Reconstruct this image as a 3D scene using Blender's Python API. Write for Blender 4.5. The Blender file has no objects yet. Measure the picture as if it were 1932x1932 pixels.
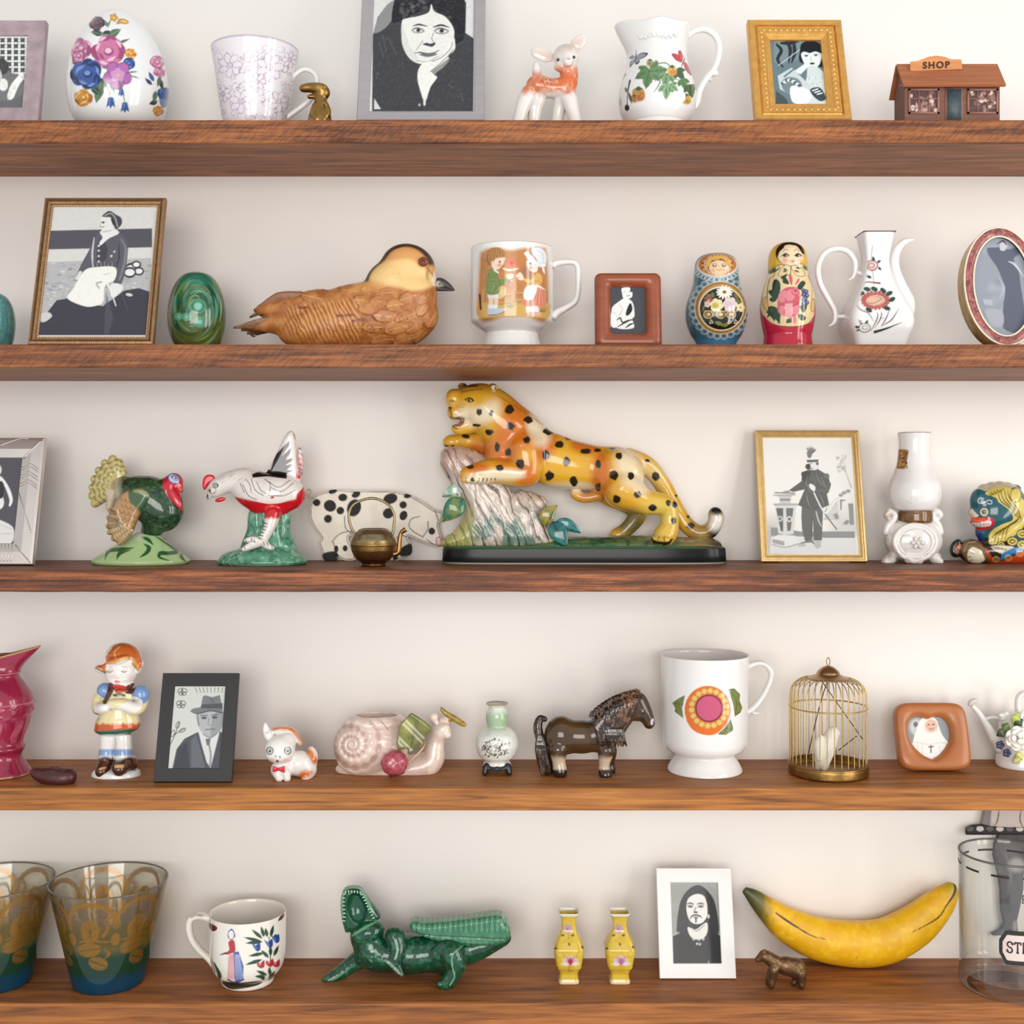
import bpy, math, random
import numpy as np
from mathutils import Vector, Matrix

# ------------------------------------------------------------------ camera, world, lights, exposure
F_PX,HORIZON,D_WALL,Z_EYE = 2300.0,905.0,1.277,1.45     # focal length in pixels of the 1932 frame, eye line, wall distance, eye height
scene = bpy.context.scene
COL = scene.collection
cam = bpy.data.cameras.new('camera'); cam_o = bpy.data.objects.new('camera', cam); COL.objects.link(cam_o)
cam.sensor_width = 36.0; cam.sensor_fit = 'HORIZONTAL'; cam.lens = 36.0 * F_PX / 1932.0
cam.shift_y = -(966.0 - HORIZON) / 1932.0
cam.clip_start = 0.02
cam_o.location = (0, -D_WALL, Z_EYE); cam_o.rotation_euler = (math.pi / 2, 0, 0)
scene.camera = cam_o

world = bpy.data.worlds.new('room_light'); scene.world = world; world.use_nodes = True
bg = world.node_tree.nodes['Background']; bg.inputs[0].default_value = (0.95,0.97,1.0,1); bg.inputs[1].default_value = 0.72
scene.cycles.transparent_max_bounces = 32

def area_light(name, loc, target, sx, sy, power, color):
    l = bpy.data.lights.new(name, 'AREA'); l.shape = 'RECTANGLE'; l.size = sx; l.size_y = sy
    l.energy = power; l.color = color
    o = bpy.data.objects.new(name, l); COL.objects.link(o); o.location = loc
    o.rotation_euler = (Vector(target) - Vector(loc)).to_track_quat('-Z', 'Y').to_euler()
    o['kind'] = 'helper'
    return o
# a tall two-leaf window in the side wall to the right of the photographer, and an added wide fill light behind, not a window
area_light('window_or_fill_light', (1.85, -1.15, 1.5), (0.0, -0.25, 1.42), 0.34, 1.5, 9.5, (1.0, 0.965, 0.92))
area_light('window_or_fill_light', (1.6, -1.65, 1.5), (0.0, -0.25, 1.42), 0.34, 1.5, 9.5, (1.0, 0.965, 0.92))
area_light('window_or_fill_light', (-0.2, -3.2, 1.6), (0.0, 0.0, 1.4), 1.8, 1.2, 42.0, (1.0, 0.96, 0.91))
vs = scene.view_settings
vs.view_transform = 'Standard'; vs.look = 'None'; vs.gamma = 1.0; vs.use_curve_mapping = False; vs.exposure = 0.1

# ------------------------------------------------------------------ small helpers
def lin(c):
    c = np.asarray(c, float) / 255.0
    return np.where(c <= 0.04045, c / 12.92, ((c + 0.055) / 1.055) ** 2.4)
def rgba(c): return tuple(lin(c)) + (1.0,)

def hash3(i, j, k):
    n = (i.astype(np.int64) * 374761393 + j.astype(np.int64) * 668265263 + k.astype(np.int64) * 2147483647) & 0xffffffff
    n = ((n ^ (n >> 13)) * 1274126177) & 0xffffffff
    n = ((n ^ (n >> 16)) * 2246822519) & 0xffffffff
    return ((n ^ (n >> 15)) & 0xffff) / 65535.0
def noise(x, y, z=0.0):
    x, y, z = np.broadcast_arrays(np.asarray(x, float), np.asarray(y, float), np.asarray(z, float))
    xi, yi, zi = np.floor(x), np.floor(y), np.floor(z)
    fx, fy, fz = x - xi, y - yi, z - zi
    fx, fy, fz = [f * f * (3 - 2 * f) for f in (fx, fy, fz)]
    r = 0
    for a in (0, 1):
        for b in (0, 1):
            for c in (0, 1):
                w = (fx if a else 1 - fx) * (fy if b else 1 - fy) * (fz if c else 1 - fz)
                r = r + w * hash3(xi + a, yi + b, zi + c)
    return r
def fbm(x, y, z=0.0, n=3):
    r, a, t = 0, 0.5, 0
    for k in range(n):
        r = r + a * noise(np.asarray(x) * 2 ** k + 17 * k,np.asarray(y) * 2 ** k,np.asarray(z) * 2 ** k); t += a; a *= 0.5
    return r / t
def sstep(a, b, x):
    t = np.clip((x - a) / (b - a), 0, 1)
    return t * t * (3 - 2 * t)
def spline(pts, n=8, closed=False):
    """Catmull-Rom through the points (any dimension)."""
    P = np.asarray(pts, float)
    if len(P) < 3 and not closed:
        return np.array([P[0] + (P[-1] - P[0]) * t for t in np.linspace(0, 1, n + 1)])
    out = []
    m = len(P)
    for i in range(m if closed else m - 1):
        if closed: p0, p1, p2, p3 = P[i - 1], P[i], P[(i + 1) % m], P[(i + 2) % m]
        else:
            p1, p2 = P[i], P[i + 1]
            p0 = P[i - 1] if i else 2 * p1 - p2
            p3 = P[i + 2] if i + 2 < m else 2 * p2 - p1
        for t in np.arange(n) / n:
            out.append(0.5 * (2 * p1 + (p2 - p0) * t + (2 * p0 - 5 * p1 + 4 * p2 - p3) * t * t + (3 * p1 - p0 - 3 * p2 + p3) * t ** 3))
    if not closed: out.append(P[-1])
    return np.array(out)
def resample(pts, step):
    P = np.asarray(pts, float); d = np.r_[0, np.cumsum(np.linalg.norm(np.diff(P, axis=0), axis=1))]
    n = max(2, int(round(d[-1] / step)) + 1)
    t = np.linspace(0, d[-1], n)
    return np.stack([np.interp(t, d, P[:, k]) for k in range(P.shape[1])], 1)

# ------------------------------------------------------------------ materials
MATS = {}
def nodes_of(m):
    m.use_nodes = True
    nt = m.node_tree
    return nt, nt.nodes, nt.links, nt.nodes['Principled BSDF']
def plain(name,color=None,rough=0.3,metal=0.0,coat=0.0,bump=0.0,bscale=900.0,spec=0.5,var=0.0,vscale=60.0,stretch=(1,1,1)):
    """One principled material; color=None takes the colour painted on the mesh."""
    if name in MATS: return MATS[name]
    m = bpy.data.materials.new(name); nt, N, Lk, b = nodes_of(m)
    b.inputs['Roughness'].default_value = rough; b.inputs['Metallic'].default_value = metal
    b.inputs['Coat Weight'].default_value = coat; b.inputs['Coat Roughness'].default_value = 0.05
    b.inputs['Specular IOR Level'].default_value = spec
    tc = N.new('ShaderNodeTexCoord'); mp = N.new('ShaderNodeMapping'); mp.inputs['Scale'].default_value = stretch
    Lk.new(tc.outputs['Object'], mp.inputs['Vector'])
    if color is None:
        a = N.new('ShaderNodeAttribute'); a.attribute_name = 'Col'; src = a.outputs['Color']
    else:
        r = N.new('ShaderNodeRGB'); r.outputs[0].default_value = rgba(color); src = r.outputs[0]
    if var > 0:
        nz = N.new('ShaderNodeTexNoise'); nz.inputs['Scale'].default_value = vscale; nz.inputs['Detail'].default_value = 4
        Lk.new(mp.outputs[0], nz.inputs['Vector'])
        mr = N.new('ShaderNodeMapRange'); mr.inputs['From Min'].default_value = 0.25; mr.inputs['From Max'].default_value = 0.75
        mr.inputs['To Min'].default_value = 1 - var; mr.inputs['To Max'].default_value = 1 + var
        Lk.new(nz.outputs['Fac'], mr.inputs['Value'])
        mx = N.new('ShaderNodeVectorMath'); mx.operation = 'SCALE'
        Lk.new(src, mx.inputs[0]); Lk.new(mr.outputs[0], mx.inputs['Scale']); src = mx.outputs[0]
    Lk.new(src, b.inputs['Base Color'])
    if bump > 0:
        nz = N.new('ShaderNodeTexNoise'); nz.inputs['Scale'].default_value = bscale; nz.inputs['Detail'].default_value = 3
        Lk.new(mp.outputs[0], nz.inputs['Vector'])
        bp = N.new('ShaderNodeBump'); bp.inputs['Strength'].default_value = bump; bp.inputs['Distance'].default_value = 0.0006
        Lk.new(nz.outputs['Fac'], bp.inputs['Height']); Lk.new(bp.outputs[0], b.inputs['Normal'])
    MATS[name] = m
    return m
GLAZE = plain('painted_glaze', None, 0.13, coat=0.3, bump=0.05, bscale=160)
SATIN = plain('painted_satin', None, 0.38, bump=0.06, bscale=700)
MATTE = plain('painted_matte', None, 0.7, bump=0.15, bscale=900)
PRINT = plain('photo_print', None, 0.5, spec=0.12)
METALP = plain('painted_metal', None, 0.32, metal=0.9, bump=0.1, bscale=400, var=0.12, vscale=250)
WHITE = plain('white_porcelain', (231, 229, 225), 0.12, coat=0.35)
BRASS = plain('aged_brass', (150, 116, 66), 0.34, metal=1.0, bump=0.15, bscale=500, var=0.25, vscale=200)
BLACK = plain('black_lacquer', (26, 24, 24), 0.4)
FELT = plain('black_backing', (20, 19, 19), 0.8)

def glass_fresnel(N, Lk, f0):
    lw = N.new('ShaderNodeLayerWeight'); lw.inputs['Blend'].default_value = 0.5
    pw = N.new('ShaderNodeMath'); pw.operation = 'POWER'; pw.inputs[1].default_value = 5.0; Lk.new(lw.outputs['Facing'],pw.inputs[0])
    ma = N.new('ShaderNodeMath'); ma.operation = 'MULTIPLY_ADD'; ma.inputs[1].default_value = 0.8; ma.inputs[2].default_value = f0; ma.use_clamp = True; Lk.new(pw.outputs[0],ma.inputs[0])
    return ma.outputs[0]
def pane_material():
    m = bpy.data.materials.new('clear_pane'); m.use_nodes = True; nt = m.node_tree; N = nt.nodes; Lk = nt.links
    N.remove(N['Principled BSDF']); out = N['Material Output']
    t = N.new('ShaderNodeBsdfTransparent'); t.inputs[0].default_value = (0.97, 0.98, 0.98, 1)
    g = N.new('ShaderNodeBsdfGlossy'); g.inputs['Roughness'].default_value = 0.03
    x = N.new('ShaderNodeMixShader'); Lk.new(glass_fresnel(N,Lk,0.015),x.inputs[0]); Lk.new(t.outputs[0],x.inputs[1]); Lk.new(g.outputs[0],x.inputs[2])
    Lk.new(x.outputs[0], out.inputs['Surface'])
    return m
PANE = pane_material()

# ------------------------------------------------------------------ meshes
def link_mesh(name, V, F, mat, parent=None, smooth=True, col=None):
    V = np.asarray(V, np.float32); me = bpy.data.meshes.new(name)
    if isinstance(F, np.ndarray):
        k = F.shape[1]; nf = len(F)
        me.vertices.add(len(V)); me.vertices.foreach_set('co', V.ravel())
        me.loops.add(nf * k); me.loops.foreach_set('vertex_index', F.astype(np.int32).ravel())
        me.polygons.add(nf); me.polygons.foreach_set('loop_start', np.arange(0, nf * k, k, dtype=np.int32))
        me.polygons.foreach_set('loop_total', np.full(nf, k, np.int32))
        me.update(calc_edges=True); me.validate()
    else:
        me.from_pydata([tuple(map(float, v)) for v in V], [], [tuple(int(i) for i in f) for f in F]); me.update()
    if smooth: me.polygons.foreach_set('use_smooth', np.ones(len(me.polygons), bool))
    if col is not None:
        a = me.color_attributes.new('Col', 'FLOAT_COLOR', 'POINT')
        c = np.ones((len(V), 4), np.float32); c[:, :3] = col
        a.data.foreach_set('color', c.ravel())
    if mat is not None: me.materials.append(mat)
    o = bpy.data.objects.new(name, me); COL.objects.link(o)
    if parent is not None: o.parent = parent
    return o
def normals_of(V, F):
    """Area-weighted vertex normals for a quad or triangle array."""
    a, b, c = V[F[:, 0]], V[F[:, 1]], V[F[:, 2]]
    n = np.cross(b - a, c - a) if F.shape[1] == 3 else np.cross(V[F[:, 2]] - V[F[:, 0]], V[F[:, 3]] - V[F[:, 1]])
    r = np.zeros((len(V), 3))
    for k in range(F.shape[1]):
        for j in range(3): r[:, j] += np.bincount(F[:, k], n[:, j], len(V))
    return r / np.maximum(np.linalg.norm(r, axis=1, keepdims=True), 1e-12)
def grid_faces(nu, nv, wrap_u=False, off=0):
    """Vertex v*nu+u; rows v, columns u."""
    u = np.arange(nu if wrap_u else nu - 1); v = np.arange(nv - 1)
    U, W = np.meshgrid(u, v); U2 = (U + 1) % nu
    return np.stack([W * nu + U, W * nu + U2, (W + 1) * nu + U2, (W + 1) * nu + U], -1).reshape(-1, 4) + off
def join(parts):
    Vs, Fs, n = [], [], 0
    for V, F in parts:
        Vs.append(V)
        F = np.asarray(F)
        if F.shape[1] == 3: F = np.c_[F, F[:, 2]]
        Fs.append(F + n); n += len(V)
    F = np.concatenate(Fs)
    return np.concatenate(Vs), F
def join_list(parts):
    V, F, n = [], [], 0
    for v, f in parts:
        V += [tuple(p) for p in v]; F += [tuple(int(i) + n for i in q) for q in f]; n += len(v)
    return np.array(V), F
def box(lo, hi):
    x0, y0, z0 = lo; x1, y1, z1 = hi
    V = np.array([(x0,y0,z0),(x1,y0,z0),(x1,y1,z0),(x0,y1,z0),(x0,y0,z1),(x1,y0,z1),(x1,y1,z1),(x0,y1,z1)],float)
    F = np.array([(0, 3, 2, 1), (4, 5, 6, 7), (0, 1, 5, 4), (1, 2, 6, 5), (2, 3, 7, 6), (3, 0, 4, 7)])
    return V, F
def tube(path, rad, nseg=12, closed=False, flat=1.0, up=(0, 1, 0), caps=True):
    """Round (or flattened) tube along a point list. rad: number or list. flat scales across the 'up' direction."""
    P = np.asarray(path, float); n = len(P); R = np.broadcast_to(np.asarray(rad, float), (n,))
    T = np.gradient(P, axis=0) if not closed else np.roll(P, -1, 0) - np.roll(P, 1, 0)
    T /= np.maximum(np.linalg.norm(T, axis=1, keepdims=True), 1e-12)
    up = np.asarray(up, float); rings = []
    prev = None
    for i in range(n):
        a = up - T[i] * np.dot(up, T[i])
        if np.linalg.norm(a) < 0.2:
            a = prev - T[i] * np.dot(prev, T[i]) if prev is not None else np.cross(T[i], (1, 0.3, 0.2))
        a /= np.linalg.norm(a); prev = a
        b = np.cross(T[i], a)
        t = np.arange(nseg) * 2 * math.pi / nseg
        rings.append(P[i] + R[i] * (np.cos(t)[:, None] * a * flat + np.sin(t)[:, None] * b))
    V = np.concatenate(rings)
    F = grid_faces(nseg, n, True)
    if closed:
        k = np.arange(nseg); k2 = (k + 1) % nseg; o = (n - 1) * nseg
        F = np.concatenate([F, np.stack([o + k, o + k2, k2, k], 1)])
    elif caps:
        V = np.concatenate([V, P[[0, -1]]]); c0 = n * nseg; k = np.arange(nseg); k2 = (k + 1) % nseg; o = (n - 1) * nseg
        F = np.concatenate([F,np.stack([k2,k,np.full(nseg,c0),np.full(nseg,c0)],1),np.stack([o + k,o + k2,np.full(nseg,c0 + 1),np.full(nseg,c0 + 1)],1)])
    return V, F
def fix_tris(F):
    """Quads whose last two corners coincide become triangles in a plain list."""
    return [tuple(f[:3]) if f[2] == f[3] else tuple(f) for f in np.asarray(F).tolist()]

# ------------------------------------------------------------------ the shelves' geometry, read off the photograph
# (front top edge, front bottom edge in pixels; distance of the front edge from the eye)
SHELF = [(225, 270, 1.150), (649, 694, 1.126), (1076, 1117, 1.134), (1487, 1530, 1.158), (1893, 1937, 1.167)]
def shelf_top(i): return Z_EYE - (SHELF[i][0] - HORIZON) * SHELF[i][2] / F_PX
def project(P):
    d = P[..., 1] + D_WALL
    return 966 + P[..., 0] * F_PX / d, HORIZON - (P[..., 2] - Z_EYE) * F_PX / d

# crops of the photograph in which things were measured: left, top, magnification
CROP = {'full': (0,0,1.0),'A': (0,0,2.927),'B': (640,0,3.715),'C': (1140,0,7.431),'D': (1390,0,3.565),'E': (0,350,4.391),'F': (430,430,4.391),
        'G': (870,430,4.83),'H': (1270,430,6.662),'I': (1530,410,4.806),'J': (0,790,5.084),'K': (360,790,3.864),'L': (810,700,3.275),
        'M': (1400,790,6.44),'N': (1640,790,6.438),'O': (0,1190,4.025),'P': (470,1290,4.6),'Q': (870,1270,5.084),'R': (1220,1200,6.438),
        'S': (1460,1220,4.093),'T': (0,1600,3.331),'U': (590,1630,4.712),'V': (1000,1610,4.6),'W': (1380,1630,4.293),'X': (1732,1510,4.58)}
class Thing:
    """A thing on shelf i: an Empty at its base. cx: pixel of its axis; base: pixel row of its base centre (or y= distance in front of the wall)."""
    def __init__(s, name, label, cat, shelf, crop, cx, base=None, y=None, group=None, empty=True, z=None):
        s.x0, s.y0, s.k = CROP[crop]
        cx = s.x0 + cx / s.k
        if base is not None: base = s.y0 + base / s.k
        zt = shelf_top(shelf) if z is None else z
        s.d = (D_WALL - y) if y is not None else F_PX * (Z_EYE - zt) / (base - HORIZON)
        s.s = s.d / F_PX; s.cx = cx
        s.o = np.array([(cx - 966) * s.s, s.d - D_WALL, zt]); s.py0 = HORIZON - (zt - Z_EYE) / s.s
        s.row0 = (s.py0 - s.y0) * s.k                 # the base row in crop units
        s.root = None
        s.meta = (name, label, cat, group)
        if empty:
            s.root = bpy.data.objects.new(name, None); COL.objects.link(s.root); s.root.empty_display_size = 0.01
            s.root.location = s.o; s.tag(s.root)
    def tag(s, o):
        n, l, c, g = s.meta
        o['label'] = l; o['category'] = c
        if g: o['group'] = g
    def q(s, px, py, dy=0.0):
        """photo pixel at a depth dy pixels behind the axis -> local units of one pixel"""
        px = s.x0 + np.asarray(px,float) / s.k; py = s.y0 + np.asarray(py,float) / s.k; dy = np.asarray(dy,float) / s.k
        k = (s.d + dy * s.s) / s.d
        return np.stack(np.broadcast_arrays((px - 966) * k - (s.cx - 966),dy,(HORIZON - py) * k - (HORIZON - s.py0)),-1)
    def uv(s, V):
        """photo pixel of local vertices (in pixel units), for measuring decoration off the photograph"""
        u, v = project(np.asarray(V) * s.s + s.o)
        return (u - s.x0) * s.k, (v - s.y0) * s.k
    def facing(s, V, N, lo=-0.05, hi=0.15):
        e = np.array([0, -D_WALL, Z_EYE]) - (V * s.s + s.o); e /= np.linalg.norm(e, axis=1, keepdims=True)
        return sstep(lo, hi, (e * N).sum(1))
    def add(s, name, V, F, mat, col=None, smooth=True, parent=None):
        """V in pixel units, local."""
        if isinstance(F, np.ndarray) and F.shape[1] == 4 and (F[:, 2] == F[:, 3]).any(): F = fix_tris(F)
        if mat is GLAZE: col = col * 0.85          # fired glaze is a little duller than the pigment chips
        if s.root is None:
            o = link_mesh(s.meta[0],np.asarray(V) * s.s,F,mat,None,smooth,col); o.location = s.o; s.tag(o); s.root = o
            return o
        return link_mesh(name, np.asarray(V) * s.s, F, mat, parent or s.root, smooth, col)
    def paint(s, V, F, base, front=True):
        U, W = s.uv(V)
        N = normals_of(V, F if isinstance(F, np.ndarray) else np.array([list(f) + [f[-1]] * (4 - len(f)) for f in F]))
        return Paint(U, W, base, s.facing(V, N) if front else None, V, N, s.k)

class Paint:
    """Decoration brushed onto a mesh's vertices; coordinates are pixels measured off the photograph."""
    def __init__(s, U, V, base, mask=None, xyz=None, nrm=None, k=1.0):
        s.k = k; s.U, s.V, s.mask, s.xyz, s.nrm = U, V, mask, xyz, nrm
        s.c = np.tile(lin(base), (len(U), 1))
    def _mix(s, idx, a, col):
        if s.mask is not None: a = a * s.mask[idx]
        col = lin(col) if not callable(col) else col(idx)
        s.c[idx] = s.c[idx] * (1 - a[:, None]) + col * a[:, None]
    def field(s, a, col, masked=True):
        """blend everywhere with weight array a"""
        m = s.mask; s.mask = m if masked else None
        s._mix(np.arange(len(s.U)), np.broadcast_to(a, s.U.shape).astype(float), col); s.mask = m
    def _box(s, x0, y0, x1, y1):
        return np.nonzero((s.U > x0) & (s.U < x1) & (s.V > y0) & (s.V < y1))[0]
    def ell(s, cx, cy, rx, ry=None, col=(0, 0, 0), rot=0.0, soft=1.3, a=1.0):
        soft = soft * s.k; ry = rx if ry is None else ry; R = max(rx, ry) + soft + 1
        i = s._box(cx - R, cy - R, cx + R, cy + R)
        if not len(i): return s
        r = math.radians(rot); dx, dy = s.U[i] - cx, s.V[i] - cy
        x, y = dx * math.cos(r) + dy * math.sin(r), -dx * math.sin(r) + dy * math.cos(r)
        k = np.hypot(x / rx, y / ry); g = np.hypot(x / rx ** 2, y / ry ** 2)
        sd = np.where(g > 1e-9, k * (k - 1) / np.maximum(g, 1e-9), -min(rx, ry))
        s._mix(i, a * np.clip(0.5 - sd / soft, 0, 1), col)
        return s
    def ring(s, cx, cy, rx, ry, w, col, rot=0.0, soft=1.0, a=1.0):
        t = np.linspace(0, 2 * math.pi, 40); r = math.radians(rot)
        x, y = rx * np.cos(t), ry * np.sin(t)
        return s.line(np.stack([cx + x * math.cos(r) - y * math.sin(r),cy + x * math.sin(r) + y * math.cos(r)],1),w,col,smooth=False,soft=soft,a=a)
    def poly(s, pts, col, soft=1.3, a=1.0, smooth=False):
        soft = soft * s.k; P = spline(pts, 6, True) if smooth else np.asarray(pts, float)
        i = s._box(P[:, 0].min() - soft, P[:, 1].min() - soft, P[:, 0].max() + soft, P[:, 1].max() + soft)
        if not len(i): return s
        x, y = s.U[i], s.V[i]; d = np.full(len(i), 1e9); ins = np.zeros(len(i), bool)
        for k in range(len(P)):
            ax, ay = P[k]; bx, by = P[(k + 1) % len(P)]
            ex, ey = bx - ax, by - ay; L = ex * ex + ey * ey
            if L < 1e-9: continue
            t = np.clip(((x - ax) * ex + (y - ay) * ey) / L, 0, 1)
            d = np.minimum(d, (x - ax - t * ex) ** 2 + (y - ay - t * ey) ** 2)
            if ay != by: ins ^= ((ay > y) != (by > y)) & (x < ex * (y - ay) / (by - ay) + ax)
        sd = np.sqrt(d) * np.where(ins, -1, 1)
        s._mix(i, a * np.clip(0.5 - sd / soft, 0, 1), col)
        return s
    def line(s, pts, w, col, soft=1.0, a=1.0, smooth=True):
        """w: full width, one number or a list along the stroke"""
        soft = soft * s.k; P = np.asarray(pts, float); W = np.asarray(w, float)
        if W.ndim == 0: W = np.full(len(P), float(w))
        elif len(W) != len(P): W = np.interp(np.linspace(0, 1, len(P)), np.linspace(0, 1, len(W)), W)
        Q = np.c_[P, W]
        if smooth and len(P) > 2: Q = spline(Q, 5)
        m = Q[:, 2].max() / 2 + soft + s.k
        i = s._box(Q[:, 0].min() - m, Q[:, 1].min() - m, Q[:, 0].max() + m, Q[:, 1].max() + m)
        if not len(i): return s
        x, y = s.U[i], s.V[i]; sd = np.full(len(i), 1e9)
        for k in range(len(Q) - 1):
            ax, ay, aw = Q[k]; bx, by, bw = Q[k + 1]; ex, ey = bx - ax, by - ay; L = max(ex * ex + ey * ey, 1e-9)
            t = np.clip(((x - ax) * ex + (y - ay) * ey) / L, 0, 1)
            sd = np.minimum(sd, np.hypot(x - ax - t * ex, y - ay - t * ey) - (aw + (bw - aw) * t) / 2)
        s._mix(i, a * np.clip(0.5 - sd / soft, 0, 1), col)
        return s
    def leaf(s, x0, y0, x1, y1, w, col, vein=None, a=1.0):
        """pointed leaf from stem end to tip"""
        d = np.array([x1 - x0,y1 - y0]); L = np.hypot(*d); d = d / L; n = np.array([-d[1],d[0]]); p = np.array([x0,y0])
        pr = [(0, 0), (.2, .75), (.45, 1), (.75, .6), (1, 0)]
        P = [p + d * L * t + n * w / 2 * k for t, k in pr] + [p + d * L * t - n * w / 2 * k for t, k in pr[-2:0:-1]]
        s.poly(P, col, a=a)
        if vein: s.line([p, p + d * L * .9], 1.0 * s.k, vein, smooth=False, a=a)
        return s
    def flower(s, cx, cy, R, n, col, mid=None, rot=0, pw=0.42, edge=None, a=1.0, sq=1.0):
        for k in range(n):
            t = math.radians(rot + 360 * k / n); x, y = cx + math.cos(t) * R * .58, cy + math.sin(t) * R * .58 * sq
            if edge: s.ell(x, y, R * .5, R * (pw + .06), edge, math.degrees(t), a=a)
            s.ell(x, y, R * .45, R * pw, col, math.degrees(t), a=a)
        if mid: s.ell(cx, cy, R * .25, None, mid, a=a)
        return s
    def rose(s, cx, cy, R, dark, mid, light, seed=0, a=1.0):
        rg = random.Random(seed)
        for k in range(9):
            t = k * .698 + rg.random(); s.ell(cx + math.cos(t) * R * .55,cy + math.sin(t) * R * .5,R * .52,R * .45,mid if k % 2 else dark,rg.random() * 180,a=a)
        s.ell(cx, cy, R * .66, None, mid, a=a)
        for k in range(8):
            t = k * .785 + rg.random() * .5; r = R * rg.uniform(.35, .78)
            x, y = cx + math.cos(t) * r, cy + math.sin(t) * r
            s.line([(x + math.cos(t + 1.3) * R * .3,y + math.sin(t + 1.3) * R * .3),(x + math.cos(t) * R * .12,y + math.sin(t) * R * .12),(x + math.cos(t - 1.3) * R * .3,y + math.sin(t - 1.3) * R * .3)],[s.k * .5,R * .17 + s.k * .5,s.k * .5],light if k % 3 else dark,a=a)
        s.ell(cx + R * .05,cy,R * .3,R * .25,dark,a=a); s.ell(cx + R * .02,cy - R * .06,R * .2,R * .16,light,a=a)
        return s
    def speckle(s, scale, amount, col, thr=0.6, seed=0.0, soft=0.1, n=3):
        f = fbm(s.xyz[:, 0] / scale + seed, s.xyz[:, 1] / scale, s.xyz[:, 2] / scale, n)
        s.field(amount * sstep(thr - soft, thr + soft, f), col, False)
        return s

# ------------------------------------------------------------------ builders in pixel units
def lathe(t, prof, step=1.6, smooth=True, back=24, nf=None, cx=None, dense=True):
    """prof: (radius, photo row) from bottom to top (may turn back down inside). Returns V, F about the thing's axis."""
    P = np.asarray(prof, float)
    if smooth: P = spline(P, 6)
    P = np.c_[P[:, 0] / t.k, t.py0 - (t.y0 + P[:, 1] / t.k)]
    step *= 1.22; top = int(np.argmax(P[:, 1]))
    P = np.concatenate([resample(P[:top + 1],step),resample(P[top:],step * 5)[1:]]) if 0 < top < len(P) - 2 else resample(P,step)      # coarser inside a vessel
    R = max(P[:, 0].max(), 1)
    th0 = -math.atan2(t.o[0], t.d)
    if dense:
        nf = nf or int(max(24, math.pi * R / step))
        a = np.r_[np.linspace(-1.75, 1.75, nf), np.linspace(1.75, 2 * math.pi - 1.75, back + 2)[1:-1]] + th0
    else:
        a = np.linspace(0, 2 * math.pi, (nf or 48) + 1)[:-1]
    n = len(a)
    x = np.sin(a)[None] * P[:, :1]; y = -np.cos(a)[None] * P[:, :1]; z = np.repeat(P[:, 1:], n, 1)
    V = np.stack([x, y, z], -1).reshape(-1, 3)
    off = 0.0 if cx is None else t.x0 + cx / t.k - t.cx
    V[:, 0] += off
    F = grid_faces(n, len(P), True)
    ends = []
    for row, flip in ((0, True), (len(P) - 1, False)):
        if P[row, 0] > 0.3:
            c = len(V); V = np.concatenate([V, [[off, 0, P[row, 1]]]])
            k = np.arange(n) + row * n; k2 = (np.arange(n) + 1) % n + row * n
            ends.append(np.stack([k2,k,np.full(n,c),np.full(n,c)] if flip else [k,k2,np.full(n,c),np.full(n,c)],1))
    F = np.concatenate([F] + ends) if ends else F
    return V, F
def px_tube(t, pts, rad, nseg=14, n=8, flat=1.0, up=(0, 1, 0)):
    """tube through photo points (px, py, depth)"""
    P = spline([t.q(*p) for p in pts], n)
    R = np.interp(np.linspace(0, 1, len(P)), np.linspace(0, 1, len(np.atleast_1d(rad))), np.atleast_1d(rad))
    return tube(P, R / t.k, nseg, flat=flat, up=up)

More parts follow.
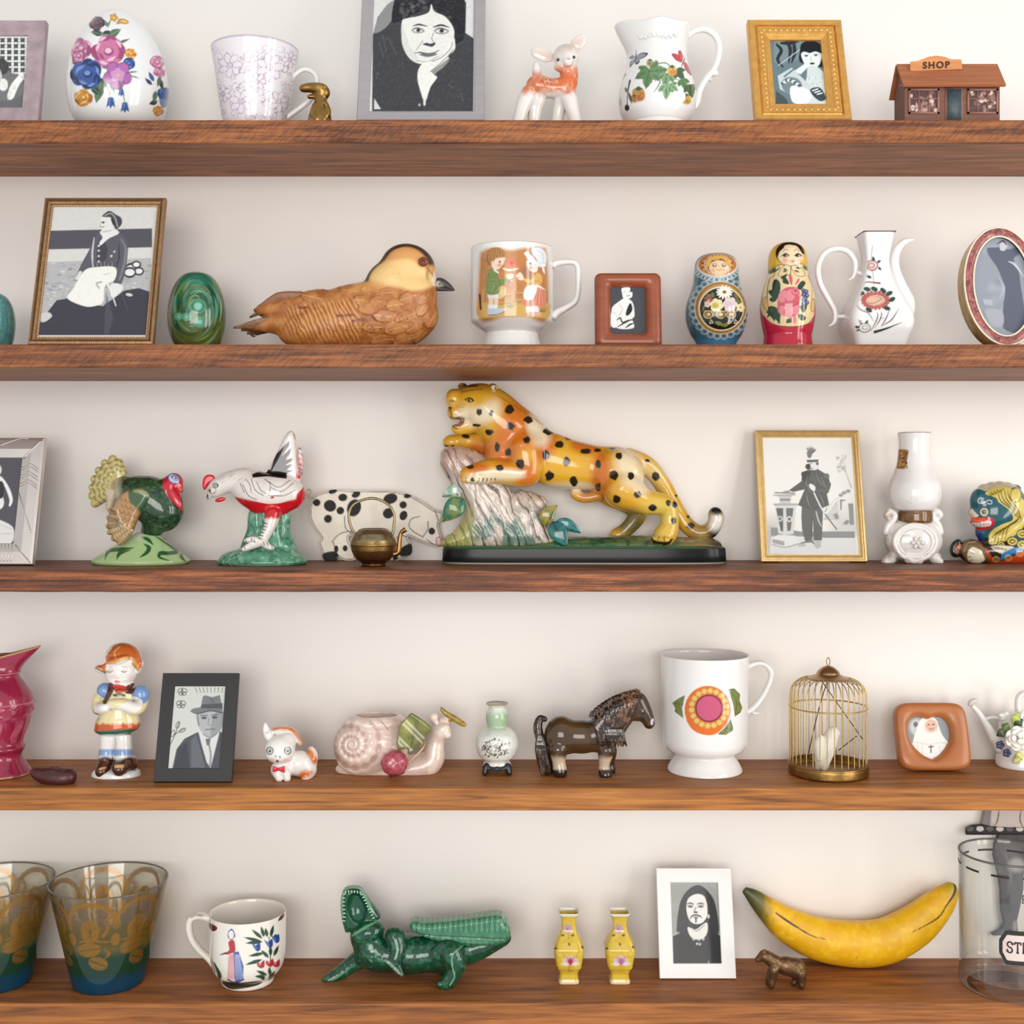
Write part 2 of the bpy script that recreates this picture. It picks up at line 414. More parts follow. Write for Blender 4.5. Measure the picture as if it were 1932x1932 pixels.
class SDF:
    """Solid modelling on a grid, in pixel units of a thing; points are (px, py, depth)."""
    def __init__(s, t, h=1.3):
        s.t = t; s.h = h = h * 1.38; s.ops = []; s.lo = np.full(3, 1e9); s.hi = np.full(3, -1e9); s.ax = None
    def _grow(s, lo, hi, cut):
        if not cut: s.lo = np.minimum(s.lo, lo); s.hi = np.maximum(s.hi, hi)
    def _run(s):
        s.ax = [np.arange(s.lo[i] - 5 * s.h, s.hi[i] + 5 * s.h, s.h) for i in range(3)]
        s.g = np.full([len(q) for q in s.ax], 50.0, np.float32)
        for fn in s.ops: fn()
    def _blk(s, lo, hi):
        sl = []
        for k in range(3):
            i0 = int(np.clip(np.searchsorted(s.ax[k],lo[k]) - 1,0,len(s.ax[k]))); i1 = int(np.clip(np.searchsorted(s.ax[k],hi[k]) + 1,0,len(s.ax[k])))
            sl.append(slice(i0, i1))
        sl = tuple(sl)
        return sl, s.ax[0][sl[0]][:, None, None], s.ax[1][sl[1]][None, :, None], s.ax[2][sl[2]][None, None, :]
    def _put(s, sl, d, k, cut=False):
        g = s.g[sl]; k = k / s.t.k
        if cut: d = -d
        if k > 0:
            h = np.clip(0.5 + 0.5 * ((g - d) if not cut else (d - g)) / k, 0, 1)
            s.g[sl] = (g * (1 - h) + d * h - k * h * (1 - h)) if not cut else (g * (1 - h) + d * h + k * h * (1 - h))
        else: s.g[sl] = np.minimum(g, d) if not cut else np.maximum(g, d)
    def caps(s, P, k=4, cut=False, flat=None):
        """P: local (x,y,z,r) rows joined by tapered capsules"""
        P = np.asarray(P, float); s._grow((P[:, :3] - P[:, 3:]).min(0), (P[:, :3] + P[:, 3:]).max(0), cut)
        s.ops.append(lambda: s._caps(P, k, cut)); return s
    def _caps(s, P, k, cut):
        for a, b in zip(P[:-1], P[1:]):
            m = max(a[3], b[3]) + k + 2 * s.h + 2
            sl, X, Y, Z = s._blk(np.minimum(a[:3], b[:3]) - m, np.maximum(a[:3], b[:3]) + m)
            e = b[:3] - a[:3]; L = max((e * e).sum(), 1e-9)
            t = np.clip(((X - a[0]) * e[0] + (Y - a[1]) * e[1] + (Z - a[2]) * e[2]) / L, 0, 1)
            d = np.sqrt((X - a[0] - t * e[0]) ** 2 + (Y - a[1] - t * e[1]) ** 2 + (Z - a[2] - t * e[2]) ** 2) - (a[3] + (b[3] - a[3]) * t)
            s._put(sl, d, k, cut)
    def chain(s, pts, k=4, n=5, cut=False):
        """pts: (px, py, depth, radius) spline"""
        P = [np.r_[s.t.q(p[0], p[1], p[2]), p[3] / s.t.k] for p in pts]
        return s.caps(spline(P, n) if len(P) > 2 else P, k, cut)
    def ell(s, px, py, dy, rx, ry, rz, rot=(0, 0, 0), k=4, cut=False):
        """ellipsoid; rx across, ry deep, rz tall; rot degrees about (x, y(view axis; positive turns clockwise in the photo), z)"""
        rx, ry, rz = rx / s.t.k, ry / s.t.k, rz / s.t.k
        c = s.t.q(px, py, dy); m = max(rx, ry, rz) + k + 2 * s.h + 2
        r = np.array((rx, ry, rz)) if not any(rot) else np.full(3, max(rx, ry, rz)); s._grow(c - r, c + r, cut)
        s.ops.append(lambda: s._ell(c, m, rx, ry, rz, rot, k, cut)); return s
    def _ell(s, c, m, rx, ry, rz, rot, k, cut):
        sl, X, Y, Z = s._blk(c - m, c + m)
        X, Y, Z = X - c[0], Y - c[1], Z - c[2]
        if any(rot):
            M = (Matrix.Rotation(math.radians(rot[2]),3,'Z') @ Matrix.Rotation(math.radians(rot[1]),3,'Y') @ Matrix.Rotation(math.radians(rot[0]),3,'X')).transposed()
            X, Y, Z = [M[i][0] * X + M[i][1] * Y + M[i][2] * Z for i in range(3)]
        k0 = np.sqrt((X / rx) ** 2 + (Y / ry) ** 2 + (Z / rz) ** 2); k1 = np.sqrt((X / rx ** 2) ** 2 + (Y / ry ** 2) ** 2 + (Z / rz ** 2) ** 2)
        s._put(sl, np.maximum(k0 * (k0 - 1) / np.maximum(k1, 1e-6), -min(rx, ry, rz)), k, cut)
    def slab(s, pts, dy, half, rnd=3, k=3, cut=False, smooth=True):
        """outline of photo points, a given half thickness about depth dy, rounded edge"""
        P = np.array([s.t.q(p[0],p[1],dy)[[0,2]] for p in pts]); dy = dy / s.t.k; half = half / s.t.k; rnd = rnd / s.t.k
        if smooth: P = spline(P, 5, True)
        s._grow((P[:, 0].min(), dy - half, P[:, 1].min()), (P[:, 0].max(), dy + half, P[:, 1].max()), cut)
        s.ops.append(lambda: s._slab(P, dy, half, rnd, k, cut)); return s
    def _slab(s, P, dy, half, rnd, k, cut):
        m = rnd + k + 2 * s.h + 2
        sl,X,Y,Z = s._blk((P[:,0].min() - m,dy - half - m,P[:,1].min() - m),(P[:,0].max() + m,dy + half + m,P[:,1].max() + m))
        x = X[:, :, :] + 0 * Z; x = x[:, 0, :]; z = (Z + 0 * X)[:, 0, :]
        d = np.full(x.shape, 1e9); ins = np.zeros(x.shape, bool)
        for i in range(len(P)):
            ax, az = P[i]; bx, bz = P[(i + 1) % len(P)]; ex, ez = bx - ax, bz - az; L = ex * ex + ez * ez
            if L < 1e-9: continue
            t = np.clip(((x - ax) * ex + (z - az) * ez) / L, 0, 1)
            d = np.minimum(d, (x - ax - t * ex) ** 2 + (z - az - t * ez) ** 2)
            if az != bz: ins ^= ((az > z) != (bz > z)) & (x < ex * (z - az) / (bz - az) + ax)
        d = np.sqrt(d) * np.where(ins, -1, 1) + rnd
        w = np.abs(Y - dy) - half + rnd
        d = d[:, None, :]
        s._put(sl,np.minimum(np.maximum(d,w),0) + np.sqrt(np.maximum(d,0) ** 2 + np.maximum(w,0) ** 2) - rnd,k,cut)
    def displace(s, fn):
        """fn(X, Y, Z) local -> amount added to the surface outward"""
        s.ops.append(lambda: s._displace(fn)); return s
    def _displace(s, fn):
        near = np.abs(s.g) < 12
        i, j, k = np.nonzero(near)
        s.g[i, j, k] -= fn(s.ax[0][i], s.ax[1][j], s.ax[2][k]).astype(np.float32)
    def floor(s, z=0.0):
        s.ops.append(lambda: s._floor(z)); return s
    def _floor(s, z):
        s.g = np.maximum(s.g, (z - s.ax[2])[None, None, :].astype(np.float32))
    def mesh(s, smooth=2):
        s._run(); g = s.g; ins = g < 0
        nx, ny, nz = g.shape
        c = np.zeros((nx - 1, ny - 1, nz - 1), np.uint8)
        for a in (0, 1):
            for b in (0, 1):
                for d in (0, 1): c += ins[a:nx - 1 + a, b:ny - 1 + b, d:nz - 1 + d]
        I, J, K = np.nonzero((c > 0) & (c < 8))
        idx = np.full(c.shape, -1, np.int64); idx[I, J, K] = np.arange(len(I))
        S = np.zeros((len(I), 3)); W = np.zeros(len(I))
        cor = [(0, 0, 0), (1, 0, 0), (0, 1, 0), (1, 1, 0), (0, 0, 1), (1, 0, 1), (0, 1, 1), (1, 1, 1)]
        for a in range(8):
            for b in range(a + 1, 8):
                df = np.array(cor[b]) - np.array(cor[a])
                if np.abs(df).sum() != 1: continue
                ga = g[I + cor[a][0], J + cor[a][1], K + cor[a][2]]; gb = g[I + cor[b][0], J + cor[b][1], K + cor[b][2]]
                m = (ga < 0) != (gb < 0)
                t = np.where(m, ga / np.where(m, ga - gb, 1), 0)
                for q in range(3): S[:, q] += np.where(m, cor[a][q] + t * df[q], 0)
                W += m
        V = np.stack([I, J, K], 1) + S / W[:, None]
        faces = []
        for ax in range(3):
            u, w = (ax + 1) % 3, (ax + 2) % 3
            A = [slice(None)] * 3; B = [slice(None)] * 3; A[ax] = slice(0, -1); B[ax] = slice(1, None)
            for q in (u, w): A[q] = slice(1, -1); B[q] = slice(1, -1)
            a, b = ins[tuple(A)], ins[tuple(B)]
            for m, flip in ((a & ~b, False), (~a & b, True)):
                e = np.stack(np.nonzero(m), 1)
                if not len(e): continue
                e[:, u] += 1; e[:, w] += 1
                qs = []
                for du, dw in ((-1, -1), (0, -1), (0, 0), (-1, 0)):
                    f = e.copy(); f[:, u] += du; f[:, w] += dw; qs.append(idx[f[:, 0], f[:, 1], f[:, 2]])
                q = np.stack(qs, 1); faces.append(q[:, ::-1] if flip else q)
        F = np.concatenate(faces)
        V = V * s.h + np.array([a[0] for a in s.ax])
        if smooth:
            E = np.concatenate([F[:, [0, 1]], F[:, [1, 2]], F[:, [2, 3]], F[:, [3, 0]]])
            cnt = np.maximum(np.bincount(E[:, 0], minlength=len(V)) + np.bincount(E[:, 1], minlength=len(V)), 1)
            for it in range(smooth):
                for lam in (0.5, -0.52):
                    M = np.stack([np.bincount(E[:,0],V[E[:,1],k],len(V)) + np.bincount(E[:,1],V[E[:,0],k],len(V)) for k in range(3)],1) / cnt[:,None]
                    V = V + lam * (M - V)
        return V, F

# ------------------------------------------------------------------ wall and shelves
def wall_material():
    m = bpy.data.materials.new('cream_wall_paint'); nt, N, Lk, b = nodes_of(m)
    tc = N.new('ShaderNodeTexCoord'); nz = N.new('ShaderNodeTexNoise'); nz.inputs['Scale'].default_value = 3.0; nz.inputs['Detail'].default_value = 3
    Lk.new(tc.outputs['Object'], nz.inputs['Vector'])
    r = N.new('ShaderNodeValToRGB'); r.color_ramp.elements[0].color = rgba((233,227,220)); r.color_ramp.elements[1].color = rgba((238,233,227))
    r.color_ramp.elements[0].position = 0.35; r.color_ramp.elements[1].position = 0.65
    Lk.new(nz.outputs['Fac'], r.inputs['Fac']); Lk.new(r.outputs[0], b.inputs['Base Color'])
    n2 = N.new('ShaderNodeTexNoise'); n2.inputs['Scale'].default_value = 180; n2.inputs['Detail'].default_value = 4
    Lk.new(tc.outputs['Object'], n2.inputs['Vector'])
    bp = N.new('ShaderNodeBump'); bp.inputs['Strength'].default_value = 0.06; bp.inputs['Distance'].default_value = 0.001
    Lk.new(n2.outputs['Fac'], bp.inputs['Height']); Lk.new(bp.outputs[0], b.inputs['Normal'])
    b.inputs['Roughness'].default_value = 0.42; b.inputs['Specular IOR Level'].default_value = 0.35
    return m
V, F = box((-1.6, 0.0, 0.0), (1.6, 0.1, 2.6))
wall = link_mesh('wall_back', V, F, wall_material(), smooth=False); wall['kind'] = 'structure'
wall['label'] = 'cream painted wall behind the wooden shelves'

def wood_material(name, light, mid, dark, saw=0.0, seed=0.0, grain=1.0):
    """stained softwood: long grain along X, optional slanting saw marks on the sawn front edge"""
    m = bpy.data.materials.new(name); nt, N, Lk, b = nodes_of(m)
    tc = N.new('ShaderNodeTexCoord'); mp = N.new('ShaderNodeMapping'); mp.inputs['Location'].default_value = (seed,seed * .37,seed * .21)
    mp.inputs['Scale'].default_value = (6.0, 60.0, 120.0); Lk.new(tc.outputs['Object'], mp.inputs['Vector'])
    nz = N.new('ShaderNodeTexNoise'); nz.inputs['Scale'].default_value = 1.6; nz.inputs['Detail'].default_value = 6; nz.inputs['Distortion'].default_value = 0.7
    Lk.new(mp.outputs[0], nz.inputs['Vector'])
    mp2 = N.new('ShaderNodeMapping'); mp2.inputs['Location'].default_value = (seed * 2,0,0); mp2.inputs['Scale'].default_value = (14.0,260.0,380.0); Lk.new(tc.outputs['Object'],mp2.inputs['Vector'])
    fine = N.new('ShaderNodeTexNoise'); fine.inputs['Scale'].default_value = 1.4; fine.inputs['Detail'].default_value = 4; Lk.new(mp2.outputs[0],fine.inputs['Vector'])
    add = N.new('ShaderNodeMath'); add.operation = 'MULTIPLY_ADD'; add.inputs[1].default_value = 0.6 * grain
    Lk.new(fine.outputs['Fac'], add.inputs[0])
    sub = N.new('ShaderNodeMath'); sub.operation = 'SUBTRACT'; sub.inputs[1].default_value = 0.3 * grain; Lk.new(nz.outputs['Fac'],sub.inputs[0]); Lk.new(sub.outputs[0],add.inputs[2])
    val = add.outputs[0]; height = fine.outputs['Fac']
    if saw > 0:
        # saw marks: noise squeezed along a slanted direction, strongest on faces that look out from the wall and upper half
        mp0 = N.new('ShaderNodeMapping'); mp0.inputs['Rotation'].default_value = (0,math.radians(40),0); Lk.new(tc.outputs['Object'],mp0.inputs['Vector'])
        mp3 = N.new('ShaderNodeMapping'); mp3.inputs['Scale'].default_value = (110,30,560); mp3.inputs['Location'].default_value = (seed * 3,0,seed)
        Lk.new(mp0.outputs[0], mp3.inputs['Vector'])
        sw = N.new('ShaderNodeTexNoise'); sw.inputs['Scale'].default_value = 1.0; sw.inputs['Detail'].default_value = 3; sw.inputs['Distortion'].default_value = 0.4; Lk.new(mp3.outputs[0],sw.inputs['Vector'])
        ge = N.new('ShaderNodeNewGeometry'); sx = N.new('ShaderNodeSeparateXYZ'); Lk.new(ge.outputs['True Normal'],sx.inputs[0])
        fr = N.new('ShaderNodeMath'); fr.operation = 'MULTIPLY'; fr.inputs[1].default_value = -1.0; fr.use_clamp = True; Lk.new(sx.outputs['Y'],fr.inputs[0])
        mr = N.new('ShaderNodeMapRange'); mr.inputs['From Min'].default_value = 0.42; mr.inputs['From Max'].default_value = 0.62; mr.inputs['To Min'].default_value = 0; mr.inputs['To Max'].default_value = saw
        Lk.new(sw.outputs['Fac'], mr.inputs['Value'])
        mu = N.new('ShaderNodeMath'); mu.operation = 'MULTIPLY'; Lk.new(mr.outputs[0],mu.inputs[0]); Lk.new(fr.outputs[0],mu.inputs[1])
        s2 = N.new('ShaderNodeMath'); s2.operation = 'SUBTRACT'; Lk.new(val,s2.inputs[0]); Lk.new(mu.outputs[0],s2.inputs[1]); val = s2.outputs[0]
        h2 = N.new('ShaderNodeMath'); h2.operation = 'SUBTRACT'; Lk.new(height,h2.inputs[0]); Lk.new(mu.outputs[0],h2.inputs[1]); height = h2.outputs[0]
    r = N.new('ShaderNodeValToRGB'); e = r.color_ramp.elements
    e[0].position = 0.22; e[0].color = rgba(dark); e[1].position = 0.74; e[1].color = rgba(light); k = e.new(0.47); k.color = rgba(mid)
    Lk.new(val, r.inputs['Fac']); Lk.new(r.outputs[0], b.inputs['Base Color'])
    bp = N.new('ShaderNodeBump'); bp.inputs['Strength'].default_value = 0.5; bp.inputs['Distance'].default_value = 0.0012
    Lk.new(height, bp.inputs['Height']); Lk.new(bp.outputs[0], b.inputs['Normal'])
    b.inputs['Roughness'].default_value = 0.5; b.inputs['Specular IOR Level'].default_value = 0.3
    return m

def shelf_board(i, label, mat, rough=1.0):
    top, bot, d = SHELF[i]; zt = shelf_top(i); th = (bot - top) * d / F_PX; yf = d - D_WALL
    x = np.linspace(-0.66, 0.66, 420); c = 0.0016
    prof = [(0,0),(yf + c * 2,0),(yf + c * .5,-c * .4),(yf,-c * 1.4)] + [(yf,-th * t) for t in (.3,.5,.7)] + [(yf,-th + c),(yf + c * .35,-th + c * .3),(yf + c * 1.2,-th),(0,-th)]
    prof = np.array(prof); n = len(prof)
    Y = np.repeat(prof[None,:,0],len(x),0); Z = np.repeat(prof[None,:,1],len(x),0); X = np.repeat(x[:,None],n,1)
    w = np.zeros(n); w[2:-1] = 1
    Y = Y + w * rough * 0.0012 * (fbm(X * 30, Z * 200, i * 9.1) - .5)
    Z = Z + np.where(np.arange(n) >= n - 4, 1, 0)[None] * w * rough * 0.0010 * (fbm(X * 25, Y * 3, i * 5.3 + 3) - .5)
    V = np.stack([X, Y, Z], -1).reshape(-1, 3)
    F = grid_faces(n, len(x), True).tolist() + [list(range(n))[::1], list(range((len(x) - 1) * n, len(x) * n))[::-1]]
    o = link_mesh('shelf', V, F, mat, smooth=False); o.location = (0, 0, zt)
    o['label'] = label; o['category'] = 'shelf'; o['group'] = 'wooden shelves on the wall'
    return o
shelf_board(0,'rough sawn brown wooden shelf carrying the flowered egg and wooden shop',wood_material('stained_wood',(172,108,60),(134,80,46),(84,50,34),saw=.15,seed=1.0))
shelf_board(1,'rough sawn brown wooden shelf carrying the carved duck and nesting dolls',wood_material('stained_wood',(166,104,60),(130,78,47),(86,52,36),saw=.14,seed=4.0))
shelf_board(2,'dark streaked wooden shelf carrying the leopard and turkey figurines',wood_material('stained_wood',(164,98,58),(108,63,41),(70,40,30),saw=.05,seed=7.0,grain=1.3))
shelf_board(3,'smooth orange brown wooden shelf carrying the birdcage and snail planter',wood_material('stained_wood',(182,119,58),(152,95,45),(108,66,36),seed=11.0),.4)
shelf_board(4,'smooth orange brown wooden shelf carrying the banana and crocodile',wood_material('stained_wood',(172,108,54),(142,86,43),(98,59,34),seed=15.0),.4)

# ------------------------------------------------------------------ picture frames
class Frame:
    """A leaning picture frame. All sizes in crop units; (a, b, c): across, up the slanted face, out of the face."""
    def __init__(s, t, w, top, lean, thick, yaw=0.0):
        s.t, s.w, s.lean, s.T, s.yaw = t, w / t.k, math.radians(lean * 1.2), thick / t.k, math.radians(yaw)
        h = 100.0
        row = t.y0 + top / t.k
        for _ in range(30):
            P = s.pt(np.array([[0, h, 0]])) * t.s + t.o
            h += (project(P)[1][0] - row) * 0.9
        s.h = h
    def pt(s, A):
        A = np.asarray(A, float); c, n = math.cos(s.lean), math.sin(s.lean)
        x, y, z = A[..., 0], A[..., 1] * n - A[..., 2] * c, A[..., 1] * c + A[..., 2] * n + s.T * n
        return np.stack([x * math.cos(s.yaw) - y * math.sin(s.yaw), x * math.sin(s.yaw) + y * math.cos(s.yaw), z], -1)
    def rails(s, prof, mat, inset=0.0, name='frame_rail'):
        """prof: (inward, outward) points from the outer edge to the inner edge; four mitred rails"""
        P = np.array(prof, float) / s.t.k; T = s.T
        P = np.vstack([[P[0, 0], -T], P, [P[-1, 0], -T]])
        w2, h = s.w / 2, s.h
        out = []
        for side in range(4):
            rows = []
            n = 2
            for e in (0, 1):
                for u, c in P:
                    if side == 0: a, b = (-w2 + u if e == 0 else w2 - u), u
                    elif side == 1: a, b = w2 - u, (u if e == 0 else h - u)
                    elif side == 2: a, b = (w2 - u if e == 0 else -w2 + u), h - u
                    else: a, b = -w2 + u, (h - u if e == 0 else u)
                    rows.append((a, b, c))
            m = len(P); V = s.pt(rows)
            F = [(i,m + i,m + (i + 1) % m,(i + 1) % m) for i in range(m)] + [tuple(range(m)),tuple(range(2 * m - 1,m - 1,-1))]
            out.append(s.t.add(name, V, F, mat, smooth=False))
        return out
    def beads(s, u, c, r, gap, mat, parent_name='beading', long=1.0, slant=0.0):
        """a row of small beads round the frame at inset u"""
        u, c, r, gap = u / s.t.k, c / s.t.k, r / s.t.k, gap / s.t.k
        w2, h = s.w / 2, s.h; parts = []
        def run(p0, p1):
            p0,p1 = np.array(p0),np.array(p1); L = np.linalg.norm(p1 - p0); n = max(1,int(L / gap)); e = (p1 - p0) / L; q = np.array([-e[1],e[0]])
            for i in range(n):
                m = p0 + (p1 - p0) * (i + .5) / n
                d1 = e * math.cos(slant) + q * math.sin(slant); d2 = -e * math.sin(slant) + q * math.cos(slant)
                R = [(d1 * r * long, 0), (d2 * r, 0), (-d1 * r * long, 0), (-d2 * r, 0)]
                V = [(*(m + x), c) for x, _ in R] + [(*(m + x * .55), c + r * .7) for x, _ in R]
                parts.append((s.pt(V), [(0, 1, 5, 4), (1, 2, 6, 5), (2, 3, 7, 6), (3, 0, 4, 7), (4, 5, 6, 7)]))
        run((-w2 + u,u),(w2 - u,u)); run((w2 - u,u),(w2 - u,h - u)); run((w2 - u,h - u),(-w2 + u,h - u)); run((-w2 + u,h - u),(-w2 + u,u))
        V, F = join_list(parts)
        o = s.t.add(parent_name, V, F, mat); o['kind'] = 'stuff'
        return o
    def photo(s,rail,sink,paint,base=(220,220,220),step=1.15,pane=True,rails_b=None,shape=None,name='photograph'):
        """the print, set back behind the rails, with a pane in front"""
        k = s.t.k; ra = rail / k; rb = (rails_b[0] / k, rails_b[1] / k) if rails_b else (ra, ra)
        a0, a1, b0, b1 = -s.w / 2 + ra, s.w / 2 - ra, rb[0], s.h - rb[1]
        if shape is not None: a0, a1, b0, b1 = [q / k for q in shape]
        step *= 1.2; na, nb = max(2, int((a1 - a0) / step)), max(2, int((b1 - b0) / step))
        A, B = np.meshgrid(np.linspace(a0, a1, na), np.linspace(b0, b1, nb))
        V = s.pt(np.stack([A, B, np.full(A.shape, -sink / k)], -1).reshape(-1, 3)); F = grid_faces(na, nb)
        p = s.t.paint(V, F, base, front=False); p.xyz = np.stack([A, B, 0 * A], -1).reshape(-1, 3)
        paint(p)
        s.t.add(name, V, F, PRINT, col=p.c)
        if pane:
            V = s.pt([(a0,b0,-sink / k + .8),(a1,b0,-sink / k + .8),(a1,b1,-sink / k + .8),(a0,b1,-sink / k + .8)])
            s.t.add('glass_pane', V, [(0, 1, 2, 3)], PANE, smooth=False)
    def back(s, mat=FELT, leg=True, inset=2.0, spread=0.3):
        """backing board and easel leg"""
        w2, h, T = s.w / 2 - inset, s.h, s.T
        V = s.pt([(a,b,c) for c in (-T + .2,-T + 2.0) for a,b in ((-w2,inset),(w2,inset),(w2,h - inset),(-w2,h - inset))])
        F = box((0, 0, 0), (1, 1, 1))[1]; s.t.add('backing_board', V, F, mat, smooth=False)
        if leg:
            top = s.pt((0, h * .62, -T)); y1 = top[1] + h * spread
            lim = (-0.003 - s.t.o[1]) / s.t.s
            y1 = min(y1, lim)
            if y1 < top[1] + 3: return
            lw = min(s.w * .16, 14)
            V = np.array([(x * lw + dx,y,z) for x,dx in ((-1,0),(1,0)) for y,z in ((top[1] + .3,top[2]),(top[1] + 2.6,top[2]),(y1,0.0),(y1 - 2.4,0.0))])
            s.t.add('easel_leg',V,[(0,1,2,3),(7,6,5,4),(0,4,5,1),(1,5,6,2),(2,6,7,3),(3,7,4,0)],mat,smooth=False)
    def ring(s, outer, inner, prof, mat, name='frame_body', col=None):
        """a frame swept between two loops (lists of (a, b), same length): prof is (t from outer 0 to inner 1, c)"""
        O, I = np.asarray(outer, float) / s.t.k, np.asarray(inner, float) / s.t.k
        pr = [(0, -s.T * s.t.k)] + list(prof) + [(1, -s.T * s.t.k)]
        rows = [np.c_[O + (I - O) * u, np.full(len(O), c / s.t.k)] for u, c in pr]
        n = len(O); V = s.pt(np.concatenate(rows))
        F = grid_faces(n, len(rows), True)
        k = np.arange(n); k2 = (k + 1) % n; o = (len(rows) - 1) * n
        F = np.concatenate([F,np.stack([k2,k,o + k,o + k2],1)[:,::-1] if False else np.stack([o + k,o + k2,k2,k],1)])
        return s.t.add(name, V, F, mat, col=col), V, F
def rounded_rect(a0, b0, a1, b1, r, n=10, m=12):
    """loop of points, corners rounded, anticlockwise from bottom left"""
    P = []
    for cx, cy, t0 in ((a1 - r, b0 + r, -90), (a1 - r, b1 - r, 0), (a0 + r, b1 - r, 90), (a0 + r, b0 + r, 180)):
        for i in range(n + 1):
            t = math.radians(t0 + 90 * i / n); P.append((cx + r * math.cos(t), cy + r * math.sin(t)))
    return np.array(P)

# ================================================================== first shelf
STONE = plain('mottled_stone_frame', (158, 140, 144), 0.5, bump=0.4, bscale=300, var=0.22, vscale=90)
t = Thing('picture_frame','pinkish grey stone picture frame with a child photograph beside the flowered egg','picture frame',0,'A',-10,y=0.109)
f = Frame(t, 440, 113, 9, 40)
f.rails([(0, 0), (4, 6), (92, 6), (96, -10)], STONE)
def ph(p):
    p.field(1.0, (226, 226, 222), False)
    for i in range(-8, 5):
        for j in range(11): p.flower(125 - 37 * i - 148, 222 + 33 * j, 15, 4, (62, 62, 66), (62, 62, 66), 45)
    p.poly([(-200,330),(-20,300),(10,340),(60,400),(130,440),(130,600),(-200,600)],(120,118,118),smooth=True)
    p.ell(10, 370, 40, 44, (70, 68, 70)).ell(18, 468, 26, 34, (232, 230, 226)).ell(-40, 420, 50, 60, (205, 202, 198))
    p.poly([(60, 470), (118, 405), (132, 430), (100, 480), (70, 545), (40, 540)], (238, 236, 232), smooth=True)
    p.poly([(-200, 560), (60, 555), (140, 520), (140, 620), (-200, 620)], (105, 105, 108))
    p.speckle(6, .25, (90, 90, 92), .6)
f.photo(94, 6, ph); f.back(BLACK, spread=.45)

# flowered porcelain egg
t = Thing('porcelain_egg','large white porcelain egg painted with pink and blue roses','egg',0,'A',650,y=0.067,empty=False)
V,F = lathe(t,[(85,t.row0),(100,t.row0 - 3),(170,t.row0 - 28),(225,680),(257,600),(271,500),(267,420),(248,330),(214,245),(165,165),(105,100),(50,66),(0,55)],1.3)
p = t.paint(V, F, (240, 241, 240))
LG, DG, PK, PD, PL = (86, 118, 84), (40, 66, 48), (205, 120, 160), (160, 70, 115), (240, 195, 214)
BL, BD, BLL = (52, 88, 160), (28, 48, 104), (120, 152, 206)
for a in ((560,185,640,200,50,DG),(600,200,668,160,44,LG),(570,190,500,175,34,DG),(650,240,718,214,16,DG),(600,150,560,100,20,LG),(590,150,612,110,14,LG),(640,130,690,112,16,LG)): p.leaf(*a[:5],a[5],(150,170,140))
for a in ((520,440,590,480,60,DG),(560,450,530,570,56,LG),(500,480,560,520,40,DG),(400,350,440,330,40,DG),(395,380,420,470,40,DG),(560,350,600,380,34,LG),(700,400,765,395,10,DG),(715,415,770,432,8,DG),(600,450,640,520,18,LG)): p.leaf(*a[:5],a[5],(140,160,130))
p.rose(535, 130, 42, (60, 34, 48), (98, 58, 78), (130, 88, 104), 1)
p.flower(628,97,24,5,(214,160,50),(240,210,100)); p.ell(680,118,32,15,(208,150,44),12).ell(684,118,18,6,(240,205,110),12)
p.rose(446, 268, 60, PD, PK, PL, 2); p.rose(432, 310, 40, PD, PK, PL, 12); p.rose(596, 285, 92, PD, PK, PL, 3)
p.rose(722, 297, 31, (180, 110, 30), (222, 160, 60), (246, 214, 130), 4); p.rose(712, 352, 35, BD, BL, BLL, 5)
p.rose(480, 408, 86, BD, BL, BLL, 6)
p.flower(650,415,76,5,(178,106,170),(226,180,110),20,edge=(120,62,120)); p.flower(650,415,40,5,(206,150,200),(226,180,110),55)
p.rose(460, 540, 50, (176, 106, 28), (220, 150, 50), (246, 210, 120), 7)
for x, y, r in ((612, 566, 28), (690, 592, 27), (670, 510, 20)):
    p.poly([(x - r * .5,y - r),(x + r * .5,y - r),(x + r * .9,y + r),(x + r * .3,y + r * .6),(x,y + r * 1.2),(x - r * .4,y + r * .6),(x - r * .9,y + r)],BL,smooth=False).line([(x - r * .2,y - r * .8),(x - r * .3,y + r * .6)],4,BLL)
    p.line([(x, y - r), (x - 10, y - r - 40), (x - 30, 450)], 5, LG)
p.rose(868, 345, 40, PD, PK, PL, 8); p.rose(880, 400, 32, PD, PK, PL, 9)
for a in ((880,430,900,500,26,DG),(870,560,822,575,30,DG),(860,500,850,570,28,LG),(840,470,800,430,22,BD),(850,450,820,395,24,BL),(885,420,870,480,24,LG)): p.leaf(*a[:5],a[5])
p.rose(905,515,36,BD,BL,BLL,10); p.ell(905,545,26,50,BL,a=.8).rose(874,612,30,(176,106,28),(220,150,50),(246,210,120),11)
t.add('', V, F, GLAZE, col=p.c)

# lilac scrollwork cup
t = Thing('teacup', 'white teacup with lilac scroll pattern behind the brass animal', 'cup', 0, 'A', 1408, y=0.060)
V,F = lathe(t,[(118,t.row0),(124,t.row0 - 12),(150,t.row0 - 34),(172,690),(188,610),(204,500),(218,400),(232,320),(240,283),(236,280),(228,320),(210,420),(190,560),(150,690),(90,725),(0,730)],1.4)
p = t.paint(V, F, (243, 238, 241)); LI = (150, 126, 156); LM = (172, 150, 178)
rg = random.Random(5)
for n in range(150):
    x,y,r = rg.uniform(1160,1650),rg.uniform(265,680),rg.uniform(12,30); a0,tr = rg.uniform(0,6.3),rg.choice((-1,1)) * rg.uniform(3.5,6.5)
    p.line([(x + r * (1 - .12 * i) * math.cos(a0 + tr * i / 6),y + r * (1 - .12 * i) * math.sin(a0 + tr * i / 6)) for i in range(7)],rg.uniform(1.5,3),LI if n % 2 else LM)
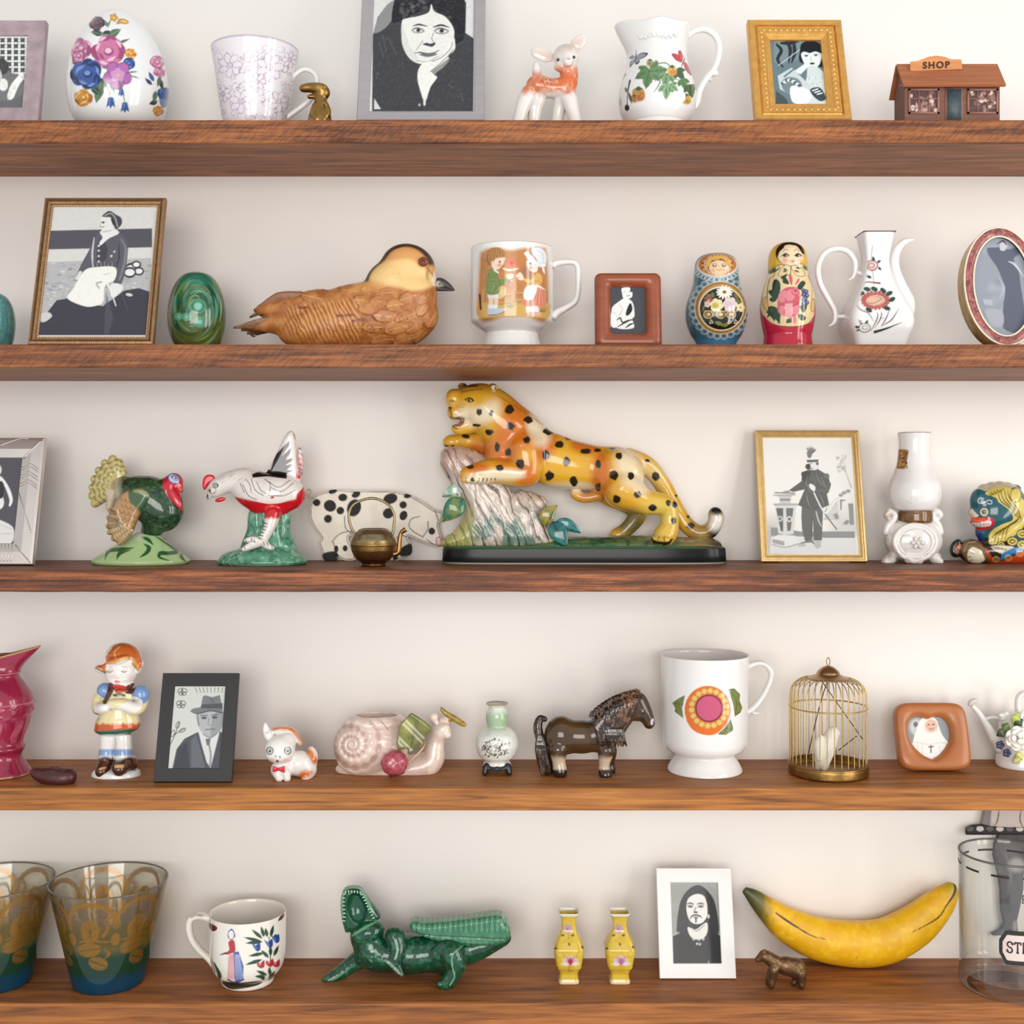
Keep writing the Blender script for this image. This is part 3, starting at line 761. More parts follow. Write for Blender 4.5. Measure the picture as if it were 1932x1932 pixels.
for x,y,R in ((1490,370,80),(1270,360,70),(1330,560,70),(1540,560,60),(1230,520,50),(1420,450,52),(1390,310,45),(1600,330,46)):
    for k in range(7):
        an = k * .9 + x; q = (x + math.cos(an) * R * .55, y + math.sin(an) * R * .55)
        p.ell(*q,R * .42,R * .26,(244,236,243),math.degrees(an)).ring(*q,R * .42,R * .26,2.6,LI,math.degrees(an))
    p.ell(x, y, R * .22, None, (228, 212, 228)).ring(x, y, R * .22, R * .22, 2.5, LI)
p.field((np.abs(p.xyz[:, 2] - (t.row0 - 283) / t.k) < 1.2) * .5, LI, False)
t.add('cup_body', V, F, GLAZE, col=p.c)
V,F = px_tube(t,[(1585,490,0),(1620,425,0),(1680,385,0),(1735,408,0),(1752,460,0),(1730,530,0),(1680,580,0),(1570,660,0)],[15,14,13,13,13,14,15,16])
t.add('handle', V, F, WHITE)

# brass animal
t = Thing('brass_figurine','small brass animal figurine with a long snout next to lilac cup','figurine',0,'A',1765,y=0.094)
m = SDF(t, 1.1)
m.chain([(1672,488,0,20),(1720,484,0,25),(1775,496,0,36)],8).ell(1785,512,0,38,34,40,k=8).ell(1712,535,-4,16,18,12,k=6).chain([(1716,530,0,10),(1770,540,0,24)],6)
m.ell(1765, 472, 26, 38, 10, 12, (0, 10, 0), 6).ell(1765, 472, -26, 38, 10, 12, (0, 10, 0), 6)
m.chain([(1770,530,0,26),(1772,580,0,34),(1766,640,0,54),(1764,t.row0 - 30,0,60),(1764,t.row0,0,58)],10)
m.chain([(1795,570,-25,16),(1812,620,-28,15),(1790,655,-44,12)],5).chain([(1740,580,-30,15),(1725,630,-44,13),(1752,655,-56,11)],5)
m.chain([(1790,560,-30,4),(1800,640,-52,4),(1806,t.row0,-58,5)],3,cut=True).ell(1690,470,-14,5,6,3,k=2,cut=True)
V, F = m.floor().mesh()
t.add('body', V, F, BRASS)
V,F = join([tube([t.q(1822,640,z) for z in (-14,14)],7 / t.k,8),tube([t.q(1822,640,-10),t.q(1832,700,-10),t.q(1830,t.row0,-10)],5 / t.k,8)]); t.add('tail',V,F,BRASS)

# big grey frame
PEWTER = plain('brushed_pewter',(172,166,168),0.42,metal=0.55,bump=0.15,bscale=300,var=0.06,vscale=40,stretch=(1,1,6))
t = Thing('picture_frame','large pewter picture frame with portrait of woman resting head on hand','picture frame',0,'B',570,y=0.116)
f = Frame(t, 898, -290, 15, 40)
f.rails([(0, 0), (6, 8), (70, 2), (84, -6), (88, -26)], PEWTER)
def ph(p):
    p.field(1.0, (214, 212, 210), False)
    p.poly([(230,800),(235,250),(270,120),(340,30),(420,-20),(520,-160),(700,-190),(830,-90),(890,20),(885,230),(960,280),(960,800)],(62,62,66),smooth=False)
    p.poly([(245, 230), (280, 110), (350, 20), (430, -10), (395, 90), (330, 190)], (150, 148, 148), smooth=True, a=.8)
    p.poly([(430,-60),(640,-150),(850,-40),(880,60),(875,260),(800,300),(780,180),(640,60),(450,140),(415,150),(370,150),(380,30)],(34,34,38),smooth=True)
    for k in range(70):
        rg = random.Random(k); x, y = rg.uniform(420, 800), rg.uniform(-40, 130)
        if abs(x - 645) > 20 and not (520 < x < 760 and y > 95): p.ring(x,y,9,8,5,(120,120,122) if k % 2 else (58,58,60),a=.6)
    p.poly([(440,150),(436,250),(448,330),(490,405),(555,445),(625,440),(700,395),(770,330),(805,250),(795,185),(740,115),(668,82),(645,30),(628,85),(560,112),(470,130)],(228,226,220),smooth=True)
    p.poly([(440,180),(437,260),(455,340),(500,405),(560,442),(540,380),(500,330),(470,250)],(206,204,200),smooth=True,a=.6)
    for ex, ey, s_ in ((552, 212, 1), (716, 216, 1.15)):
        p.ell(ex,ey,46 * s_,22 * s_,(150,148,146),4,a=.6).ell(ex,ey,36 * s_,13 * s_,(220,220,218),4).ell(ex + 2,ey,14 * s_,13 * s_,(70,70,74)).ell(ex + 2,ey,6,6,(25,25,28))
        p.line([(ex - 42 * s_,ey + 4),(ex - 10,ey - 16 * s_),(ex + 42 * s_,ey + 2)],[3,7,4],(40,40,44)).line([(ex - 34 * s_,ey + 14),(ex + 5,ey + 18 * s_),(ex + 40 * s_,ey + 8)],3.5,(80,80,84))
    p.line([(515,182),(560,172),(615,184)],[4,12,6],(44,44,48)).line([(660,190),(715,176),(772,192)],[6,14,5],(40,40,44))
    p.line([(660,230),(650,275),(672,305)],5,(120,118,118)).poly([(585,312),(620,322),(650,328),(672,312),(668,298),(640,306),(610,300)],(64,64,68),smooth=True).line([(588,285),(570,310),(540,350)],4,(110,108,108))
    p.line([(528,372),(570,368),(610,376),(660,372),(700,352)],[4,9,11,9,4],(58,58,62)).poly([(560,380),(620,400),(690,380),(640,372)],(110,108,108),smooth=True)
    p.line([(540, 425), (620, 432), (690, 395)], 4, (140, 138, 138))
    p.poly([(800,255),(812,300),(808,350),(765,390),(770,420),(730,470),(670,520),(685,545),(640,610),(610,700),(595,712),(570,640),(550,560),(555,490),(590,440),(650,425),(720,380),(770,310)],(232,230,224),smooth=True)
    p.line([(795,290),(780,340),(720,400),(650,430)],5,(110,108,108)).line([(800,345),(760,395),(690,460),(640,500)],6,(130,128,126))
    for k in range(16): p.line([(650 + k * 8,500 - k * 6),(668 + k * 8,520 - k * 6.5)],7,(90,90,92) if k % 2 else (50,50,54))
    p.ell(598, 720, 9, 22, (214, 212, 210)).ell(562, 735, 8, 10, (170, 168, 168))
    p.poly([(246, 690), (292, 765), (244, 765)], (210, 208, 206))
    for a in ((300,240,330,360),(280,290,310,400),(340,260,400,380),(760,590,800,620),(850,640,870,720),(270,510,262,550)): p.line([a[:2],a[2:]],[2,6,2],(140,140,142),smooth=False,a=.7)
    p.speckle(3.2, .12, (120, 120, 122), .62)
f.photo(86, 14, ph, step=1.3); f.back(BLACK)

# fawn
t = Thing('fawn_figurine','orange and white ceramic fawn looking up, next to berry jug','figurine',0,'B',1470,y=0.094)
m = SDF(t, 1.25)
R0 = t.row0
m.ell(1592, 395, -15, 92, 82, 84, (0, -8, 0), 8).chain([(1600, 425, -70, 46), (1603, 432, -88, 34)], 10)
m.chain([(1600,455,0,64),(1612,540,0,58),(1592,620,0,66)],14).chain([(1580,620,0,72),(1480,618,0,62),(1385,600,0,74)],16).ell(1575,470,-40,70,40,40,k=10)
m.chain([(1388, 560, 20, 32), (1384, 490, 22, 28), (1382, 440, 22, 16)], 8)
for a in ([(1335,650,-10,56),(1290,740,-24,46),(1258,850,-30,40),(1250,R0,-32,40)],[(1395,670,20,58),(1372,760,34,46),(1366,850,38,38),(1366,R0,38,38)],
          [(1600,660,-10,60),(1625,740,-26,46),(1656,850,-32,38),(1662,R0,-34,38)],[(1565,680,20,54),(1545,760,34,42),(1530,850,38,36),(1528,R0,38,36)]): m.chain(a,14)
V, F = m.floor().mesh()
p = t.paint(V, F, (240, 236, 230), front=False); OR = (212, 108, 50); U, W = p.U, p.V
nz = fbm(V[:, 0] / 9, V[:, 1] / 9, V[:, 2] / 9)
p.field(sstep(690,610,W + 90 * (nz - .5)) * sstep(470,540,W) * .95,OR); p.field(sstep(120,60,np.abs(U - 1600)) * sstep(430,480,W + 40 * (nz - .5)) * sstep(640,580,W) * .8,(222,110,44))
p.field(sstep(420,320,W + 60 * (nz - .5)) * sstep(130,90,np.abs(U - 1585)) * .5,(172,128,104)); p.speckle(7,.3,(250,225,200),.6)
for x,y in ((1425,552),(1450,556),(1478,562),(1432,572),(1456,580),(1484,586),(1418,566)): p.ell(x,y,5,None,(90,40,20))
p.ell(1533,418,11,13,(20,18,18)).ell(1645,401,10,12,(20,18,18)).ell(1530,414,3,None,(250,250,250)).ell(1604,428,40,34,(246,238,230),a=.9).ell(1607,412,14,7,(210,160,130))
p.field(sstep(500, 450, W) * sstep(60, 30, np.abs(U - 1382)) * .9, (240, 236, 230)); t.add('body', V, F, GLAZE, col=p.c)
for pts,rot in (([(1500,405,-8),(1440,390,-14),(1375,362,-14),(1345,350,-10)],0),([(1630,345,-8),(1665,312,-14),(1700,275,-14),(1726,246,-10)],0)):
    P = spline([t.q(*a) for a in pts],6); r = np.interp(np.linspace(0,1,len(P)),[0,.3,.65,.9,1],[26,46,42,24,3]) / t.k
    V, F = tube(P, r, 20, flat=.35, up=(0, 1, 0)); p = t.paint(V, F, (238, 230, 222))
    p.line([a[:2] for a in pts[:3]], [30, 50, 10], (226, 196, 182), soft=14); t.add('ear', V, F, GLAZE, col=p.c)

# berry jug
t = Thing('porcelain_jug','white porcelain jug painted with strawberries, leaves and butterflies','jug',0,'C',745,y=0.088)
V,F = lathe(t,[(428,t.row0),(440,t.row0 - 30),(425,t.row0 - 70),(452,t.row0 - 110),(520,1590),(545,1420),(532,1260),(484,1090),(436,940),(414,820),(414,700),(428,590),(450,480),(462,425),(452,418),(432,480),(402,600),(390,800),(420,980),(500,1250),(510,1450),(420,1650),(0,1700)],1.15)
k = t.k; zz = t.row0 - V[:, 2] * k; ang = -V[:, 0] / np.maximum(np.hypot(V[:, 0], V[:, 1]), 1e-6)
wt = sstep(860, 420, zz) * np.clip(ang, 0, 1) ** 5; V[:, 0] -= wt * 150 / k; V[:, 2] += wt * 62 / k
th = np.arctan2(V[:,0],-V[:,1]); up = sstep(640,430,zz); V[:,2] += up * 11 / k * np.cos(6 * th); V[:,:2] *= (1 + up * .012 * np.cos(6 * th))[:,None]
p = t.paint(V, F, (243, 241, 237))
G1, G2, GV = (96, 136, 84), (62, 98, 60), (34, 62, 38)
def bleaf(x, y, a, L, c=G1):
    a = math.radians(a)
    for da, l, w in ((-.85, .72, .4), (.85, .72, .4), (0, 1.0, .5)):
        e = (x + math.cos(a + da) * L * l, y + math.sin(a + da) * L * l); n = 7
        P = []
        for sd in (1, -1):
            for i in range(n + 1):
                u = i / n if sd > 0 else 1 - i / n; wd = math.sin(math.pi * min(u * .9 + .1,1)) * L * w * .5 * (1 + .18 * (i % 2))
                P.append((x + (e[0] - x) * u - math.sin(a + da) * wd * sd,y + (e[1] - y) * u + math.cos(a + da) * wd * sd))
        p.poly(P, c, soft=1)
        p.line([(x, y), e], 7, GV, smooth=False)
        for u in (.3, .5, .7):
            q = (x + (e[0] - x) * u, y + (e[1] - y) * u)
            for sd in (.7,-.7): p.line([q,(q[0] + math.cos(a + da + sd) * L * .2,q[1] + math.sin(a + da + sd) * L * .2)],4,G2,smooth=False)
p.line([(640,1000),(740,905),(850,880),(930,930),(1000,980)],14,(76,106,66)).line([(690,1080),(780,1130),(760,1200),(690,1300)],[18,26,20,8],(130,160,150)).line([(940,1100),(1040,1120),(1180,1180)],10,(96,130,90))
bleaf(630,990,150,230); bleaf(630,980,100,270); bleaf(650,1000,-5,250,(110,146,100)); bleaf(880,1030,100,210,(130,164,120)); bleaf(880,1190,95,210,(140,176,130)); bleaf(920,1180,40,150,(140,176,130)); bleaf(1010,980,50,180,G2); bleaf(1090,1110,70,160); bleaf(1200,1190,80,190,G2)
p.line([(640, 930), (720, 850), (745, 880)], 9, G2)
def berry(x, y, r, c1, c2, seed=0):
    p.poly([(x - r,y - r * .5),(x - r * .3,y - r),(x + r * .5,y - r),(x + r,y - r * .2),(x + r * .8,y + r * .8),(x,y + r * 1.1),(x - r * .8,y + r * .7)],c1,smooth=True)
    p.ell(x + r * .2, y + r * .45, r * .75, r * .55, c2, soft=8, a=.8)
    rg = random.Random(seed)
    for i in range(26): p.ell(x + rg.uniform(-.8,.8) * r,y + rg.uniform(-.7,.85) * r,5,None,(110,60,30) if i % 2 else (240,200,110))
    p.poly([(x - r * .7,y - r * .7),(x,y - r * 1.3),(x + r * .7,y - r * .8),(x + r * .2,y - r * .6),(x,y - r * .4),(x - r * .3,y - r * .65)],G2)
berry(480,1320,90,(206,150,60),(170,80,40),1); berry(420,1380,50,(190,130,50),(150,66,36),2); berry(950,990,66,(224,190,100),(210,110,60),3); berry(1150,1390,66,(226,196,84),(170,100,50),4); berry(640,880,46,(150,170,100),(120,110,80),5)
p.ell(1110, 1370, 26, 60, (246, 244, 240), 12)
for P_,c in (([(945,755),(1030,765),(1090,840),(1080,875),(1000,840)],(196,66,72)),([(1040,715),(1075,715),(1105,800),(1090,850),(1045,790)],(206,78,80)),([(1120,880),(1160,890),(1215,1000),(1220,1058),(1170,1020),(1125,940)],(176,62,76))):
    p.poly(P_,(90,40,50),smooth=True).poly([((x - 1080) * .9 + 1080,(y - 880) * .93 + 875) for x,y in P_],c,smooth=True)
p.line([(1130, 815), (1105, 880), (1080, 935)], [16, 26, 10], (150, 110, 110))
for P_ in ([(440,800),(520,740),(615,745),(570,800),(470,840)],[(350,810),(400,775),(430,810),(380,830)],[(370,860),(430,850),(380,930),(355,940)],[(430,850),(490,840),(490,880),(440,905)]): p.poly(P_,(60,60,70),smooth=True).poly([((x - 450) * .8 + 450,(y - 830) * .75 + 822) for x,y in P_],(150,152,166),smooth=True)
p.line([(450, 700), (440, 820), (420, 870)], [5, 16, 6], (70, 66, 76))
p.line([(300,1040),(250,1130)],[20,6],(80,84,96)).line([(360,1130),(330,1300),(320,1500)],[30,16,12],(70,76,66)).ell(320,1510,34,46,(44,40,40)).leaf(330,1300,290,1220,50,(110,120,104)).leaf(345,1290,385,1460,40,(60,70,54)).ell(225,1430,24,60,(170,166,170),a=.6)
t.add('jug_body', V, F, GLAZE, col=p.c)
V,F = px_tube(t,[(1150,520,0),(1210,470,0),(1300,425,0),(1420,415,0),(1545,490,0),(1610,630,0),(1600,800,0),(1540,970,0),(1430,1110,0),(1340,1270,0),(1310,1420,0),(1275,1530,0)],[46,44,44,46,46,44,42,42,44,46,44,22])
t.add('handle', V, F, WHITE)
m = SDF(t,1.0); m.ell(1540,1030,0,52,44,44,k=10).chain([(1480,1030,0,36),(1570,1010,0,22),(1590,1050,0,12)],8).chain([(1470,1040,0,26),(1440,1090,0,30)],8).ell(1490,1125,0,24,30,18,k=8)
V, F = m.mesh(); t.add('thumb_scroll', V, F, WHITE)
V,F = join([px_tube(t,[(480 + 62 * i,480 + 26 * math.sin(i * 1.3),-430 + 3 * (i - 4.5) ** 2),(515 + 62 * i,520 + 18 * math.cos(i),-432 + 3 * (i - 4) ** 2),(540 + 62 * i,480,-430 + 3 * (i - 3.5) ** 2)],[6,11,6],8,4) for i in range(9)]); t.add('embossed_scrolls',V,F,WHITE)['kind'] = 'stuff'

# gold frame
GILT = plain('gilded_wood', (218, 164, 86), 0.36, metal=0.7, bump=0.25, bscale=350, var=0.14, vscale=150)
t = Thing('picture_frame','ornate gilded picture frame with woman holding a magazine','picture frame',0,'D',452,y=0.114)
f = Frame(t, 652, 130, 16, 60)
f.rails([(0,-8),(4,0),(10,6),(46,0),(52,-14),(62,-8),(70,2),(104,-2),(112,-12),(150,-26),(154,-44)],GILT)
f.beads(88,-2,15,38,GILT,'egg_moulding',1.0); f.beads(88,3,7,38,plain('bright_gilt',(236,196,120),0.3,metal=.8),'moulding_highlight'); f.beads(66,0,5,13,GILT,'rope_edge',1.1,.6)
def ph(p):
    p.field(1.0, (104, 124, 130), False)
    p.poly([(250, 260), (600, 260), (600, 420), (430, 400), (300, 430), (250, 420)], (120, 138, 142))
    for a in ([(270,300),(300,340),(275,400),(310,450)],[(330,270),(360,330),(350,420)],[(380,270),(390,350),(370,420)],[(300,290),(360,290),(430,270)]): p.line(a,[16,26,10],(38,46,54))
    p.line([(280, 440), (430, 330)], 6, (180, 192, 194))
    p.poly([(425,340),(440,290),(500,272),(560,295),(578,360),(585,440),(560,450),(430,420)],(20,22,28),smooth=True)
    p.poly([(440,352),(560,352),(562,420),(535,455),(505,462),(475,450),(448,415)],(224,230,228),smooth=True).poly([(430,355),(438,300),(500,285),(560,300),(568,360),(530,345),(490,358),(450,345)],(20,22,28))
    p.line([(450,372),(485,370)],[3,9,3],(40,44,50)).line([(515,366),(552,366)],[3,9,3],(40,44,50)).ell(468,376,10,6,(60,66,70)).ell(532,372,10,6,(60,66,70)).line([(500,380),(497,405),(508,407)],3,(150,158,160)).ell(508,427,17,7,(40,40,46))
    p.poly([(480,450),(540,450),(600,520),(615,690),(440,690),(470,520)],(206,214,212),smooth=True).poly([(385,480),(470,420),(490,440),(430,500)],(228,234,232))
    for i in range(40):
        rg = random.Random(i); x,y = rg.uniform(490,610),rg.uniform(500,640); p.line([(x,y),(x + rg.uniform(-14,14),y + rg.uniform(8,24))],3,(140,156,160) if i % 2 else (236,240,238))
    p.poly([(275,510),(370,455),(520,600),(470,690),(290,600)],(196,206,208)).poly([(300,560),(340,520),(410,530),(440,580),(420,640),(330,620)],(120,132,138),smooth=True)
    p.poly([(360, 590), (420, 580), (500, 620), (480, 690), (380, 690)], (232, 236, 234), smooth=True)
    for i in range(9): p.ell(310 + 14 * i,560 - 20 * math.sin(i * .5),14,11,(220,226,226) if i % 2 else (90,100,108))
    p.line([(320,515),(378,470)],12,(110,122,128),smooth=False).poly([(495,600),(560,590),(600,660),(560,680),(510,640)],(60,72,78),smooth=True)
    for i in range(3): p.line([(510 + 16 * i, 610 + 12 * i), (545 + 14 * i, 598 + 14 * i)], 8, (230, 234, 232))
    p.poly([(265, 610), (330, 660), (350, 700), (262, 700)], (70, 82, 88))
f.photo(150, 40, ph, step=.95); f.back(plain('brown_backing', (120, 84, 52), .7))

# little wooden shop
OAK = plain('shop_roof_wood',(158,92,54),0.55,bump=.25,bscale=300,var=.2,vscale=40,stretch=(.4,6,6)); OAKD = plain('shop_wall_wood',(112,72,58),0.6,bump=.25,bscale=300,var=.18,vscale=60,stretch=(.5,5,5)); OAKS = plain('shop_sign_wood',(196,128,74),.5,bump=.2,bscale=300,var=.2,vscale=50,stretch=(.4,5,5)); OAKF = plain('shop_trim_wood',(150,104,88),.55,var=.12,vscale=90)
t = Thing('toy_shop', 'miniature wooden shop with a SHOP sign on its roof', 'toy building', 0, 'D', 1410, y=0.099)
H, DPH = 232, 110                                   # half depth in crop units
def bx(x0,x1,y0,y1,d0,d1): return box(((x0 - 1410) / t.k,d0 / t.k,(t.row0 - y1) / t.k),((x1 - 1410) / t.k,d1 / t.k,(t.row0 - y0) / t.k))
eave = t.row0 - 255; ridge = t.row0 - 415
V, F = bx(1095, 1725, eave, t.row0, -DPH, DPH)
gx = [((x - 1410) / t.k,y / t.k,(t.row0 - z) / t.k) for x in (1095,1725) for y,z in ((-DPH,eave),(DPH,eave),(0,ridge + 12))]
V,F = join_list([(V,F),(gx,[(0,1,2),(3,5,4),(0,2,5,3),(1,4,5,2)])]); t.add('walls',V,F,OAKD,smooth=False)
for sg in (-1, 1):
    e0, e1 = eave + 26, ridge; n = np.array([0, sg * (e0 - e1), DPH + 30.]); n /= np.linalg.norm(n)
    P = []
    for x in (1072, 1748):
        for y, z in ((0, t.row0 - e1), (sg * (DPH + 34), t.row0 - e0)):
            for w in (0, 17): P.append(((x - 1410) / t.k, (y + n[1] * w) / t.k, (z + n[2] * w) / t.k))
    t.add('roof_slope',np.array(P),[(0,1,3,2),(4,6,7,5),(0,4,5,1),(2,3,7,6),(0,2,6,4),(1,5,7,3)],OAK,smooth=False)
S = [(1168,478),(1166,416),(1222,408),(1290,382),(1340,374),(1400,382),(1440,398),(1512,400),(1518,466)]
dz = -62
V = np.array([t.q(x, y, dz + w) for w in (0, 22) for x, y in S]); n = len(S)
sgn = t.add('sign_board',V,[tuple(range(n))[::-1],tuple(range(n,2 * n))] + [(i,(i + 1) % n,n + (i + 1) % n,n + i) for i in range(n)],OAKS,smooth=False)
def text_mesh(body, size, bold=0.0):
    cu = bpy.data.curves.new('lettering','FONT'); cu.body = body; cu.size = size; cu.extrude = size * .03; cu.offset = bold; cu.space_character = 1.25; cu.align_x = 'CENTER'
    o = bpy.data.objects.new('lettering', cu); COL.objects.link(o); bpy.context.view_layer.update()
    me = bpy.data.meshes.new_from_object(o.evaluated_get(bpy.context.evaluated_depsgraph_get())); bpy.data.objects.remove(o); bpy.data.curves.remove(cu)
    V = np.array([v.co[:] for v in me.vertices]); F = [tuple(q.vertices) for q in me.polygons]; bpy.data.meshes.remove(me)
    return V, F
V, F = text_mesh('SHOP', 62, 1.6)
c = t.q(1342,458,dz - 2); V = np.stack([V[:,0] / t.k + c[0],-V[:,2] / t.k + c[1],V[:,1] / t.k + c[2] + V[:,0] / t.k * .03],1); t.add('lettering',V,F,plain('burnt_lettering',(58,26,22),.7),smooth=False,parent=sgn)
PRN = plain('shop_window_print', None, .5)
for wx0, wx1 in ((1118, 1322), (1508, 1712)):
    q = -DPH - 1; wt, wb = t.row0 - 226, t.row0 - 60
    xs, zs = np.linspace(wx0 + 8, wx1 - 8, 56), np.linspace(wb - 6, wt + 6, 46); XX, ZZ = np.meshgrid(xs, zs)
    V = np.stack([(XX - 1410) / t.k,np.full(XX.shape,q / t.k),(t.row0 - ZZ) / t.k],-1).reshape(-1,3); F = grid_faces(56,46)
    p = Paint(XX.ravel(), ZZ.ravel(), (72, 44, 42), None, V, None, t.k); rg = random.Random(wx0)
    for i in range(26):
        x,y,r = rg.uniform(wx0 + 15,wx1 - 15),rg.uniform(wt + 20,wb - 20),rg.uniform(7,18); c = rg.choice(((176,140,132),(150,108,100),(206,182,172),(120,80,76)))
        (p.ell(x,y,r,r * rg.uniform(.5,1.4),c) if i % 3 else p.poly([(x - r,y + r),(x,y - r * 1.6),(x + r,y + r)],c))
    for y in (wt + 64, wb - 40): p.line([(wx0, y), (wx1, y)], 5, (110, 76, 68), smooth=False)
    wd = t.add('display_window', V, F, PRN, col=p.c, smooth=False)
    bars = [bx(wx0,wx1,wt,wt + 12,q - 7,q),bx(wx0,wx1,wb - 12,wb,q - 7,q),bx(wx0,wx0 + 12,wt,wb,q - 7,q),bx(wx1 - 12,wx1,wt,wb,q - 7,q)]
    for i in (1, 2): x = wx0 + (wx1 - wx0) * i / 3; bars.append(bx(x - 3, x + 3, wt, wb, q - 5, q))
    bars.append(bx(wx0, wx1, wt + 62, wt + 69, q - 5, q))
    V, F = join(bars); t.add('window_bars', V, F, OAKF, smooth=False, parent=wd)
V, F = bx(1362, 1480, t.row0 - 236, t.row0, -DPH - 4, -DPH); t.add('door_surround', V, F, OAKF, smooth=False)
V,F = bx(1374,1468,t.row0 - 224,t.row0,-DPH - 7,-DPH - 3); dr = t.add('door',V,F,plain('slate_door',(66,80,84),.5,var=.25,vscale=300),smooth=False)
V, F = bx(1060, 1752, eave + 2, eave + 12, -DPH - 8, -DPH); t.add('eave_board', V, F, OAKF, smooth=False)

# ================================================================== second shelf
t = Thing('ceramic_vase','small teal crackle glazed vase beside the seated woman photograph','vase',1,'E',-50,y=0.085,empty=False)
V,F = lathe(t,[(90,t.row0),(110,t.row0 - 8),(150,1290),(166,1180),(164,1090),(145,1000),(110,935),(74,905),(62,898),(56,902),(50,930),(0,940)],1.4)
p = t.paint(V,F,(96,160,158),False); p.speckle(5,.5,(140,186,180),.58).speckle(9,.4,(60,120,120),.6,4.0); t.add('',V,F,GLAZE,col=p.c)

# seated woman in an antique gold frame
ANTQ = plain('antique_gold', (150, 116, 82), 0.4, metal=.6, bump=.35, bscale=420, var=.22, vscale=220)
t = Thing('picture_frame','antique gold picture frame with seated woman in white apron','picture frame',1,'E',748,y=0.136)
f = Frame(t, 1042, 103, 13.5, 40)
f.rails([(0,-8),(4,6),(20,12),(28,-10),(34,-10),(40,8),(56,4),(62,-12),(78,-22),(80,-34)],ANTQ); f.beads(68,-10,8,19,plain('worn_gilt',(206,170,122),.35,metal=.6),'rope_beading',1.2,.7)
def ph(p):
    p.field(1.0, (210, 206, 202), False)
    rg = random.Random(3)
    p.poly([(380,375),(1260,355),(1260,512),(370,530)],(84,82,90)).poly([(300,640),(1250,600),(1250,1240),(290,1240)],(178,176,176))
    for i in range(230):
        x,y = rg.uniform(320,1240),rg.uniform(630,1000); g = rg.choice((100,130,150,214,230)); p.line([(x,y),(x + rg.uniform(10,34),y + rg.uniform(-8,8))],rg.uniform(4,11),(g,g,g + 2),a=.6)
    for x,y,r in ((1090,690,44),(1130,655,26),(1150,710,30),(1075,720,40)): p.ell(x,y,r + 14,r + 6,(60,60,64)).ell(x,y,r,r * .7,(226,224,222))
    p.poly([(310,1240),(320,1140),(400,1040),(470,950),(560,935),(850,1000),(1030,870),(1150,850),(1240,880),(1230,1240)],(64,63,72),smooth=False)
    p.poly([(330, 1070), (400, 1050), (430, 1085), (370, 1130), (330, 1120)], (200, 198, 196), smooth=True)
    p.poly([(790,425),(830,395),(930,380),(1000,395),(1050,450),(1060,540),(1040,700),(1000,820),(940,800),(960,690),(820,680),(770,700),(640,770),(660,680),(740,530)],(92,90,98),smooth=True)
    p.poly([(815, 470), (850, 440), (890, 520), (880, 600), (840, 640), (800, 620)], (70, 68, 76), smooth=True)
    p.line([(780,430),(765,560),(770,690)],[6,16,6],(200,198,196)).line([(985,480),(985,600),(960,690)],[4,10,3],(46,44,52)).line([(1000,440),(1040,520),(1030,640),(990,780)],[10,26,16],(128,126,132),a=.8)
    p.poly([(830,380),(940,360),(985,395),(900,440),(835,495),(825,470),(850,430)],(224,222,220),smooth=True)
    p.poly([(840, 270), (935, 265), (945, 345), (900, 395), (850, 385), (835, 330)], (222, 220, 216), smooth=True)
    p.line([(838,300),(872,298)],[3,8,3],(50,50,54)).ell(855,308,12,7,(60,60,64)).line([(835,345),(862,342)],6,(90,88,90)).line([(832,305),(826,330),(838,336)],4,(130,128,128)).line([(850,385),(920,372)],5,(140,138,138))
    p.poly([(848,250),(905,210),(960,240),(1005,270),(1008,320),(965,362),(940,330),(918,268),(870,262)],(70,70,76),smooth=True).line([(870,248),(915,232),(950,262),(975,340)],9,(170,168,168)).line([(925,280),(940,320)],14,(30,30,34))
    for y in (500, 540, 585, 630): p.ell(818, y, 9, 9, (206, 204, 202))
    p.ell(922, 585, 10, 10, (206, 204, 202)).ell(948, 548, 9, 9, (190, 188, 188))
    for i in range(12): p.line([(770 + 16 * i,640 + 8 * math.sin(i)),(780 + 15 * i,680)],5,(60,58,66) if i % 2 else (150,148,150))
    p.poly([(700,705),(815,675),(955,680),(950,780),(870,830),(855,960),(800,995),(700,1000),(560,935),(610,850)],(232,229,222),smooth=True)
    p.line([(840, 800), (800, 810), (820, 850)], 14, (170, 168, 166)).line([(860, 740), (910, 725)], 6, (180, 178, 176))
    p.poly([(920,820),(990,815),(1020,850),(960,920),(920,915)],(222,219,214),smooth=True).line([(890,810),(920,880),(960,995)],[16,12,8],(226,224,220)).line([(640,770),(665,720)],26,(214,211,206))
    p.poly([(880,880),(940,1100),(900,1230),(860,1230)],(84,83,92),a=.7).line([(1010,900),(1060,1040)],[6,16,4],(90,90,98)).ell(1070,905,28,12,(210,208,206),10)
    p.speckle(2.5, .07, (50, 50, 56), .6)
f.photo(76, 20, ph, step=1.2); f.back(plain('brown_backing', (120, 84, 52), .7))

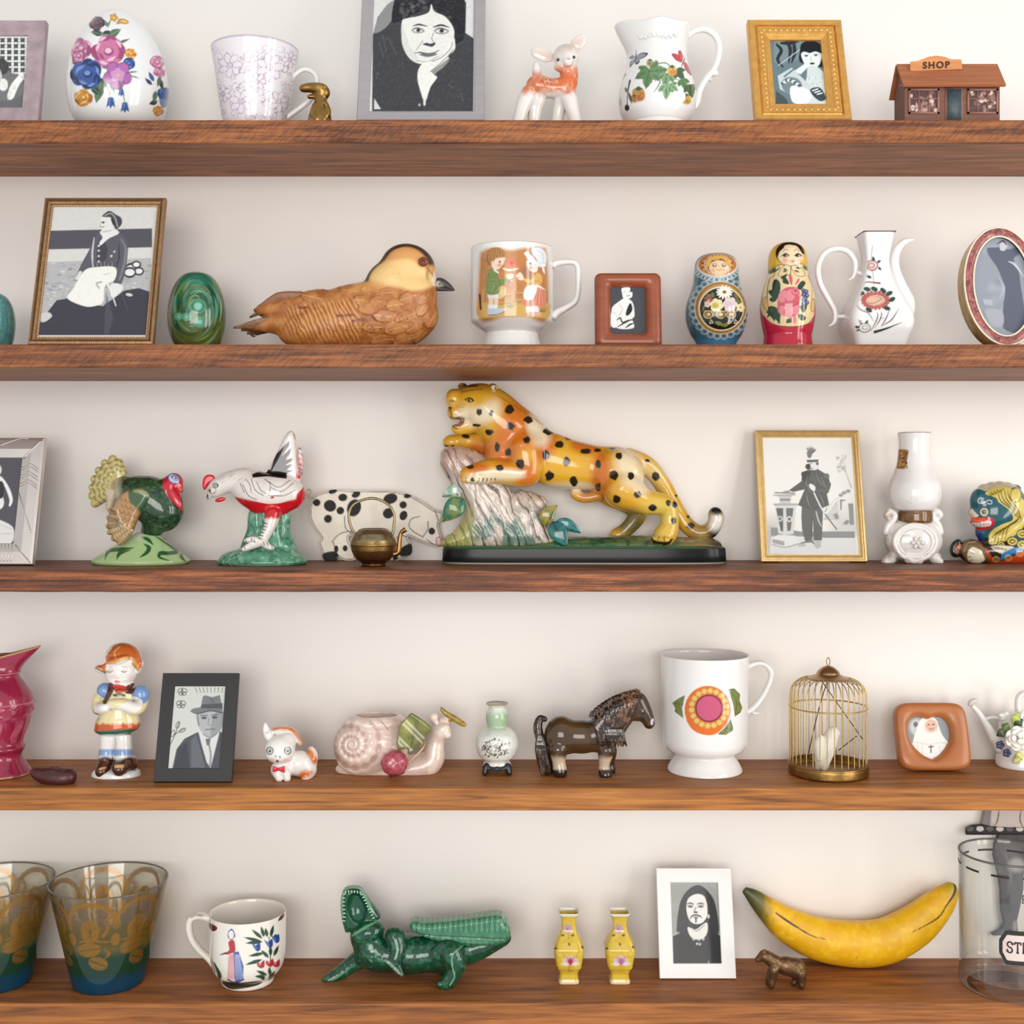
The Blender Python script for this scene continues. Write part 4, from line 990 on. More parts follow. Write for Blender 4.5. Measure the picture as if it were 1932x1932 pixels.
# marbled egg
t = Thing('marbled_egg','green swirled marbled egg next to the carved wooden duck','egg',1,'E',1633,y=0.075,empty=False)
V,F = lathe(t,[(60,t.row0),(80,t.row0 - 4),(150,t.row0 - 34),(200,1290),(230,1190),(239,1090),(231,990),(207,890),(168,806),(116,748),(56,723),(0,718)],1.15)
p = t.paint(V, F, (40, 112, 84), False); x, z = (p.U - 1633) / 240, (p.V - 1020) / 240
wx = noise(x * 1.7 + 5, z * 1.7, V[:, 1] / 60) * 1.6; wz = noise(x * 1.7, z * 1.7 + 9, V[:, 1] / 60 + 4) * 1.8
p.field(sstep(.4,.62,noise(x * 1.8 + wx,z * 1.8 + wz,V[:,1] / 40)) * .9,(92,100,42)); p.field(sstep(.6,.8,noise(x * 2.6 + 7,z * 2.6 + wx,3)) * .7,(24,66,48)); rg = random.Random(4)
for i in range(90):
    a0,R = rg.uniform(0,6.3),rg.uniform(50,330); c = rg.choice(((20,62,46),(134,150,72),(96,170,144),(30,92,66),(160,176,96),(18,50,36))); n = rg.uniform(.6,1.6); X0,Y0 = 1625 + rg.uniform(-20,20),1015 + rg.uniform(-30,30)
    p.line([(X0 + R * .72 * math.cos(a0 + n * q / 5),Y0 + (R + 6 * q) * .95 * math.sin(a0 + n * q / 5)) for q in range(6)],[3,rg.uniform(8,20),3],c,soft=2.0,a=.9)
p.field(sstep(880, 770, p.V) * .5, (40, 140, 116))
for X,Y,R in ((1640,1000,46),(1545,1090,24),(1480,1085,22),(1655,1130,34)): p.ell(X,Y,R * 1.5,None,(24,92,66),soft=8).ring(X,Y,R * 1.3,R * 1.2,12,(96,160,110)).ell(X,Y,R * .75,None,(130,204,180),soft=6)
t.add('', V, F, GLAZE, col=p.c)

# carved duck
t = Thing('wooden_duck', 'carved wooden duck decoy with brown feathers and dark beak', 'duck', 1, 'F', 1100, y=0.080)
m = SDF(t, 1.4)
m.ell(1270,740,0,475,250,290,(0,-4,0),20).ell(880,810,0,470,225,205,(0,-8,0),60).ell(960,660,0,330,190,170,(0,-14,0),90).chain([(760,650,0,140),(560,690,0,100),(380,690,0,60),(270,680,0,34)],40)
m.chain([(700, 840, 0, 130), (480, 800, 0, 90), (280, 810, 0, 40), (110, 826, 0, 12)], 30)
m.ell(1492,330,0,226,178,196,(0,14,0),20).ell(1380,440,0,250,200,190,(0,-20,0),40).ell(1500,560,0,235,215,220,k=40).ell(1640,430,0,90,90,80,k=30)
m.chain([(300, 745, -60, 14), (520, 690, -130, 12), (800, 640, -200, 10)], 8, cut=True)
m.chain([(300, 745, 60, 14), (520, 690, 130, 12)], 8, cut=True)
V, F = m.floor().mesh(1)
N = normals_of(V, F); U, W = t.uv(V); fr = t.facing(V, N, 0, .3)
# carved feathers in relief
feath = [(1240,610,62,46,0),(1390,640,84,52,-8),(1490,580,70,50,-20),(1290,730,92,52,6),(1170,670,90,48,0),(1470,740,92,50,-22),(1200,820,90,48,2),(1400,830,110,48,-14),(1610,660,80,50,-60),(1540,820,80,44,-30),(1680,770,60,50,-60),(1280,930,100,40,-8),(1460,930,100,40,-16),(1330,540,80,44,-5),(1180,520,80,36,8),(990,520,90,34,6),(860,510,90,26,8),(1620,590,60,40,-40),(1600,900,70,40,-40),(700,575,90,50,10),(1100,600,60,40,0)]
hgt = np.zeros(len(V)); edge = np.zeros(len(V)); inn = np.zeros(len(V))
for x, y, a, b, r in feath:
    r = math.radians(r); dx,dy = U - x,W - y; u,v = (dx * math.cos(r) + dy * math.sin(r)) / a,(-dx * math.sin(r) + dy * math.cos(r)) / b
    k = np.hypot(u, v); i = k < 1.0
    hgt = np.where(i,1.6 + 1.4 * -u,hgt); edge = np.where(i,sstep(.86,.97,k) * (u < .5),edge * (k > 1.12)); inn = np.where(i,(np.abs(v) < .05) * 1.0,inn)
# long slanting cuts on the flank
fl = sstep(420,560,U) * sstep(1130,1050,U) * sstep(590,640,W + (U - 800) * .14) * sstep(960,820,W - (U - 500) * .1)
cut = np.sin((U * .9 - W * .42 + 26 * noise(U / 40, W / 90)) / 5.5)
hgt = hgt + fl * cut * .55
V = V + N * (hgt * fr)[:, None] * .8
p = t.paint(V, F, (164, 98, 46), False); nz = fbm(V[:, 0] / 14, V[:, 1] / 14, V[:, 2] / 14)
p.field(.5 * sstep(.4, .7, nz), (206, 146, 84)); p.field(.4 * sstep(.5, .3, nz), (150, 88, 42))
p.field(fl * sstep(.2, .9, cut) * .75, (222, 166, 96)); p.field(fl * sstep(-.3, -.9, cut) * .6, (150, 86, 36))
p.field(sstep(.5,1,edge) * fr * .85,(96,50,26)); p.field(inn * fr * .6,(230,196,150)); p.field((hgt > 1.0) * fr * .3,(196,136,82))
p.field(sstep(520,440,W + .15 * (U - 1400)) * sstep(1090,1160,U + W * .2),(212,154,92)); p.field(sstep(470,400,W + 60 * (nz - .5)) * 0,(0,0,0))
p.poly([(1225,330),(1330,275),(1500,262),(1600,320),(1690,400),(1690,480),(1560,520),(1400,490),(1200,440),(1170,400)],(228,190,126),smooth=True,soft=8)
p.poly([(1690, 470), (1700, 390), (1725, 320), (1745, 330), (1760, 400), (1740, 480)], (236, 216, 186), smooth=True)
for i in range(26):
    rg = random.Random(i); p.line([(rg.uniform(1280,1460),rg.uniform(290,450)),] * 1 + [(rg.uniform(1380,1450),rg.uniform(330,430))],[2,4,1],(196,146,80),a=.4)
p.field(sstep(34, 22, np.abs(V[:, 1]) * 1.0 + 0 * U) * 0, (0, 0, 0))
hl = np.array([(1110,440),(1200,320),(1290,215),(1390,160),(1500,136),(1600,150),(1680,200),(1725,270),(1735,330)],float)
p.field(sstep(30,22,np.abs(V[:,1])) * sstep(1040,1100,U) * sstep(460,430,W) * sstep(.1,.5,np.maximum(p.nrm[:,2],.6 * p.nrm[:,0]) + sstep(1600,1500,U) * .2) * (1 - sstep(1640,1680,U) * sstep(290,330,W)),(58,44,36))
p.line(hl, 24, (58, 44, 36)); p.line([(1640, 320), (1690, 380), (1700, 400)], 5, (90, 60, 40))
p.poly([(1688, 470), (1700, 395), (1722, 325), (1750, 340), (1764, 400), (1744, 480)], (226, 206, 178), smooth=True)
for i in range(60):
    rg = random.Random(100 + i); x,y = rg.uniform(760,1640),rg.uniform(700,950); p.ell(x,y,rg.uniform(4,12),rg.uniform(3,9),(120,62,28),rg.uniform(0,180),a=.75)
for x,y,a in ((930,728,34),(1015,722,40),(1045,770,20),(620,660,50),(1110,760,40)): p.ell(x,y,a,13,(128,66,30),0)
p.field(sstep(330,230,U) * .5 * sstep(740,780,W),(92,66,46)); p.line([(45,828),(110,815)],30,(50,42,36)).line([(175,745),(300,715)],[10,22,8],(60,44,34))
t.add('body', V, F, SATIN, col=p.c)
for pts,rr,c in (([(1700,470,0),(1760,452,0),(1830,486,0),(1878,518,0)],[38,40,26,5],(62,56,52)),([(1690,505,0),(1760,506,0),(1830,512,0),(1868,520,0)],[16,18,12,4],(44,38,36))):
    V, F = px_tube(t, pts, rr, 16, 6, flat=.8); p = t.paint(V, F, c)
    p.poly([(1720,490),(1740,440),(1780,470),(1790,485)],(190,184,176),smooth=True,a=.8).line([(1750,462),(1780,472)],6,(30,26,24)); t.add('beak_half',V,F,SATIN,col=p.c)
ec = t.q(1618, 280, -168)
for r, off, c, n in ((40, 0, (122, 54, 32), 'eye_ring'), (22, -10, (44, 20, 16), 'eye')):
    s_ = np.linspace(0, math.pi, 12); a = np.linspace(0, 2 * math.pi, 25)[:-1]
    Vq = np.array([(ec[0] + r / t.k * math.sin(q) * math.cos(w),ec[1] + off / t.k - .5 * r / t.k * math.cos(q),ec[2] + r / t.k * math.sin(q) * math.sin(w)) for q in s_ for w in a]); t.add(n,Vq,grid_faces(24,12,True),plain('glass_eye_%s' % n,c,.1))
# tail and wing-tip feathers
def blade(P, w, th, c1, c2, name):
    P = spline([t.q(*a) for a in P], 6); r = np.interp(np.linspace(0, 1, len(P)), np.linspace(0, 1, len(w)), w) / t.k
    V,F = tube(P,r,14,flat=th,up=(0,1,.35)); p = t.paint(V,F,c1,False); p.speckle(4,.6,c2,.5); t.add(name,V,F,SATIN,col=p.c)
blade([(820,600,-30),(600,600,-40),(420,600,-40),(215,688,-30)],[30,78,66,12],.3,(140,92,54),(112,70,42),'wing_tip')
blade([(800,610,60),(560,620,70),(380,640,60),(180,742,50)],[30,56,40,8],.3,(110,74,50),(80,52,36),'wing_tip')
for k,(e,z) in enumerate((((46,828),-40),((110,850),0),((160,880),40),((220,905),80))): blade([(640,780,z),(420,770 + 12 * k,z),(220,800 + 20 * k,z),(*e,z)],[20,52,38,8],.22,(136,96,64) if k == 0 else (104,74,52),(74,54,42),'tail_feather')

# pedestal mug with a boy and a girl
t = Thing('pedestal_mug','white pedestal mug printed with boy giving flower to bonneted girl','mug',1,'G',462,y=0.075)
V,F = lathe(t,[(272,t.row0),(268,t.row0 - 12),(258,1065),(243,1000),(238,962),(258,945),(300,920),(362,872),(374,856),(376,836),(376,700),(376,500),(376,300),(376,200),(374,190),(366,192),(362,300),(360,700),(350,840),(240,900),(0,905)],1.1,smooth=False)
p = t.paint(V, F, (244, 242, 238)); K = (92, 62, 40)
p.poly([(170,300),(200,210),(300,182),(450,200),(600,178),(730,180),(785,260),(788,820),(600,812),(400,810),(165,822)],(196,132,70),smooth=True,soft=8)
p.poly([(165,660),(300,700),(500,660),(790,680),(790,818),(600,808),(400,806),(165,820)],(214,170,92),smooth=True,soft=5)
p.field(.35 * sstep(.45,.7,fbm(p.U / 60,p.V / 60)) * (p.V < 700) * (np.abs(p.U - 478) < 300) * (p.V > 215),(160,100,50)); p.ell(600,400,60,60,(150,104,84),soft=10,a=.7).ell(470,330,80,60,(206,120,70),soft=12,a=.6)
p.line([(330,620),(470,600),(600,590)],16,(206,160,96)).line([(330,690),(470,660),(600,650)],16,(206,160,96)).line([(330,630),(600,600)],4,K).line([(330,700),(600,662)],4,K)
for x in (480,205,770): p.poly([(x - 20,570),(x,556),(x + 20,570),(x + 18,680),(x - 18,680)],(200,150,84)).line([(x + 16,575),(x + 14,678)],5,K)
p.line([(170, 610), (178, 740)], 18, (70, 44, 30)).line([(760, 600), (756, 700)], 10, (90, 50, 34))
for x, y, r in ((450, 700, 60), (740, 740, 50), (620, 770, 40)):
    for k in range(-4,5): p.line([(x + k * 5,y + 25),(x + k * r / 4,y - r * (.7 - abs(k) * .08))],[6,2],(132,140,70) if k % 2 else (96,112,60))
# boy
p.poly([(250,590),(345,590),(340,660),(330,760),(250,760)],(240,208,180)).poly([(236,590),(345,590),(340,640),(245,640)],(236,230,220)).line([(296,640),(300,750)],4,K)
p.poly([(245,700),(330,700),(330,760),(250,760)],(240,238,232)).poly([(248,740),(330,735),(395,730),(405,755),(340,785),(250,795)],(196,204,212),smooth=True).line([(250,795),(340,786),(402,758)],5,(60,66,80))
p.poly([(345,530),(400,540),(408,590),(380,640),(340,630)],(232,206,150),smooth=True).ring(374,588,30,46,5,(190,150,90))
p.poly([(262,375),(330,390),(350,470),(440,440),(455,470),(350,540),(335,600),(236,600),(230,470)],(120,140,74),smooth=True)
for i in range(34):
    rg = random.Random(i); p.ell(rg.uniform(240,330),rg.uniform(400,590),5,None,(150,166,100) if i % 2 else (92,112,56))
p.line([(340,470),(360,530),(340,590)],4,K).poly([(290,360),(340,400),(345,420),(300,392)],(244,240,232))
p.poly([(410,430),(455,415),(480,430),(470,455),(430,470)],(240,214,190),smooth=True).line([(460,470),(450,520)],3,(236,232,224)).line([(470,470),(480,510)],3,(236,232,224))
p.poly([(270,290),(390,270),(392,310),(372,350),(330,378),(285,360)],(246,222,198),smooth=True).ell(352,340,24,18,(228,150,120),soft=4,a=.8).ell(352,308,12,8,(90,70,60)).line([(385,300),(398,318),(385,322)],4,(206,160,130))
p.poly([(232,270),(240,210),(300,178),(370,190),(402,245),(385,262),(330,262),(300,300),(270,340),(245,310)],(176,122,66),smooth=True)
for i in range(9): p.line([(290 + 9 * i,195),(270 + 12 * i,240),(262 + 12 * i,285 - abs(i - 4) * 3)],4,(140,90,44) if i % 2 else (206,156,92))
p.ell(285, 318, 12, 18, (240, 206, 176)).line([(236, 250), (240, 300), (265, 340)], 6, K)
# flower
p.flower(460,325,44,6,(222,110,60),(190,60,40)).flower(460,322,24,5,(206,70,44),(150,40,30)).line([(385,370),(430,385),(480,380),(520,370)],[14,18,20,10],(238,226,196)).line([(465,370),(462,420)],5,(110,120,60))
# girl
p.poly([(680,520),(740,530),(770,620),(765,710),(640,725),(565,700),(570,640)],(222,138,110),smooth=True)
for i in range(9): p.line([(690 + 4 * i,540),(590 + 20 * i,705 + 8 * math.sin(i * 2))],4,(196,104,80) if i % 2 else (240,176,150))
p.poly([(590,540),(640,520),(690,530),(680,600),(640,655),(580,650),(568,600)],(242,242,244),smooth=True).line([(640,530),(600,640)],3,(190,196,210))
p.poly([(575,460),(640,470),(690,410),(730,430),(738,500),(690,522),(640,510),(570,480)],(226,178,96),smooth=True).line([(640,510),(690,480),(740,505)],5,(170,120,56)).line([(690,525),(760,560)],[20,8],(242,240,238))
p.poly([(500,440),(535,405),(560,430),(570,470),(535,475)],(244,222,200),smooth=True).line([(500,455),(530,450)],3,K)
p.poly([(600,300),(690,300),(700,350),(690,400),(650,400),(612,370)],(248,228,208),smooth=True).ell(640,362,24,18,(232,150,130),soft=4,a=.8).ell(630,325,11,8,(90,70,64)).line([(600,320),(592,342),(606,346)],4,(206,160,130))
p.poly([(640,200),(690,178),(750,200),(778,260),(770,330),(740,350),(690,290)],(236,240,244),smooth=True)
for i in range(10): q = i / 9; p.ell(600 + 150 * q,235 + 100 * q + 30 * math.sin(q * 3),24,20,(246,247,248)).ring(600 + 150 * q,235 + 100 * q + 30 * math.sin(q * 3),22,18,3,(170,176,190),a=.7)
p.line([(690,200),(740,240),(755,320)],4,(190,198,210)).poly([(735,350),(760,370),(765,420),(745,400)],(240,240,242))
p.poly([(590,720),(640,715),(700,715),(705,790),(640,795),(600,770)],(244,232,226),smooth=True).poly([(575,760),(640,765),(720,770),(712,798),(620,792)],(226,178,160),smooth=True).line([(660,725),(655,760)],4,(190,160,150))
t.add('mug_body', V, F, GLAZE, col=p.c)
V,F = px_tube(t,[(830,345,0),(880,322,0),(960,312,0),(1030,318,0),(1062,360,0),(1068,460,0),(1066,580,0),(1040,672,0),(960,728,0),(880,770,0),(828,815,0)],[36,32,26,26,26,26,26,28,30,36,46],14,6,flat=1.3); t.add('handle',V,F,WHITE)

# small wooden frame
CHERRY = plain('cherry_wood', (142, 70, 38), 0.32, coat=.2, bump=.1, bscale=200, var=.2, vscale=28, stretch=(1, 1, 5))
t = Thing('picture_frame','small rounded cherry wood picture frame with woman in white blouse','picture frame',1,'G',1530,y=0.109)
f = Frame(t, 612, 402, 6, 90); h = f.h * t.k
f.ring(rounded_rect(-306,0,306,h,55),rounded_rect(-160,142,160,h - 132,34),[(0,-50),(.04,-18),(.14,6),(.3,18),(.5,22),(.7,16),(.86,-2),(.96,-28),(1,-44)],CHERRY)
def ph(p):
    p.field(1.0, (74, 74, 80), False)
    p.poly([(1465,550),(1535,542),(1540,580),(1560,590),(1555,630),(1520,645),(1480,640),(1468,600)],(236,234,230),smooth=True).line([(1475,588),(1498,582)],[3,7,3],(50,50,54)).line([(1525,580),(1545,578)],[3,7,3],(50,50,54)).line([(1508,590),(1510,605)],3,(150,150,150)).line([(1510,620),(1535,616)],7,(90,88,90))
    p.poly([(1490,640),(1540,655),(1570,700),(1580,800),(1560,830),(1570,912),(1420,912),(1420,820),(1395,770),(1370,780),(1380,720),(1440,670)],(232,230,226),smooth=True).poly([(1366,780),(1400,778),(1420,830),(1412,905),(1366,890)],(240,238,234),smooth=True)
    p.poly([(1528,700),(1550,690),(1560,750),(1520,800),(1500,780)],(40,40,44),smooth=True).line([(1440,700),(1470,740),(1440,800)],4,(130,130,132))
    for a in ([(1420,840),(1450,820),(1470,860),(1520,840)],[(1430,900),(1480,870),(1540,840),(1570,840)],[(1500,910),(1540,880),(1575,870)]): p.line(a,[8,16,6],(50,50,54))
f.photo(150, 44, ph, step=.9, shape=(-168, 168, 134, h - 124)); f.back(BLACK, leg=False)

# nesting dolls
t = Thing('nesting_doll','blue wooden nesting doll with round black flower medallion','nesting doll',1,'H',541,y=0.077,group='nesting dolls',empty=False)
V,F = lathe(t,[(222,t.row0),(232,t.row0 - 30),(262,1436),(330,1330),(374,1200),(387,1080),(371,950),(328,820),(294,710),(282,620),(276,520),(262,440),(226,380),(160,342),(80,326),(0,322)],.95)
p = t.paint(V, F, (62, 106, 122)); WH = (214, 226, 226)
p.speckle(12, .4, (44, 80, 100), .5); p.field(sstep(1340, 1420, p.V) * .8, (60, 120, 160))
p.field(sstep(60, 0, np.abs(p.U - 560)) * sstep(600, 640, p.V) * sstep(700, 660, p.V) * .6, (70, 130, 190))
p.ell(555, 470, 258, 150, (232, 216, 196)).ell(555, 462, 240, 138, (190, 126, 72))
for i in range(24):
    rg = random.Random(i); a = i * .262; p.ell(555 + 190 * math.cos(a),470 + 108 * math.sin(a),14,9,(110,60,36) if i % 2 else (220,170,110),math.degrees(a))
for i in range(22): a = i * 2 * math.pi / 22; p.ring(560 + 152 * math.cos(a),462 + 122 * math.sin(a),17,15,5,(244,220,190))
p.ell(568, 470, 150, 124, (226, 178, 80)).ell(572, 492, 136, 106, (96, 52, 36)).ell(575, 502, 124, 96, (240, 204, 166))
p.line([(450,470),(480,400),(560,385),(600,370)],[26,30,16],(220,170,60)).line([(600,372),(660,400),(700,470)],[16,30,24],(220,170,60)).ring(600,398,18,15,5,(170,110,50))
for ex in (520,640): p.ell(ex,474,28,16,(90,70,54)).ell(ex + 3,470,12,9,(230,220,200)).line([(ex - 36,462),(ex,440),(ex + 34,456)],5,(110,76,50))
p.ell(500,530,30,20,(236,160,124),soft=5,a=.7).ell(660,532,30,20,(236,160,124),soft=5,a=.7).line([(540,518),(560,524),(582,532),(600,524),(618,520)],[3,8,4],(190,84,60)).line([(580,470),(576,500)],3,(200,150,110))
for i in range(15):
    a = math.radians(8 + i * 12); x,y = 555 + 285 * math.cos(a),490 + 160 * math.sin(a); p.ring(x,y,34,26,6,WH); p.ring(x,y + 4,22,16,4,WH,a=.6)
for i in range(26):
    a = i * 2 * math.pi / 26; x,y = 596 + 350 * math.cos(a),1004 + 356 * math.sin(a); p.ring(x,y,46,42,7,WH); p.ring(x,y,28,26,5,WH,a=.7)
for k in range(18): rg = random.Random(k); x,y = rg.choice((rg.uniform(170,260),rg.uniform(280,420))),rg.uniform(680,1330); p.line([(x,y),(x + 20,y - 50)],[2,9,2],(150,176,180),a=.7)
p.ell(598,1004,330,334,(236,224,196)).ell(598,1004,322,326,(160,116,58)).ell(598,1004,290,296,(196,152,84),a=.7).ell(604,1014,284,278,(240,228,200)).ell(606,1016,272,264,(22,17,14))
for a in ((480,850,380,890,30),(520,870,400,830,36),(760,820,830,900,34),(790,880,850,970,30),(390,970,370,1060,24),(840,900,860,1000,26),(430,1130,380,1090,30),(520,1180,650,1230,50),(620,1240,720,1190,44),(520,860,480,800,26)): p.leaf(*a[:5],(128,138,62),(70,80,36))
for k in range(14): a = k * .449; p.ell(645 + 66 * math.cos(a),808 + 52 * math.sin(a),40,13,(242,238,226),math.degrees(math.atan2(52 * math.sin(a),66 * math.cos(a))))
p.ell(645, 806, 28, 22, (190, 140, 50)).ell(645, 806, 14, 11, (80, 50, 20))
p.flower(448, 910, 60, 5, (150, 84, 66), (220, 170, 120), 10).flower(430, 960, 40, 5, (226, 206, 196), (200, 150, 60))
p.flower(545,970,84,6,(236,222,170),(206,170,60),15).ell(530,975,40,36,(206,176,80)).flower(715,960,92,6,(226,206,206),(214,180,190),0).ell(700,970,56,44,(216,190,196)).flower(845,1000,56,5,(232,220,170),(200,170,80))
for x in (440,600,730): p.ring(x,1090,56,46,9,(232,210,150)).ell(x,1090,40,32,(170,130,60)).ell(x + 8,1086,16,13,(240,222,170))
p.line([(395, 1045), (800, 1048)], 12, (206, 172, 90)).line([(640, 1060), (640, 1150)], 12, (60, 40, 20))
for x in (470, 700, 780): p.line([(x, 1150), (x + 30, 1190), (x - 10, 1200), (x, 1170)], 8, (236, 226, 196))
p.field((np.abs(p.V - 1092) < 3.5) * .4 * (np.abs(p.U - 604) > 325), (30, 50, 60))
t.add('', V, F, GLAZE, col=p.c)

t = Thing('nesting_doll','red wooden nesting doll with yellow scarf and pink rose','nesting doll',1,'H',1440,y=0.077,group='nesting dolls',empty=False)
V,F = lathe(t,[(300,t.row0),(312,t.row0 - 8),(312,1500),(303,1430),(297,1368),(298,1345),(318,1250),(340,1110),(346,1000),(335,880),(305,750),(272,640),(252,560),(247,480),(244,400),(229,320),(190,250),(130,205),(60,186),(0,184)],.95)
p = t.paint(V, F, (196, 30, 62)); OL = (36, 22, 18); CR = (238, 212, 160)
p.field(sstep(560, 540, p.V), (226, 176, 44), False); p.speckle(16, .25, (206, 120, 30), .6) if False else None
p.poly([(1200,540),(1330,470),(1600,450),(1690,520),(1700,600),(1760,760),(1790,920),(1760,1130),(1680,1210),(1470,1240),(1260,1210),(1140,1110),(1090,950),(1140,720)],CR,smooth=True)
p.line([(1140,1110),(1260,1210),(1470,1241),(1680,1212),(1768,1120)],8,OL).line([(1190,540),(1330,465),(1480,480),(1610,450),(1690,500)],7,OL)
p.poly([(1200,545),(1320,480),(1340,510),(1290,550),(1215,580)],(80,92,50),smooth=True).poly([(1290,500),(1330,480),(1330,500),(1290,525)],CR).poly([(1630,470),(1680,500),(1690,540),(1640,510)],(80,92,50),smooth=True)
p.line([(1280,550),(1260,610),(1200,660),(1180,900)],6,OL).line([(1215,645),(1185,760),(1180,900)],5,OL).line([(1690,600),(1740,720),(1745,900)],5,OL)
p.ell(1470,322,182,150,OL).ell(1478,340,168,132,(242,216,176)).poly([(1300,340),(1320,250),(1395,198),(1390,250),(1340,300),(1310,380)],OL,smooth=True).poly([(1410,196),(1480,185),(1570,210),(1640,300),(1630,330),(1560,235),(1480,212)],OL,smooth=True)
for ex,sg in ((1415,-1),(1570,1)): p.ell(ex,345,40,22,(70,54,40)).ell(ex - 6,346,15,16,(28,20,18)).ell(ex + 14,350,10,8,(240,226,196)).line([(ex - 50 * 1,352),(ex,318),(ex + 48,350)],7,OL).line([(ex + sg * 40,345),(ex + sg * 66,362)],5,OL)
p.line([(1380, 300), (1410, 268), (1445, 285)], 6, OL).line([(1522, 290), (1555, 266), (1592, 296)], 6, OL)
p.ell(1408,408,32,36,(238,170,150),soft=4).ell(1580,408,28,32,(238,170,150),soft=4).line([(1450,410),(1480,414),(1505,410),(1540,408)],[3,9,3],(170,90,66)).ell(1502,426,17,10,(212,96,84))
for P_ in ([(1480,480),(1400,470),(1330,560),(1330,605),(1400,600),(1470,580)],[(1480,480),(1540,470),(1630,520),(1655,600),(1560,600),(1500,530)]): p.poly(P_,CR,smooth=True).line(P_ + [P_[0]],6,OL)
for a in ((1385,510,1440,540,30),(1380,545,1430,550,24),(1540,490,1600,515,30),(1520,530,1590,560,26)): p.leaf(*a[:5],(70,84,50))
p.line([(1480, 580), (1478, 480)], 6, OL)
GD = (28, 62, 40)
p.poly([(1270,650),(1320,655),(1350,720),(1335,830),(1280,930),(1220,920),(1215,880),(1240,870),(1195,800),(1240,770),(1245,720)],GD,smooth=True)
p.poly([(1200,990),(1280,990),(1345,1060),(1345,1150),(1335,1210),(1290,1150),(1270,1170),(1220,1110),(1180,1130),(1190,1080),(1170,1060)],GD,smooth=True)
p.poly([(1350,625),(1400,590),(1440,575),(1420,620),(1450,670),(1450,710),(1380,690),(1375,650)],GD,smooth=True).poly([(1560,740),(1620,665),(1665,690),(1640,740),(1600,780)],GD,smooth=True).poly([(1590,980),(1670,960),(1680,1000),(1640,1070),(1600,1020)],GD,smooth=True).poly([(1570,1090),(1620,1085),(1670,1130),(1640,1165),(1590,1150)],GD,smooth=True).poly([(1425,1150),(1490,1120),(1490,1190),(1420,1200)],GD)
R1, R2, R3 = (206, 92, 104), (228, 140, 148), (188, 60, 80)
p.poly([(1455,590),(1485,590),(1500,640),(1495,720),(1465,680)],R1,smooth=True).poly([(1540,690),(1580,630),(1585,670),(1540,720)],R1,smooth=True)
p.poly([(1400,760),(1480,740),(1560,755),(1600,840),(1590,930),(1560,1080),(1460,1130),(1380,1090),(1320,1060),(1310,960),(1330,830)],R1,smooth=True)
p.ell(1380,860,55,80,R2,20).ell(1500,870,100,100,R2).ell(1500,900,96,84,R1).ell(1470,850,60,70,R2,20).ell(1535,800,48,50,R1).ell(1535,795,34,34,R2).ell(1538,790,20,20,R3)
p.ell(1390,1040,60,70,R2,-20).ell(1460,1060,70,66,R1).ell(1540,1030,50,64,R2,20).line([(1360,960),(1430,990),(1520,980),(1590,920)],[8,16,8],R3).line([(1420,1000),(1440,1060),(1430,1110)],[4,12,4],R3)
p.poly([(1510, 1120), (1540, 1110), (1550, 1180), (1520, 1205), (1508, 1160)], R2, smooth=True)
for x,y in ((1640,790),(1670,800),(1640,840),(1680,850),(1645,900),(1680,940),(1640,950),(1660,890)): p.ell(x,y,30,28,(56,66,120)).ell(x + 5,y - 4,9,9,(160,172,210))
for P_ in ([(1120,890),(1180,870),(1190,930),(1195,1010),(1180,1050),(1140,1000),(1120,950)],[(1745,900),(1775,900),(1775,1030),(1750,1055),(1728,1000)]): p.poly(P_,(228,186,118),smooth=True).line(P_ + [P_[0]],6,OL)
p.line([(1200, 960), (1320, 910)], 6, (210, 190, 120)).line([(1200, 985), (1310, 960)], 6, (210, 190, 120))
p.field((np.abs(p.V - 1338) < 4) * .5, (120, 10, 34)); t.add('', V, F, GLAZE, col=p.c)

# square coffee pot
t = Thing('porcelain_pot','square white porcelain coffee pot painted with red flowers','coffee pot',1,'I',582,y=0.075)
rows = spline([(t.row0,214),(t.row0 - 20,222),(1110,252),(1020,284),(940,288),(840,262),(720,206),(600,152),(480,116),(400,108),(300,118),(220,134),(165,146)],8); ext = list(rows) + [(162,138)] + [(r,h - 12) for r,h in rows[::-1][2:40]]
ext = resample(np.array([(a, b) for a, b in ext]) / 1.0, 7.0)
a = np.linspace(0, 2 * math.pi, 721); ca, sa = np.cos(a), np.sin(a); e = 2 / 7.0
L_ = resample(np.stack([np.sign(ca) * np.abs(ca) ** e,np.sign(sa) * np.abs(sa) ** e],1),.03)[:-1]; sx,sy = L_[:,0],L_[:,1]; na = len(L_)
V = np.concatenate([np.stack([sx * h / t.k,sy * h / t.k,np.full(na,(t.row0 - r) / t.k)],1) for r,h in ext]); F = grid_faces(na,len(ext),True)
V = np.concatenate([V,[[0,0,0]]]); F = np.concatenate([F,np.stack([(np.arange(na) + 1) % na,np.arange(na),np.full(na,len(V) - 1),np.full(na,len(V) - 1)],1)])
V[:, 2] += sstep(300, 160, t.row0 - V[:, 2] * t.k) * 9 / t.k * (np.abs(V[:, 0]) + np.abs(V[:, 1])) / 40 - 0
p = t.paint(V, F, (243, 243, 241)); RB, GR = (150, 62, 58), (44, 66, 60)
fz = sstep(-.55, -.8, p.nrm[:, 1]); p.mask = p.mask * fz
p.line([(558,260),(548,370),(560,480),(570,610)],4,(120,70,66)).ell(553,437,54,46,(236,206,200)).ring(553,435,52,44,9,RB).ring(548,436,27,20,7,RB).line([(505,440),(540,485),(590,480)],6,(206,160,160))
for l in ((572,400,560,352,28),(600,410,635,392,26),(505,450,470,440,28),(610,450,638,482,24),(550,550,500,528,28)): p.leaf(*l[:5],GR)
